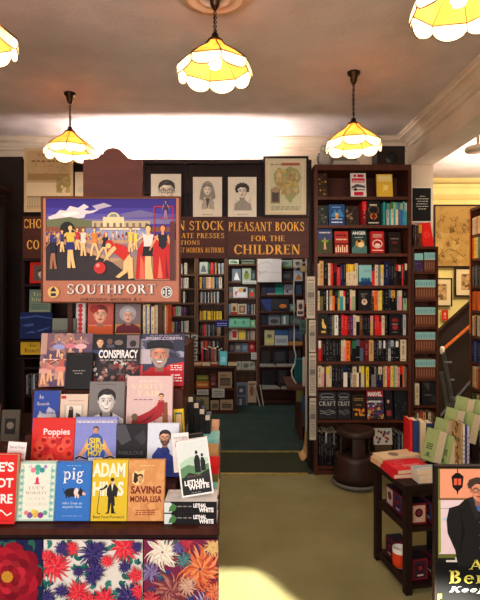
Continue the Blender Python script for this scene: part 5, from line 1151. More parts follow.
# lying books
def lying(u,v,w,d,t,z,rz,cover,draw,label,name='book',group=None,parts=True):
    r=thing(name,label,'book',TL(u,v,z+.0006),(0,0,TH+radians(rz)),group)
    mb=MB(); mb.box(-w/2,-d/2,0,w/2,d/2,.002,cover); mb.box(-w/2,-d/2,t-.002,w/2,d/2,t,cover); mb.box(-w/2,-d/2,.002,-w/2+.002,d/2,t-.002,cover)
    mb.build('cover','gloss',r)
    pg=MB().box(-w/2+.0022,-d/2+.002,.0022,w/2-.003,d/2-.002,t-.0022,'page',front=(.88,.76,.62)); pg.build('page_block','paint',r)
    if draw:
        m2=MB(); a=Art(m2,w,d,0); draw(a); c=m2.build('printed_front','gloss',r,(0,-d/2,t+.0002),(-pi/2,0,0))
    return r
lying(.11,.308,.26,.10,.028,TZ,4,(.80,.62,.46),D((.84,.70,.54),('r',.05,.1,.6,.5,(.70,.36,.2))),'thick cream and orange book lying at the back corner of low table')
lying(.11,.30,.24,.11,.02,TZ+.029,8,(.84,.72,.56),D((.88,.76,.60),('o',.4,.5,.12,None,(.5,.42,.35))),'pale book with grey spot on top of the cream and orange one')
persian=lambda a:(a.r(0,0,1,1,(.80,.13,.17)), a.pl([(.35+.12*cos(i*.6),.72+.14*sin(i*.6)) for i in range(12)],.012,(.92,.6,.6)), a.scrib(.3,.28,.8,.5,2,(.93,.72,.70)), a.o(.15,.4,.06,c=(.86,.3,.3)))
lying(.085,.155,.21,.16,.022,TZ,-2,(.80,.13,.17),persian,'bright red book lying lowest in the pair on the low table')
lying(.09,.15,.20,.15,.022,TZ+.0235,3,(.82,.14,.18),persian,'bright red book with looping white drawing, topmost of the pair')
wave=lambda a:(a.r(0,0,1,1,(.80,.78,.74)), a.p([(0,.3),(.3,.6),(.6,.4),(1,.7),(1,1),(0,1)],(.60,.68,.70)), a.scrib(.1,.1,.6,.3,2,(.5,.5,.5)))
for k in range(3): lying(.155-.004*k,.032,.17,.07,.021,TZ+.0225*k,(-3,2,-1)[k],(.84,.78,.70),wave if k==2 else None,['pale paperback at the bottom of the front corner stack','pale paperback in the middle of the front corner stack','pale paperback with blue grey waves topping the front corner stack'][k])
# upright books on the table behind the red pair
def upright(x0,x1,yt,Y,cov,draw,label,t=.03,zb=TZ,lean=4,rz=0,**kw):
    k=Y/F; w=(x1-x0)*k; h=(PZ(yt,Y)-zb)/cos(radians(lean))
    return face_book('book',w,h,t,(PX((x0+x1)/2,Y),Y,zb+.002+t*sin(radians(lean))),cov,draw,label,lean=lean,rz=rz,**kw)
def blockbook(x0,x1,yt,Y,d,c,front,label,rz=0):
    k=Y/F; w=(x1-x0)*k; h=PZ(yt,Y)-TZ
    r=thing('book',label,'book',(PX((x0+x1)/2,Y),Y,TZ+.001),(0,0,radians(rz)))
    MB().box(-w/2,0,0,-w/2+.003,d,h,c).box(w/2-.003,0,0,w/2,d,h,c).box(-w/2+.003,0,0,w/2-.003,.003,h,front).build('cover','gloss',r)
    MB().box(-w/2+.003,.003,.002,w/2-.003,d-.003,h-.003,'page').build('page_block','paint',r)
    return r
blockbook(409.5,412.5,420,2.80,.10,(.78,.12,.12),(.80,.12,.12),'tall red-spined book standing leftmost on the low table')
blockbook(413,419.3,421,2.79,.09,(.12,.18,.30),(.14,.24,.40),'tall dark blue book standing right of the red one')
blockbook(419.8,426.4,422,2.78,.09,(.60,.52,.40),(.84,.74,.58),'tall cream book standing right of the dark blue one')
blockbook(427,434,423.5,2.80,.09,(.10,.13,.24),(.14,.20,.36),'shorter navy book behind the green books')
# green books in stepped rows
gc=(.57,.63,.40)
rg=[(426.5,430,2.60,'front row, left'),(441.2,436,2.60,'front row, right'),(435.5,419.5,2.70,'second row, alone'),(446,409,2.77,'third row, left'),(462,412.5,2.76,'third row, right'),(456.5,397.5,2.86,'rear row, left'),(473,401,2.84,'rear row, right')]
gsr=thing('stepped_riser','low dark stepped riser under the green books','riser',(0,0,0))
GH,GW,GT=.165,.08,.062
for i,(x,yt,Y,w_) in enumerate(rg):
    z0=PZ(yt,Y)-GH*.95
    r=thing('green_book','pale green book with cream page edge in the stepped display, '+w_,'book',(PX(x,Y),Y,z0),(-radians(18),0,radians(-64)),group='matching green books on the low table')
    MB().box(-GW/2,0,0,GW/2,.0025,GH,gc).box(-GW/2,GT-.0025,0,GW/2,GT,GH,gc).box(-GW/2,.0025,0,-GW/2+.0025,GT-.0025,GH,gc).build('cover','paint',r)
    MB().box(-GW/2+.0025,.0025,.002,GW/2-.002,GT-.0025,GH-.002,'cream').build('page_block','paint',r)
    m=MB(); a=Art(m,GW,GH,0); a.scrib(.22,.36,.78,.56,3,(.20,.24,.14),random.Random(1),fill=.9); a.o(.5,.2,.14,c=(.34,.40,.24),n=9); a.r(.2,.12,.8,.14,(.34,.4,.24)); m.build('printed_title','paint',r)
    if z0-.045>TZ+.01: MB().box(PX(x,Y)-.01,Y-.012,TZ+.0006,PX(x,Y)+.03,Y+.02,z0-.042).build('step','black',gsr)
# spines standing in front of the Bennett placard
for x0,x1,yt,c,lab in [(461,462.7,424,(.70,.55,.34),'ochre patterned book standing just behind the author placard'),(463,464.9,424.8,(.80,.78,.72),'slim white spine behind the author placard'),(465.2,467.1,425,(.22,.20,.42),'slim indigo spine behind the author placard'),(467.4,469.2,427,(.72,.68,.76),'lilac grey spine behind the author placard')]:
    Y=2.515; k=Y/F; w=(x1-x0)*k-.0006; h=PZ(yt,Y)-TZ
    r=thing('book',lab,'book',(PX((x0+x1)/2,Y),Y,TZ+.001))
    m=MB().box(-w/2,0,0,w/2,.002,h,c).box(-w/2,.002,0,-w/2+.0015,.105,h,c).box(w/2-.0015,.002,0,w/2,.105,h,c)
    a=Art(m,w,h,0); a.scrib(.2,.2,.8,.85,8,(.4,.35,.4),random.Random(2))
    if 'ochre' in lab:
        m2=MB(); a=Art(m2,.105,h,0); a.r(0,0,1,1,(.70,.55,.34)); noisy_bg(a,[(.45,.34,.2),(.82,.70,.5),(.3,.25,.2),(.6,.5,.36)],40,random.Random(3),.08,.25); m2.build('patterned_cover','paint',r,(-w/2-.0003,.0525,0),(0,0,-pi/2))
    m.build('cover','paint',r); MB().box(-w/2+.0016,.0022,.002,w/2-.0016,.103,h-.002,'page').build('page_block','paint',r)

# ================================================================== author placard, lower right
YPc=1.50
x0,x1,yt,yb=434.5,547,466,640
w=(x1-x0)*YPc/F; h=(yb-yt)*YPc/F
pl_=thing('author_placard','tall placard of an elderly man in dark coat, lower right corner','placard',(PX((x0+x1)/2,YPc),YPc,PZ(yb,YPc)))
mb=MB().box(-w/2,0,0,w/2,.012,h,(.10,.11,.05)); a=Art(mb,w,h,0)
def U(x): return (x-x0)/(x1-x0)
def Vv(y): return (yb-y)/(yb-yt)
a.r(0,0,1,1,(.07,.07,.055)); 
a.p([(U(438),Vv(468.5)),(U(545),Vv(468.5)),(U(545),Vv(558)),(U(438),Vv(558))],(.36,.36,.16))
a.r(U(440),Vv(469),U(545),Vv(498),(.86,.56,.42)); a.r(U(440),Vv(498),U(545),Vv(500),(.45,.32,.2))
a.r(U(438.5),Vv(500),U(520),Vv(554),(.83,.74,.74)); a.r(U(438.5),Vv(508),U(520),Vv(509),(.66,.58,.60)); a.o(U(447),Vv(519),.045,.01,(.66,.72,.78)); a.r(U(520),Vv(500),1,Vv(556),(.5,.46,.3))
a.p([(U(438.5),Vv(500)),(U(440.5),Vv(500)),(U(441),Vv(552)),(U(438.5),Vv(554))],(.55,.56,.26))
# lantern
lk=(.09,.06,.05); lx=457.5
a.r(U(lx-.5),Vv(474),U(lx+.5),Vv(468.7),lk); a.p([(U(lx-2),Vv(473)),(U(lx+2),Vv(473)),(U(lx+6.5),Vv(477)),(U(lx-6.5),Vv(477))],lk)
a.p([(U(lx-6),Vv(477)),(U(lx+6),Vv(477)),(U(lx+5),Vv(487)),(U(lx-5),Vv(487))],lk)
for q in (-3.6,.0+.4): a.r(U(lx+q),Vv(485),U(lx+q+3.2),Vv(478.5),(.80,.34,.24))
a.p([(U(lx-5),Vv(487)),(U(lx+5),Vv(487)),(U(lx+1),Vv(491)),(U(lx),Vv(495)),(U(lx-1),Vv(491))],lk)
# table and things at his side
a.r(U(446),Vv(563),U(478),Vv(560),(.78,.74,.70)); a.r(U(455),Vv(560),U(463),Vv(557),(.7,.66,.6)); a.r(0,Vv(640),1,Vv(562),(.055,.055,.05))
# man
coat=(.10,.095,.09)
a.p([(U(459),Vv(505)),(U(464),Vv(500)),(U(470),Vv(497)),(U(493),Vv(497)),(U(501),Vv(503)),(U(506),Vv(520)),(U(508),Vv(566)),(U(458),Vv(566)),(U(455),Vv(550)),(U(447.5),Vv(533)),(U(446.5),Vv(520)),(U(449),Vv(508))],coat)
a.p([(U(459),Vv(506)),(U(462),Vv(530)),(U(459),Vv(552)),(U(461),Vv(552)),(U(465),Vv(530))],(.06,.055,.05))
a.p([(U(471),Vv(503)),(U(479),Vv(512)),(U(487),Vv(503)),(U(486),Vv(497)),(U(472),Vv(497))],(.26,.36,.55))
a.p([(U(468),Vv(499)),(U(473),Vv(496)),(U(479),Vv(516)),(U(476),Vv(520))],(.15,.14,.13)); a.p([(U(490),Vv(499)),(U(485),Vv(496)),(U(479),Vv(516)),(U(482),Vv(520))],(.15,.14,.13))
a.face(U(479),Vv(490.5),.083,skin=(.78,.50,.38),hair=(.24,.18,.15),glasses=True,dark=(.08,.05,.05))
a.p([(U(468.5),Vv(489)),(U(467),Vv(484)),(U(469),Vv(479.5)),(U(476),Vv(477)),(U(486),Vv(478)),(U(491),Vv(482)),(U(490),Vv(488)),(U(486),Vv(483.5)),(U(474),Vv(483.5))],(.25,.19,.16))
for y in (522,535,548): a.o(U(479.5),Vv(y),.008,c=(.3,.28,.26))
yl=(.80,.76,.34)
a.t('Alan',U(491),Vv(569),9.5/(yb-yt),yl,'serif',fit=44/(x1-x0)); a.t('Bennett',U(491.5),Vv(583),13/(yb-yt),yl,'serif',fit=85/(x1-x0)); a.t('Keeping On',U(491.5),Vv(591.5),5.4/(yb-yt),(.90,.88,.84),'serif',fit=85/(x1-x0),shear=.22)
a.r(U(437.5),Vv(599),U(439.2),Vv(593.5),(.62,.66,.2)); a.r(U(439.7),Vv(598),U(441.4),Vv(593.5),(.62,.66,.2))
mb.build('printed_board','paint',pl_)
MB().box(-w/2-.001,-.004,-.001,-w/2+.004,.014,h+.001).box(w/2-.004,-.004,-.001,w/2+.001,.014,h+.001).box(-w/2+.004,-.004,h-.004,w/2-.004,.014,h+.001).build('black_edging','black',pl_)
zb=PZ(yb,YPc)
bs=thing('placard_stand','black pedestal stand holding the author placard','stand',(PX((x0+x1)/2,YPc),YPc+.04,0))
MB().box(.06,-.10,0,.24,.14,.02).build('base','black',bs); MB().box(.135,-.004,.0205,.155,.02,zb+.2).build('post','black',bs); MB().box(-.16,-.05,zb-.016,.16,-.005,zb-.001).build('ledge','black',bs)

# ================================================================== FRONT DISPLAY
ZT=PZ(522.5,1.70)
STEP=[(1.70,ZT),(1.86,.80),(2.0,.93),(2.14,1.08),(2.36,1.25)]
ds=thing('stepped_display_stand','dark wooden stepped display table crowded with books in the left foreground','display stand',(-.68,1.66,0))
dx=-.68
def dbox(nm,x0,y0,z0,x1,y1,z1,mat='wood'): return MB().box(x0-dx,y0-1.66,z0,x1-dx,y1-1.66,z1).build(nm,mat,ds)
MB().prismz([(-1.35-dx,-.005),(-.068-dx,-.005),(-.100-dx,.96),(-1.35-dx,.96)],ZT-.02,ZT,'brown').build('table_top','wood',ds)
MB().prismz([(-1.33-dx,.02),(-.078-dx,.02),(-.115-dx,.94),(-1.33-dx,.94)],.60,ZT-.0205,'brown').build('recessed_apron','black',ds)
MB().prismz([(-1.33-dx,.015),(-.073-dx,.015),(-.110-dx,.94),(-1.33-dx,.94)],.0,.5995,'brown').build('cabinet_body','black',ds)
XS=[-.87,-.85,-.875]
dbox('step',-.80,1.80,ZT+.0005,-.232,2.62,STEP[1][1]); dbox('step',-.84,1.955,STEP[1][1]+.0005,-.277,2.62,STEP[2][1])
dbox('step',-.87,2.09,STEP[2][1]+.0005,-.24,2.62,STEP[3][1]); dbox('step',-.87,2.27,STEP[3][1]+.0005,-.24,2.62,STEP[4][1])
for x in (-.735,-.515): dbox('back_post',x,2.50,STEP[4][1]+.0005,x+.03,2.53,PZ(192,2.5))
cr=[]
xa,xb=PX(85,2.5)-dx,PX(143,2.5)-dx
ztp=PZ(161.5,2.5); xm=PX(114.5,2.5)-dx; kz=2.5/F
cr=[(xa,PZ(205,2.5)),(xb,PZ(205,2.5)),(xb,ztp),(xb-3*kz,ztp+.004),(xm+20*kz,ztp+.004),(xm+15*kz,ztp+.010),(xm+11.5*kz,ztp+.030)]
for i in range(9):
    q=pi*i/8; cr.append((xm+10*kz*cos(q),PZ(156,2.5)+6.5*kz*sin(q)))
cr+=[(xm-11.5*kz,ztp+.030),(xm-15*kz,ztp+.010),(xm-20*kz,ztp+.004),(xa+3*kz,ztp+.004),(xa,ztp)]
MB().prism(cr,2.47-1.66,2.497-1.66,'brown').build('crest_board','signwood',ds)
# poster mounts
dbox('poster_rail',PX(46,2.36),2.375,PZ(300,2.36),PX(178,2.36),2.395,PZ(296,2.36)); 
for x in (PX(70,2.4),PX(160,2.4)): dbox('poster_strut',x-.01,2.3955,STEP[4][1]+.0005,x+.01,2.404,PZ(280,2.4))

# beach poster
YQ=2.34
w=(180.5-41.5)*YQ/F; h=(303-196.5)*YQ/F
bp=thing('beach_poster','large framed seaside poster titled SOUTHPORT atop the front display','poster',(PX(111,YQ),YQ,PZ(303,YQ)),(0,0,0))
mb=MB()
fo=.0065
fr=MB().box(-w/2,-.008,0,-w/2+fo,.022,h,'brown').box(w/2-fo,-.008,0,w/2,.022,h,'brown').box(-w/2+fo,-.008,h-fo,w/2-fo,.022,h,'brown').box(-w/2+fo,-.008,0,w/2-fo,.022,fo,'brown')
fr.build('frame','wood' if False else 'paint',bp)
OB=(.70,.44,.34)
mb.box(-w/2+fo,0,fo,w/2-fo,.02,h-fo,OB); a=Art(mb,w-2*fo,h-2*fo,0,z=fo)
a.r(0,0,1,1,OB)
pu0,pu1,pv0,pv1=.025,.965,.205,.985
def bx(x): return (x-43)/(179-43)      # photo column -> u
def by(y): return (301.5-y)/(301.5-198)
R_=lambda x0,y0,x1,y1,c: a.r(bx(x0),by(y1),bx(x1),by(y0),c)
R_(46,198.5,176,280.5,(.06,.05,.08)); R_(46.6,199,175.4,280,(.26,.21,.56))
# sky: bands and clouds
R_(46.6,199,175.4,208,(.20,.15,.48)); R_(46.6,214,175.4,219,(.34,.30,.60)); R_(46.6,219,175.4,224,(.46,.42,.58))
P_=lambda pts,c: a.p([(bx(x),by(y)) for x,y in pts],c)
cl=(.84,.80,.80)
P_([(48,217),(56,214),(60,210),(66,211),(70,206),(78,208),(84,204),(89,207),(84,210),(90,211),(100,209),(93,213),(86,214),(84,218),(72,219),(60,221),(50,221)],cl)
P_([(92,206),(104,203),(112,206),(104,208),(97,210)],(.70,.66,.72)); P_([(120,214),(140,210),(158,214),(150,217),(126,218)],(.42,.38,.56)); P_([(60,214),(76,211),(80,214),(66,217)],(.94,.90,.86))
P_([(46.6,220),(70,217),(92,221),(120,226),(46.6,229)],(.40,.42,.30))
# pavilion
R_(92,221,150,228,(.74,.66,.50)); R_(103,217,124,228,(.84,.78,.60)); a.o(bx(113.5),by(217),.045,.045,(.84,.76,.56),16,0,180); a.o(bx(113.5),by(217),.03,.03,(.5,.54,.5),16,0,180)
for i in range(9): R_(94+6.4*i,223,96.5+6.4*i,227,(.46,.40,.36))
R_(46.6,227,175.4,232,(.52,.30,.22)); R_(86,228,150,240,(.48,.52,.68)); R_(96,231,150,238,(.58,.62,.78)); R_(100,228,140,230,(.86,.82,.7))
# ground
R_(46.6,240,175.4,280,(.74,.60,.46)); P_([(46.6,240),(70,246),(112,262),(136,280),(46.6,280)],(.20,.17,.18)); P_([(46.6,233),(86,233),(86,243),(46.6,241)],(.60,.40,.32))
P_([(80,244),(150,243),(150,258),(110,258)],(.58,.50,.52)); P_([(112,262),(140,256),(148,280),(136,280)],(.66,.52,.40))
rnd=random.Random(12)
for i in range(46):   # distant crowd
    x=47+rnd.random()*104; y=233+rnd.random()*7; a.fig(bx(x),by(y+5),.085,rnd.choice([(.75,.2,.16),(.85,.8,.75),(.2,.25,.5),(.85,.65,.2),(.2,.2,.2)]),skin=(.86,.62,.46),arms=(-30,30))
sk=(.92,.74,.50)
F_=lambda x,y,hp,suit,**k: a.fig(bx(x),by(y),hp/(301.5-198),suit,**k)
F_(54,269,34,(.12,.13,.20),skin=(.62,.42,.3),arms=(-40,60)); a.o(bx(54),by(239),.028,c=(.2,.22,.42)); a.o(bx(68),by(229),.052,c=(.12,.14,.12)); 
F_(71,268,43,(.86,.72,.24),skin=sk,arms=(-40,35),legs=(-4,9),shorts=(.16,.18,.42))
F_(63,252,22,(.2,.2,.4),skin=sk); F_(84,256,28,(.85,.82,.76),skin=sk,arms=(-120,60)); F_(78,250,22,(.75,.2,.18),skin=sk)
F_(95,256,28,(.85,.5,.2),skin=sk,arms=(-60,130),legs=(-14,20)); F_(103,260,28,(.14,.14,.16),skin=sk,arms=(-70,30),legs=(-25,22),lean=.15,cap=(.75,.15,.12))
F_(131,252,24,(.90,.76,.22),skin=sk,arms=(-130,80)); F_(136,250,20,(.9,.8,.3),skin=sk)
# kneeling red bather
P_([(107,252),(116,243),(126,246),(130,254),(126,262),(116,254)],(.78,.16,.13)); P_([(104,262),(110,250),(115,246),(117,249),(110,257)],sk); P_([(124,262),(130,254),(133,262),(128,272),(120,278),(116,277),(124,270)],sk); P_([(128,256),(133,258),(134,278),(129,279)],sk); a.o(bx(110),by(244),.028,c=(.76,.16,.13)); a.o(bx(109),by(246),.02,c=sk)
a.o(bx(100.5),by(268),.043,c=(.78,.18,.17)); a.o(bx(98.5),by(265.5),.014,c=(.9,.55,.5))
# right group with red cloak
P_([(136,279),(138,250),(144,240),(150,246),(150,279)],(.74,.14,.12)); P_([(155,279),(154,242),(163,236),(170,246),(173,279)],(.76,.13,.12)); P_([(160,279),(161,250),(166,262),(168,279)],(.52,.07,.09)); P_([(140,279),(141,255),(144,262),(145,279)],(.86,.4,.3))
F_(148.5,279,54,(.90,.84,.80),skin=sk,arms=(-50,55),legs=(-3,6),shorts=(.10,.10,.12),hair=(.15,.13,.16)); F_(163,275,50,(.12,.11,.14),skin=(.86,.56,.38),hair=(.4,.14,.08),arms=(-30,20))
P_([(153,252),(157,244),(163,250),(170,244),(172,279),(154,279)],(.74,.12,.11)); P_([(158,278),(160,256),(163,278)],(.9,.45,.32)); P_([(166,278),(166,252),(169,278)],(.5,.06,.08))
for q in ((154,207,155,240),(172.5,207,173.5,250)): R_(*q,(.66,.14,.20))
R_(154,206.5,173.5,207.8,(.66,.14,.20)); R_(160,218,171,219,(.66,.14,.2)); F_(166,219,18,(.2,.18,.3),skin=(.6,.45,.5),arms=(-20,20))
R_(170,222,175.2,280,(.34,.18,.18))
a.t('SOUTHPORT',bx(112.5),by(294.2),.093,(.16,.10,.12),'serif',fit=.652); a.t('SOUTHPORT',bx(112),by(293.8),.093,(.90,.85,.82),'serif',fit=.652)
a.t('BY',bx(112),by(296.6),.014,(.16,.08,.08),'serif'); a.t('FORTUNINO  MATANIA  R. I.',bx(112),by(300.6),.026,(.16,.08,.08),'serif',fit=.45)
for x,c1,c2 in ((54.5,(.86,.70,.40),(.14,.16,.22)),(167,(.84,.82,.80),(.14,.12,.14))):
    a.o(bx(x),by(292),.042,c=c1,n=24); a.o(bx(x),by(292),.035,c=(.16,.13,.14) if c1[2]>.5 else (.86,.74,.46),n=24); a.o(bx(x),by(292),.031,c=c1,n=24)
a.p([(bx(52),by(290)),(bx(54.5),by(286.5)),(bx(57),by(290)),(bx(57),by(296)),(bx(52),by(296))],(.14,.16,.24)); a.r(bx(51.6),by(293),bx(57.4),by(291.4),(.85,.7,.42))
for x in (165.2,167.6): R_(x-.5,288.5,x+.6,295.5,(.15,.13,.15))
R_(163.2,288.5,165,290,(.15,.13,.15)); R_(163.2,294,165,295.5,(.15,.13,.15)); R_(168,288.5,170,289.8,(.15,.13,.15)); R_(168,291.4,170,292.8,(.15,.13,.15)); R_(168,294.2,170,295.5,(.15,.13,.15))
mb.build('print','gloss',bp)

# ---- books on the display ------------------------------------------------
GD='books on the stepped front display'
def db(x0,x1,yt,si,draw,cover,label,lean=9,t=.026,Y=None,**kw):
    Y=Y or STEP[si][0]; return face_px(x0,x1,yt,STEP[si][1],Y,draw,cover,label,group=None,t=t,lean=lean,**kw)
# row 1
def redtext(a):
    a.r(0,0,1,1,(.80,.13,.12)); wv=(.92,.88,.84)
    for s,v in (("HE'S",.76),("NOT",.53),("HERE",.30)): a.t(s,.60,v,.13,wv,fit=.66,bold=.03)
    a.pl([(.2,.12),(.35,.2),(.5,.1),(.65,.2),(.8,.12),(.92,.16)],.03,wv); a.r(.05,.04,.9,.05,(.6,.08,.08))
def queen(a):
    a.r(0,0,1,1,(.62,.74,.68)); a.r(.04,.03,.96,.97,(.80,.85,.78))
    rn=random.Random(3)
    for s in (0,1):
        for i in range(8):
            v=.08+.11*i; u=.10 if s==0 else .90; a.o(u,v,.06,.03,(.50,.70,.66),8); a.pl([(u,v),(u+.04*(1-2*s),v+.05),(u,v+.09)],.012,(.40,.55,.5))
    a.p([(.18,.2),(.82,.2),(.82,.68),(.72,.78),(.28,.78),(.18,.68)],(.87,.84,.78))
    for (u,v,r,c) in [(.5,.9,.09,(.25,.62,.55)),(.38,.86,.07,(.85,.45,.5)),(.62,.86,.07,(.22,.5,.5)),(.5,.82,.06,(.3,.66,.6)),(.3,.92,.05,(.85,.7,.75)),(.7,.92,.05,(.6,.5,.7)),(.5,.12,.10,(.80,.66,.28)),(.36,.10,.08,(.45,.30,.55)),(.64,.10,.08,(.52,.2,.45)),(.26,.14,.06,(.85,.45,.4)),(.76,.14,.06,(.3,.6,.5)),(.44,.16,.06,(.88,.74,.3))]: a.o(u,v,r,None,c,7)
    a.p([(.42,.62),(.46,.66),(.46,.72),(.5,.75),(.54,.72),(.54,.66),(.58,.62)],(.78,.18,.32)); 
    g=(.60,.58,.52); a.t('LUCY',.5,.53,.055,g,'serif',fit=.42); a.t('WORSLEY',.5,.45,.05,g,'serif',fit=.56); a.t('QUEEN',.5,.35,.055,(.72,.76,.66),'serif',fit=.5); a.t('VICTORIA',.5,.26,.055,(.72,.76,.66),'serif',fit=.56)
def pig(a):
    a.r(0,0,1,1,(.15,.38,.66)); a.r(.03,.02,.97,.98,(.17,.41,.70)); wv=(.90,.88,.86)
    a.t('pig',.5,.70,.22,wv,'serif',fit=.56); a.scrib(.3,.93,.7,.955,1,(.5,.65,.8))
    a.o(.48,.48,.22,.075,(.10,.09,.10)); a.o(.60,.485,.07,.07,(.86,.78,.76)); a.o(.73,.475,.09,.055,(.12,.10,.11)); a.p([(.78,.5),(.86,.46),(.85,.43),(.76,.44)],(.85,.66,.62)); a.p([(.68,.53),(.72,.57),(.75,.52)],(.1,.09,.1))
    for u in (.33,.40,.58,.65): a.p([(u-.025,.45),(u+.03,.45),(u+.02,.385),(u-.015,.385)],(.85,.72,.68) if u>.5 else (.1,.09,.1))
    a.pl([(.26,.5),(.22,.53),(.24,.55)],.015,(.1,.1,.1)); a.t('tales from an',.5,.28,.045,(.75,.82,.88),'serif',fit=.56); a.t('organic farm',.5,.22,.045,(.75,.82,.88),'serif',fit=.54); a.scrib(.22,.08,.8,.105,1,(.5,.62,.8))
def hills(a):
    Y=(.80,.68,.14); a.r(0,0,1,1,Y); wv=(.88,.86,.76)
    a.t('ADAM',.46,.73,.22,wv,fit=.92,bold=.04); a.t('HILLS',.46,.42,.22,wv,fit=.86,bold=.04)
    k=(.09,.08,.08)
    a.p([(.42,.52),(.50,.60),(.56,.61),(.64,.60),(.74,.52),(.70,.38),(.64,.40),(.66,.25),(.62,.24),(.66,.14),(.72,.12),(.56,.12),(.55,.30),(.50,.12),(.38,.115),(.46,.15),(.46,.38),(.42,.42)],k); a.o(.57,.655,.05,.04,(.80,.6,.5)); a.o(.57,.675,.055,.03,k)
    a.p([(.54,.60),(.6,.60),(.57,.48)],wv); a.p([(.44,.55),(.30,.50),(.22,.50),(.22,.525),(.3,.53),(.42,.6)],k); a.l(.23,.52,.17,.14,.018,k); a.pl([(.17,.14),(.21,.115),(.27,.12)],.02,k)
    a.t('Best Foot Forward',.5,.045,.045,k,fit=.86,bold=.01)
def mona(a):
    O=(.76,.52,.30); a.r(0,0,1,1,O); noisy_bg(a,[(.80,.57,.34),(.72,.47,.26),(.78,.55,.32)],30,random.Random(2),.1,.25)
    a.scrib(.3,.9,.7,.925,1,(.9,.75,.5)); a.p([(.12,.62),(.10,.76),(.18,.82),(.3,.80),(.44,.84),(.52,.76),(.46,.66),(.34,.60),(.22,.58)],(.88,.74,.50)); a.p([(.14,.64),(.16,.80),(.26,.76),(.28,.66),(.2,.61)],(.16,.09,.06)); a.face(.33,.70,.085,skin=(.82,.62,.38),hair=(.2,.12,.08)); a.p([(.42,.62),(.44,.82),(.62,.84),(.66,.70),(.5,.6)],O)
    m=(.42,.08,.08); a.t('SAVING',.5,.45,.12,m,fit=.84,bold=.03); a.t('MONA LISA',.5,.31,.10,m,fit=.86,bold=.02); a.scrib(.2,.1,.8,.2,3,(.50,.2,.14))
db(-25,14.2,457,0,redtext,(.80,.13,.12),'red book with white capitals at the far left, beside the price card',Y=1.68,lean=6,t=.03)
db(15.8,54,465,0,queen,(.80,.85,.78),'pale mint book with flower garlands, bottom row of front display',spinecol=(.5,.65,.6))
db(53.2,89.5,465,0,pig,(.17,.41,.70),'blue book titled pig with a black piglet')
db(90.5,126.5,463,0,hills,(.80,.68,.14),'yellow book with white capitals and a suited man figure')
db(127,163.5,463,0,mona,(.76,.52,.30),'tan orange book about a famous painting, right end of bottom row')
# row 2
def poppies(a):
    a.r(0,0,1,1,(.80,.17,.15)); rn=random.Random(8)
    for i in range(16):
        u,v=rn.random()*.9+.05,rn.random()*.62+.02
        a.o(u,v,.13,.10,rn.choice([(.86,.22,.16),(.74,.12,.12),(.84,.30,.22)]),9,rn.random()*90,rn.random()*90+400); a.o(u+.03,v+.01,.06,.04,(.62,.08,.09),8); 
    for (u,v) in ((.2,.5),(.45,.3),(.7,.48),(.85,.2),(.3,.12),(.6,.1)): a.o(u,v,.10,.07,(.88,.33,.24),10); a.o(u,v-.01,.045,.03,(.64,.10,.10),8)
    a.t('Poppies',.58,.72,.105,(.92,.86,.84),fit=.62,bold=.02); a.scrib(.26,.66,.7,.685,1,(.9,.6,.55))
def hoy(a):
    a.r(0,0,1,1,(.50,.52,.76)); a.r(0,.0,1,.35,(.58,.60,.78)); a.r(0,.90,1,.96,(.62,.60,.70)); a.scrib(.05,.91,.95,.95,1,(.85,.85,.9))
    a.face(.5,.78,.07,skin=(.80,.56,.42),hair=(.25,.18,.13)); a.p([(.28,.38),(.34,.66),(.44,.72),(.56,.72),(.66,.66),(.74,.38),(.66,.2),(.34,.2)],(.20,.34,.62)); a.p([(.34,.5),(.30,.64),(.22,.5),(.08,.34),(.14,.30),(.30,.44)],(.82,.6,.46)); a.p([(.67,.5),(.70,.64),(.80,.5),(.94,.34),(.88,.30),(.72,.44)],(.82,.6,.46))
    g=(.86,.76,.18); a.t('SIR',.5,.56,.09,g,fit=.3,bold=.04); a.t('CHRIS',.5,.46,.09,g,fit=.48,bold=.04); a.t('HOY',.5,.35,.10,g,fit=.34,bold=.05)
    a.pl([(.03,.30),(.12,.34),(.3,.30),(.7,.30),(.88,.34),(.97,.30)],.035,(.08,.08,.1)); a.o(.5,.10,.30,.2,(.10,.10,.12),18); a.o(.5,.10,.24,.16,(.62,.62,.66),18); a.r(.34,.24,.68,.32,(.9,.9,.9)); a.r(.34,.14,.68,.22,(.9,.9,.9)); a.scrib(.36,.15,.66,.22,1,(.15,.15,.2))
def darkgloss(a):
    a.r(0,0,1,1,(.09,.09,.10)); a.p([(0,1),(.3,1),(.5,.7),(.2,.6),(0,.75)],(.26,.26,.28)); a.p([(.6,.75),(.9,.9),(1,.7),(.85,.6)],(.18,.18,.2)); a.t('FABULOUS',.5,.42,.07,(.30,.30,.32),fit=.8,bold=.02); a.scrib(.3,.25,.7,.28,1,(.5,.5,.5))
def blueman(a):
    a.r(0,0,1,1,(.80,.82,.86)); a.p([(.1,0),(.16,.4),(.35,.55),(.6,.5),(.85,.36),(1,.3),(1,0)],(.16,.22,.52)); a.p([(.0,.2),(.2,.3),(.3,.1),(.3,0),(0,0)],(.14,.19,.44)); a.face(.56,.72,.20,skin=(.80,.58,.46),hair=(.14,.10,.09),glasses=True,beard=(.30,.22,.18),dark=(.08,.05,.05))
    a.p([(.40,.48),(.56,.38),(.74,.46),(.66,.55),(.46,.55)],(.12,.17,.42))
db(29.5,72.5,420.5,1,poppies,(.80,.17,.15),'square red book of poppies titled in white',parts=True)
db(73,115,419.5,1,hoy,(.50,.52,.76),'lilac blue book with cyclist and yellow capitals')
db(114.5,145.5,426.5,1,darkgloss,(.09,.09,.10),'glossy near black book between the cyclist and the blue-shirt man')
db(146.5,178,425.5,1,blueman,(.80,.82,.86),'pale book with a bespectacled man in blue shirt')
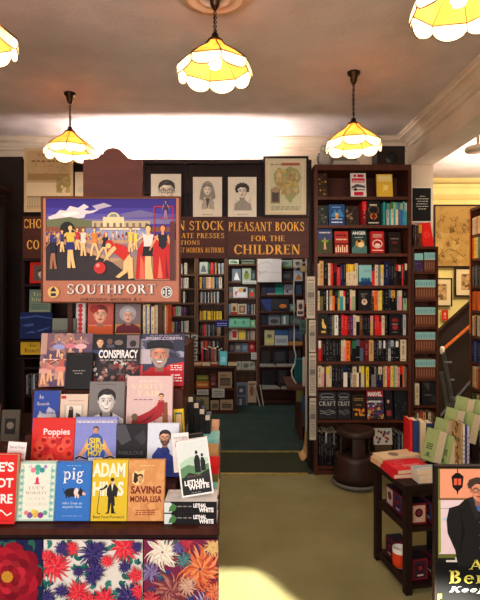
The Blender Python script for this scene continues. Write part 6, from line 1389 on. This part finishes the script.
# row 3
def blueflower(a):
    a.r(0,0,1,1,(.17,.27,.58)); w_=(.84,.78,.72); a.p([(.1,.2),(.25,.5),(.45,.42),(.6,.6),(.85,.5),(.95,.3),(.8,.1),(.3,.05)],(.70,.68,.74)); a.p([(.2,.1),(.3,.38),(.6,.2),(.7,.4),(.9,.2),(.8,.02),(.3,.0)],(.82,.72,.50)); a.t('In',.3,.8,.10,w_,'serif'); a.t('Search',.38,.64,.08,w_,'serif',fit=.5); a.t('Lost Books',.5,.42,.08,(.12,.16,.36),'serif',fit=.8)
def framelike(a):
    a.r(0,0,1,1,(.84,.74,.66)); a.r(.15,.18,.85,.72,(.72,.68,.60)); a.r(.22,.22,.78,.70,(.86,.82,.76)); a.p([(.28,.22),(.32,.58),(.48,.62),(.5,.22)],(.16,.13,.12)); a.p([(.55,.22),(.6,.5),(.75,.45),(.78,.22)],(.3,.26,.24)); a.o(.4,.62,.07,c=(.5,.42,.36)); a.r(.02,.88,.2,.96,(.7,.15,.15)); a.scrib(.3,.82,.9,.85,1,(.45,.4,.38))
def corbett(a):
    a.r(0,0,1,1,(.46,.44,.43)); a.p([(0,0),(.08,.28),(.35,.36),(.7,.36),(1,.24),(1,0)],(.84,.82,.79)); a.p([(.3,.34),(.5,.12),(.7,.34),(.6,.4),(.4,.4)],(.16,.15,.15)); a.face(.5,.60,.27,skin=(.82,.79,.76),hair=(.14,.12,.12),dark=(.1,.09,.09),smile=True); a.pl([(.44,.12),(.5,.22),(.55,.1),(.62,.2),(.7,.1),(.78,.2),(.92,.14)],.02,(.72,.16,.18)); a.scrib(.2,.94,.8,.97,1,(.3,.28,.28))
def vanity(a):
    a.r(0,0,1,1,(.82,.70,.68)); a.r(.02,.02,.98,.28,(.76,.62,.58)); gcol=(.90,.80,.64); a.scrib(.25,.9,.75,.93,1,(.92,.84,.76)); a.t('VANITY',.46,.76,.10,gcol,'serif',fit=.72); a.t('FAIR',.5,.63,.10,gcol,'serif',fit=.5); a.scrib(.15,.56,.6,.6,1,(.5,.38,.36)) 
    a.p([(.80,.10),(.80,.52),(.90,.52),(.92,.10)],(.50,.28,.16)); a.r(.60,.26,.92,.30,(.5,.28,.16)); a.l(.62,.1,.64,.28,.02,(.45,.25,.14))
    a.p([(.16,.10),(.12,.18),(.24,.26),(.5,.36),(.66,.46),(.80,.50),(.84,.36),(.72,.24),(.5,.14),(.3,.08)],(.62,.10,.14)); a.p([(.24,.12),(.5,.26),(.66,.36),(.5,.2)],(.45,.06,.1)); a.p([(.66,.44),(.70,.56),(.82,.56),(.84,.42)],(.62,.10,.14)); a.face(.76,.62,.06,hair=(.14,.09,.07)); a.l(.70,.54,.60,.44,.025,'skin')
    a.o(.19,.26,.07,c=(.42,.34,.26)); a.l(.15,.21,.12,.07,.016,(.3,.2,.12)); a.l(.23,.21,.26,.07,.016,(.3,.2,.12)); a.l(.19,.2,.19,.07,.016,(.3,.2,.12))
db(32,57.5,392,2,blueflower,(.17,.27,.58),'blue book with pale flower shapes, left of the framed-photo cover')
db(59,86.5,395.5,2,framelike,(.84,.74,.66),'cream book with a black framed photograph on its cover')
db(87.8,123,383,2,corbett,(.46,.44,.43),'black and white book with a smiling dark-haired man')
db(125.5,171.5,377.5,2,vanity,(.82,.70,.68),'pale pink book with a reclining woman in a red dress')
# row 4
def ballet(a):
    a.r(0,0,1,1,(.46,.34,.38)); noisy_bg(a,[(.62,.46,.42),(.36,.28,.38),(.74,.56,.50),(.52,.40,.46),(.66,.42,.34)],60,random.Random(4),.08,.2)
    a.r(.0,.6,.12,1,(.70,.55,.5)); 
    for (u,v,hh,c) in ((.2,.1,.52,(.60,.30,.26)),(.42,.02,.62,(.72,.36,.30)),(.35,.55,.38,(.42,.42,.60)),(.58,.58,.36,(.62,.30,.34)),(.78,.55,.4,(.70,.5,.5)),(.08,.04,.5,(.66,.44,.4))): a.fig(u,v,hh,c,arms=(-70,60)); a.o(u,v+hh*.5,.12,.05,tuple(min(1,x+.16) for x in c),10)
    a.scrib(.05,.50,.38,.535,1,(.9,.82,.78))
def blackslim(a): a.r(0,0,1,1,(.075,.07,.075)); a.t('SEAN SCULLY',.5,.49,.045,(.62,.58,.56),fit=.46); a.t('ART BOOK',.5,.42,.045,(.62,.58,.56),fit=.4)
def blackslim(a): a.r(0,0,1,1,(.075,.07,.075)); a.scrib(.26,.49,.74,.53,1,(.66,.62,.6)); a.scrib(.34,.42,.66,.46,1,(.66,.62,.6)); a.scrib(.3,.95,.6,.965,1,(.4,.36,.34))
def conspiracy(a):
    a.r(0,0,1,1,(.16,.14,.15)); noisy_bg(a,[(.62,.42,.38),(.75,.70,.66),(.36,.28,.28),(.52,.16,.16),(.2,.18,.2)],90,random.Random(6),.03,.08,(0,.0,1,.5)); a.r(0,.5,1,1,(.10,.09,.10))
    a.face(.16,.84,.08,hair=(.2,.15,.12),shirt=(.2,.26,.4)); a.o(.36,.86,.06,c=(.4,.3,.28)); a.o(.55,.84,.09,.05,(.46,.40,.36)); a.r(.72,.72,.98,.98,(.48,.42,.44)); a.o(.85,.82,.07,c=(.16,.14,.16)); a.r(.30,.74,.46,.80,(.3,.3,.34)); a.r(.02,.70,.98,.735,(.10,.09,.10))
    a.t('CONSPIRACY',.55,.55,.15,(.93,.90,.88),fit=.82,bold=.03); a.scrib(.16,.50,.96,.53,1,(.8,.76,.74))
def beardman(a):
    a.r(0,0,1,1,(.22,.22,.30)); noisy_bg(a,[(.30,.30,.38),(.55,.56,.62),(.18,.18,.26)],26,random.Random(3),.1,.2,(0,.55,1,.9)); a.p([(.0,.0),(.05,.24),(.25,.36),(.7,.36),(1,.30),(1,0)],(.70,.10,.14)); a.r(0,.42,.26,.7,(.72,.68,.70)); a.p([(.62,.40),(1,.46),(1,.30),(.62,.3)],(.80,.14,.16))
    a.face(.44,.58,.23,skin=(.78,.52,.42),hair=(.5,.48,.46),smile=True,beard=(.62,.58,.54),dark=(.1,.08,.08)); a.p([(.14,.72),(.14,.82),(.24,.87),(.46,.885),(.66,.87),(.75,.81),(.75,.72),(.44,.76)],(.10,.10,.13)); a.p([(.14,.70),(.16,.74),(.46,.775),(.74,.74),(.77,.69),(.62,.715),(.44,.73),(.26,.715)],(.05,.05,.07))
    a.t('JEREMY CORBYN',.52,.885,.055,(.74,.68,.72),fit=.84,bold=.02,shear=.1); a.scrib(.2,.955,.9,.98,1,(.65,.6,.65)); a.scrib(.68,.30,.96,.42,3,(.92,.86,.86)); a.r(.66,.08,.98,.26,(.74,.12,.16)); a.scrib(.7,.09,.96,.25,3,(.92,.86,.86)); a.r(.0,.0,.06,.4,(.8,.3,.3))
def beardman2(a):
    beardman(a)
db(38.5,90.5,334,3,ballet,(.46,.34,.38),'large mauve book of dancers at the left of the top row',t=.03)
db(64,91,353.5,3,blackslim,(.075,.07,.075),'plain black book with tiny centred lettering',Y=2.10,lean=12,t=.012)
db(90.8,139,335,3,conspiracy,(.16,.14,.15),'black book titled CONSPIRACY over a crowd photograph')
db(139.5,183.5,334.5,3,beardman,(.22,.22,.30),'football book with a grey-bearded man in a flat cap and red scarf',Y=2.16)
# row 5 behind, under the poster
def redport(a): a.r(0,0,1,1,(.82,.36,.18)); a.r(0,.42,1,1,(.72,.32,.26)); a.r(.02,.40,.98,.43,(.9,.5,.4)); a.face(.5,.70,.30,skin=(.88,.62,.50),hair=(.42,.14,.12)); a.o(.25,.85,.18,.1,(.60,.16,.14))
def womanport(a): a.r(0,0,1,1,(.78,.52,.26)); a.r(0,.45,1,1,(.46,.40,.40)); a.o(.5,.74,.34,.22,(.62,.60,.60)); a.face(.52,.68,.24,skin=(.80,.62,.52),hair=(.66,.64,.64),shirt=(.40,.12,.18))
Y5=2.44
def d5(x0,x1,yt,draw,c,lab,t=.02,lean=3): return face_px(x0,x1,yt,STEP[4][1],Y5,draw,c,lab,t=t,lean=lean)
d5(87.5,112.5,303.5,redport,(.82,.36,.18),'orange book with a red tinted man portrait under the poster')
d5(115,140,304,womanport,(.78,.52,.26),'ochre book with a grey-haired woman portrait under the poster')
def dots(a):
    a.r(0,0,1,1,(.80,.76,.74))
    for i in range(8): a.o(.5,.08+.12*i,.26,c=(.74,.16,.18))
d5(75.5,84.5,303,dots,(.8,.76,.74),'white book with a column of red dots under the poster')
spine_row('charcoal1.6 cream2.2 slate1.6 cream2.6 navy1.6 cream3 tan1.6 cream1.8 silver1.6 cream2 olive1.6 brown2 cream1.4 rust2',141.5,Y5,STEP[4][1],37,'under the right half of the beach poster','upright books under the beach poster',seed=171)
face_px(52,75,318.5,STEP[4][1]-.0,2.412,lambda a:(a.r(0,0,1,1,(.30,.30,.28)), a.r(0,.5,1,1,(.40,.41,.36)), a.r(.1,.12,.9,.38,(.08,.08,.08)), a.r(.55,.2,.72,.34,(.6,.58,.52))),(.3,.3,.28),'dull grey and black book at the left under the poster',t=.02,lean=4)
# Lethal White cluster, right side of the display
def lethal(a):
    a.r(0,0,1,1,(.86,.85,.83)); a.r(.05,.03,.95,.97,(.80,.82,.80)); a.r(.05,.03,.95,.34,(.10,.10,.10)); a.p([(.05,.34),(.05,.5),(.3,.56),(.6,.5),(.95,.54),(.95,.34)],(.34,.50,.34)); a.p([(.05,.5),(.3,.56),(.5,.52),(.95,.56),(.95,.64),(.4,.7),(.05,.6)],(.66,.76,.66)); a.p([(.05,.30),(.3,.42),(.6,.36),(.95,.44),(.95,.3)],(.12,.14,.12))
    k=(.07,.07,.08); a.p([(.50,.40),(.50,.62),(.55,.70),(.60,.72),(.66,.70),(.69,.62),(.68,.40)],k); a.o(.60,.76,.045,.035,k); a.p([(.70,.42),(.70,.60),(.74,.66),(.80,.66),(.85,.58),(.84,.42)],k); a.o(.77,.70,.04,.03,k)
    a.scrib(.22,.335,.7,.40,1,(.36,.24,.20)); wv=(.92,.90,.88); a.t('LETHAL',.46,.20,.085,wv,fit=.66,bold=.04); a.t('WHITE',.56,.115,.085,wv,fit=.66,bold=.04); a.scrib(.3,.055,.65,.075,1,(.6,.6,.6))
YL=1.72
lw=face_book('book',32*YL/F,54.5*YL/F,.03,(PX(198,YL),YL,ZT+.084),(.86,.85,.83),lethal,'white and green thriller propped upright at the right corner of display',lean=10,rz=6,spinecol=(.1,.1,.1)); lw.rotation_euler[1]=radians(-7)
bh=face_book('book',24*1.84/F,66*1.84/F,.03,(PX(199,1.84),1.845,ZT+.01),(.12,.12,.12),D((.14,.15,.14),('r',.05,.3,.3,.8,(.5,.52,.5)),('scrib',.03,.05,.2,.9,9,(.8,.8,.8))),'second thriller copy standing behind the propped white one',lean=8,rz=10,spinecol=(.1,.1,.1)); bh.rotation_euler[1]=radians(-6)
for k in range(2):
    z=ZT+k*.0385; t=.037; Yk=1.685
    r=thing('book',['thick white and black thriller lying at the bottom of corner stack','thick white and black thriller lying under the propped copy'][k],'book',(PX(190.5,Yk),Yk,z+.0006),(0,0,0))
    w=(216.5-164)*Yk/F*(1 if k<2 else .86); d=.105
    MB().box(-w/2,0,0,w/2,.003,t,(.08,.08,.08)).box(-w/2,.003,0,w/2,d,.003,(.86,.84,.82)).box(-w/2,.003,t-.003,w/2,d,t,(.86,.84,.82)).build('cover','gloss',r)
    MB().box(-w/2+.003,.0035,.003,w/2-.003,d-.004,t-.003,'page').build('page_block','paint',r)
    m=MB(); a=Art(m,w,t,0); a.r(0,.04,1,.96,(.09,.09,.10)); a.p([(0,.04),(.14,.04),(.2,.5),(.12,.96),(0,.96)],(.80,.82,.80)); a.p([(.08,.1),(.2,.2),(.24,.6),(.16,.9),(.1,.5)],(.26,.46,.26)); a.scrib(.24,.55,.52,.78,1,(.52,.50,.48)); a.t('LETHAL',.68,.52,.34,(.92,.90,.88),fit=.25,bold=.05); a.t('WHITE',.80,.10,.38,(.92,.90,.88),fit=.28,bold=.05); m.build('spine_print','gloss',r)
# price cards
def pricecard(x0,x1,yt,yb,Y,label,lines,lean=8,ry=0):
    w=(x1-x0)*Y/F; h=(yb-yt)*Y/F; mb=MB().box(-w/2,0,0,w/2,.001,h,(.90,.86,.84)); a=Art(mb,w,h,0)
    for s,u,v,hh,f in lines: a.t(s,u,v,hh,(.16,.16,.3),'serif',fit=f)
    return tag(mb.build('price_card','paint',None,(PX((x0+x1)/2,Y),Y,PZ(yb,Y)),(-radians(lean),radians(ry),0)),label,'card')
pricecard(174,191,434,472,1.79,'white handwritten price card tucked behind the propped thriller',[('Signed Copies',.5,.86,.06,.8),('£15.00',.5,.66,.12,.7)],ry=-5)
pricecard(4,22.5,443,478,1.765,'white handwritten price card behind the red book, far left',[('Special Order',.5,.82,.08,.86),('off all books',.5,.64,.07,.8),('only £9.99',.5,.46,.09,.86)],ry=4)
tag(MB().box(-.05,0,0,.05,.05,.135,(.72,.56,.40)).build('paper_bag','paint',None,(PX(14,1.74),1.745,ZT+.0006)),'tan box standing behind the red book at the far left','box')
# right flank stacks of books
rnd=random.Random(55)
flank=[(1.91,.10,4,.115),(2.04,.12,4,.11),(2.22,.12,4,.10),(2.42,.13,4,.09)]
cc=['orange','teal','white','cream','tan','aqua','brown','peach','olive','navy','red','sage']
for si,(Y,d,n,w) in enumerate(flank):
    z=ZT+.0006
    for k in range(n):
        t=.022+rnd.random()*.02; c=rnd.choice(cc); off=rnd.random()*.012; xr=(-.082,-.09,-.096,-.104)[si]-off
        tag(MB().box(-w/2,0,0,w/2,d,t,c,right='page' if rnd.random()<.4 else c,front=c,top=c).build('book','paint',None,(xr-w/2+.002,Y+.02*rnd.random(),z),(0,0,radians(rnd.uniform(-1,1)))),f'{c} book lying {ORD[k]} from bottom in the {["nearest","second","third","farthest"][si]} pile on the right flank','book','book piles along the right flank of the display')
        z+=t+.0006
    flank[si]=(Y,d,z)
fl=flank[1][2]
def yel(a): a.r(0,0,1,1,(.86,.72,.12)); a.r(.12,.06,.88,.94,(.26,.42,.38)); a.r(.2,.1,.8,.9,(.82,.66,.46))
r=face_book('book',.04,.20,.02,(PX(180.2,2.03),2.035,.81),(.86,.72,.12),yel,'yellow edged book leaning beside the woman in red cover',lean=7,rz=-4); r.rotation_euler[1]=radians(-4)
# black card rack with cream tags
kr=thing('card_holder','black stepped holder of small cream tags on the display flank','rack',(PX(201,2.33),2.33,flank[2][2]))
hz=PZ(393,2.3)-flank[2][2]
for i in range(4):
    u=-.045+.026*i; zt_=hz-.028*i-.03
    MB().box(u-.012,-.03,0,u+.0125,.09,max(zt_,.03)).build('step','blackplastic',kr)
    MB().box(u-.010,-.034,zt_-.01,u+.010,-.0305,zt_+.012,(.82,.76,.66)).build('tag','paint',kr)

# ================================================================== wrapping paper on the front
YF=1.655
def petal(a,cx,cy,ang,r0,r1,w,c,curl=0):
    k=a.w/a.h; pts=[]; n=5
    for s in (1,-1):
        for i in (range(n+1) if s==1 else range(n,-1,-1)):
            t=i/n; r=r0+(r1-r0)*t; an=ang+curl*t*t; ww=w*math.sin(pi*min(t*.9+.08,1))**.7*s
            x=cx+r*cos(an)-ww*sin(an); y=cy+(r*sin(an)+ww*cos(an))*k; pts.append((min(max(x,0),1),min(max(y,0),1)))
    a.p(pts,c)
def mum(a,cx,cy,R,cols,n=22,seed=1,curl=.5,layers=3):
    rn=random.Random(seed)
    for L in range(layers):
        r1=R*(1-.28*L); 
        for i in range(n-3*L):
            an=2*pi*(i+rn.random()*.5)/(n-3*L); petal(a,cx,cy,an,R*.05,r1*(.85+.2*rn.random()),R*.055,cols[(i+L)%len(cols)],curl*(rn.random()-.2))
def leafy(a,n,seed,cols,r=.06):
    rn=random.Random(seed)
    for i in range(n):
        cx,cy=rn.random(),rn.random(); an=rn.random()*6.3
        for q in (-.7,0,.7): petal(a,cx,cy,an+q,0,r*(.6+.5*rn.random()),r*.27,rn.choice(cols))
def paper(x0,x1,draw,label,bg):
    w=(x1-x0)*YF/F; zt_=PZ(541,YF); zb_2=.06; h=zt_-zb_2
    mb=MB().box(-w/2+.001,0,0,w/2-.001,.003,h,bg); a=Art(mb,w-.002,h,0,eps=8e-6); a.r(0,0,1,1,bg); draw(a)
    tag(mb.build('wrapping_paper','paint',None,(PX((x0+x1)/2,YF),YF+.008,zb_2)),label,'wrapping paper','wrapping paper sheets on the display front')
def pk(x,y,x0,x1):   # photo px -> uv on paper
    zt_=PZ(541,YF); h=zt_-.06; return ((x-x0)/(x1-x0),(PZ(y,YF)-.06)/h)
def peony(a):
    leafy(a,40,3,[(.10,.28,.24),(.14,.34,.28),(.08,.14,.24)],.16)
    for (x,y,R) in ((8,578,.44),(-30,560,.3),(10,690,.42),(-25,760,.4)):
        u,v=pk(x,y,-45,42)
        rn=random.Random(int(x)+50)
        for L,(f,c) in enumerate([(1,(.46,.05,.12)),(.86,(.56,.08,.14)),(.68,(.48,.05,.12)),(.5,(.62,.12,.17)),(.34,(.50,.07,.12))]):
            for i in range(9):
                an=2*pi*(i+.5*L)/9; r=R*f*.62; k=a.w/a.h
                cx,cy=u+r*cos(an),v+r*sin(an)*k
                pts=[(min(max(cx+R*f*.3*cos(q)*(1+.12*rn.random()),0),1),min(max(cy+R*f*.3*sin(q)*k*(1+.12*rn.random()),0),1)) for q in [2*pi*j/9 for j in range(9)]]
                a.p(pts,tuple(min(1,x_*(1+.12*((i%3)-1))) for x_ in c))
        if 0<u<1: a.o(u-.02,v-.0,.07,None,(.72,.50,.16),9)
def mums_white(a):
    leafy(a,230,5,[(.12,.36,.34),(.18,.44,.40),(.10,.30,.32)],.065)
    RD=[(.80,.16,.22),(.86,.28,.30),(.74,.12,.2)]; NV=[(.20,.16,.38),(.28,.22,.46),(.14,.12,.30)]
    q=[(54,566,.18,RD,1),(112,580,.0,RD,2),(92,554,.16,NV,3),(125,548,.17,RD,4),(77,592,.14,RD,5),(128,597,.16,NV,6),(45,597,.12,NV,7),(104,600,.15,RD,8),(72,548,.09,RD,9),(78,572,.07,NV,10),(136,575,.1,RD,11),(60,640,.2,RD,12),(110,650,.2,NV,13),(60,700,.2,NV,14),(115,720,.2,RD,15),(85,770,.2,RD,16),(50,790,.18,NV,17),(95,570,.13,NV,18),(47,555,.08,RD,19),(62,548,.09,NV,20),(140,590,.1,RD,21),(62,590,.09,NV,22),(108,560,.08,RD,23),(92,578,.08,NV,24),(125,566,.08,NV,25),(88,598,.1,RD,26),(100,545,.08,NV,27),(138,545,.08,NV,28)]
    for x,y,R,c,s in q:
        if R: u,v=pk(x,y,42.5,142.5); mum(a,u,v,R,c,22,s)
def mums_multi(a):
    leafy(a,110,9,[(.20,.34,.36),(.22,.2,.42),(.5,.2,.2)],.1)
    q=[(162,553,.27,[(.84,.80,.72),(.78,.74,.64),(.90,.86,.80)],1),(200,570,.36,[(.80,.42,.24),(.86,.54,.34),(.70,.28,.2)],2),(170,592,.28,[(.52,.26,.24),(.66,.42,.38),(.42,.2,.24)],3),(213,548,.14,[(.84,.70,.44),(.78,.62,.4)],4),(186,543,.14,[(.62,.14,.22),(.7,.24,.28)],5),(203,606,.22,[(.32,.22,.44),(.66,.6,.7)],6),(165,660,.34,[(.80,.42,.24),(.86,.54,.34)],7),(200,700,.34,[(.84,.80,.72),(.9,.86,.8)],8),(165,760,.32,[(.62,.14,.22),(.7,.24,.28)],9),(150,572,.16,[(.34,.26,.46),(.52,.46,.6)],10),(184,560,.13,[(.2,.36,.38),(.34,.5,.5)],11),(188,586,.15,[(.80,.66,.56),(.7,.5,.44)],12),(215,592,.18,[(.74,.28,.2),(.84,.5,.34)],13),(150,600,.16,[(.62,.14,.22),(.8,.3,.3)],14),(178,548,.1,[(.24,.22,.44),(.4,.36,.56)],15)]
    for x,y,R,c,s in q: u,v=pk(x,y,143,218.5); mum(a,u,v,R,c,26,s,curl=1.1)
paper(-45,42,peony,'navy wrapping paper with a huge crimson peony, left of the display front',(.10,.11,.26))
paper(42.5,142.5,mums_white,'white wrapping paper with red and navy chrysanthemums, centre of display front',(.82,.80,.76))
paper(143,218.5,mums_multi,'crimson and navy wrapping paper with orange and cream chrysanthemums, right of display front',(.44,.14,.26))
# stack below the far-left red book
for k in range(2):
    w=(14+24)*1.64/F
    tag(MB().box(-w/2,0,0,w/2,.1,.024,(.72,.12,.12),front=(.86,.82,.76)).build('book','paint',None,(PX(-5,1.60),1.63 if False else 1.60-.0,0)),'','book') if False else None

# ================================================================== lights
def area(name, loc, rot, sx, sy, e, col):
    l=bpy.data.lights.new(name,'AREA'); l.shape='RECTANGLE'; l.size=sx; l.size_y=sy; l.energy=e; l.color=col
    o=bpy.data.objects.new(name,l); COL.objects.link(o); o.location=loc; o.rotation_euler=rot; return o
area('shop_window_daylight',(-.5,-1.1,1.7),(radians(91),0,0),3.2,1.8,138,(1,.90,.86))
area('back_room_ceiling_light',(-.3,5.9,2.5),(0,0,0),1.2,.3,26,(.95,.97,1))
area('side_room_ceiling_light',(2.9,4.3,2.75),(0,0,0),1.2,.6,60,(1,.86,.62))
area('side_room_uplight',(2.9,4.6,2.3),(pi,0,0),1.4,1.0,60,(1,.84,.76))
sp_=bpy.data.lights.new('door_sunbeam','SPOT'); sp_.energy=11000; sp_.color=(1,.97,.86); sp_.spot_size=radians(11); sp_.spot_blend=.35; sp_.shadow_soft_size=.03  # added spot standing in for low sun from an unseen door
so=bpy.data.objects.new('door_sunbeam',sp_); COL.objects.link(so); so.location=(2.3,-.9,1.3)
d=Vector((-.1,2.3,0))-so.location; so.rotation_euler=d.to_track_quat('-Z','Y').to_euler()
wd=bpy.data.worlds.new('world'); bpy.context.scene.world=wd; wd.use_nodes=True
wd.node_tree.nodes['Background'].inputs[0].default_value=(.55,.47,.42,1); wd.node_tree.nodes['Background'].inputs[1].default_value=.35
vs=bpy.context.scene.view_settings; vs.view_transform='Standard'; vs.look='None'; vs.gamma=1; vs.exposure=0; vs.use_curve_mapping=False

# ================================================================== the smallest books become one object
bpy.context.view_layer.update()
books=[o for o in COL.objects if o.parent is None and o.get('category')=='book']
def size_px(o):
    ms=[o] if o.type=='MESH' else list(o.children)
    co_=[m.matrix_world@Vector(c) for m in ms if m.type=='MESH' for c in m.bound_box]
    xs=[c.x/c.y for c in co_]; zs=[(c.z-EYE)/c.y for c in co_]
    return (max(xs)-min(xs))*(max(zs)-min(zs))
books.sort(key=size_px,reverse=True)
rest=[o for o in books[298:]]
vs_,fs_,cs_=[],[],[]
for o in rest:
    for m in ([o] if o.type=='MESH' else list(o.children)):
        me=m.data; b=len(vs_); mw=m.matrix_world
        vs_+=[tuple(mw@v.co) for v in me.vertices]
        buf=[0.0]*(4*len(me.loops)); me.color_attributes['Col'].data.foreach_get('color',buf)
        for p in me.polygons:
            fs_.append(tuple(b+i for i in p.vertices)); cs_+=buf[4*p.loop_start:4*(p.loop_start+p.loop_total)]
        
for o in rest:
    for m in list(o.children): bpy.data.objects.remove(m)
    bpy.data.objects.remove(o)
me=bpy.data.meshes.new('shelved_books'); me.from_pydata(vs_,[],fs_); ca=me.color_attributes.new('Col','FLOAT_COLOR','CORNER'); ca.data.foreach_set('color',cs_)
me.materials.append(M['paint']); o=bpy.data.objects.new('shelved_books',me); COL.objects.link(o)
tag(o,'the many tiny slim book spines filling the farther shelves','books'); o['kind']='stuff'
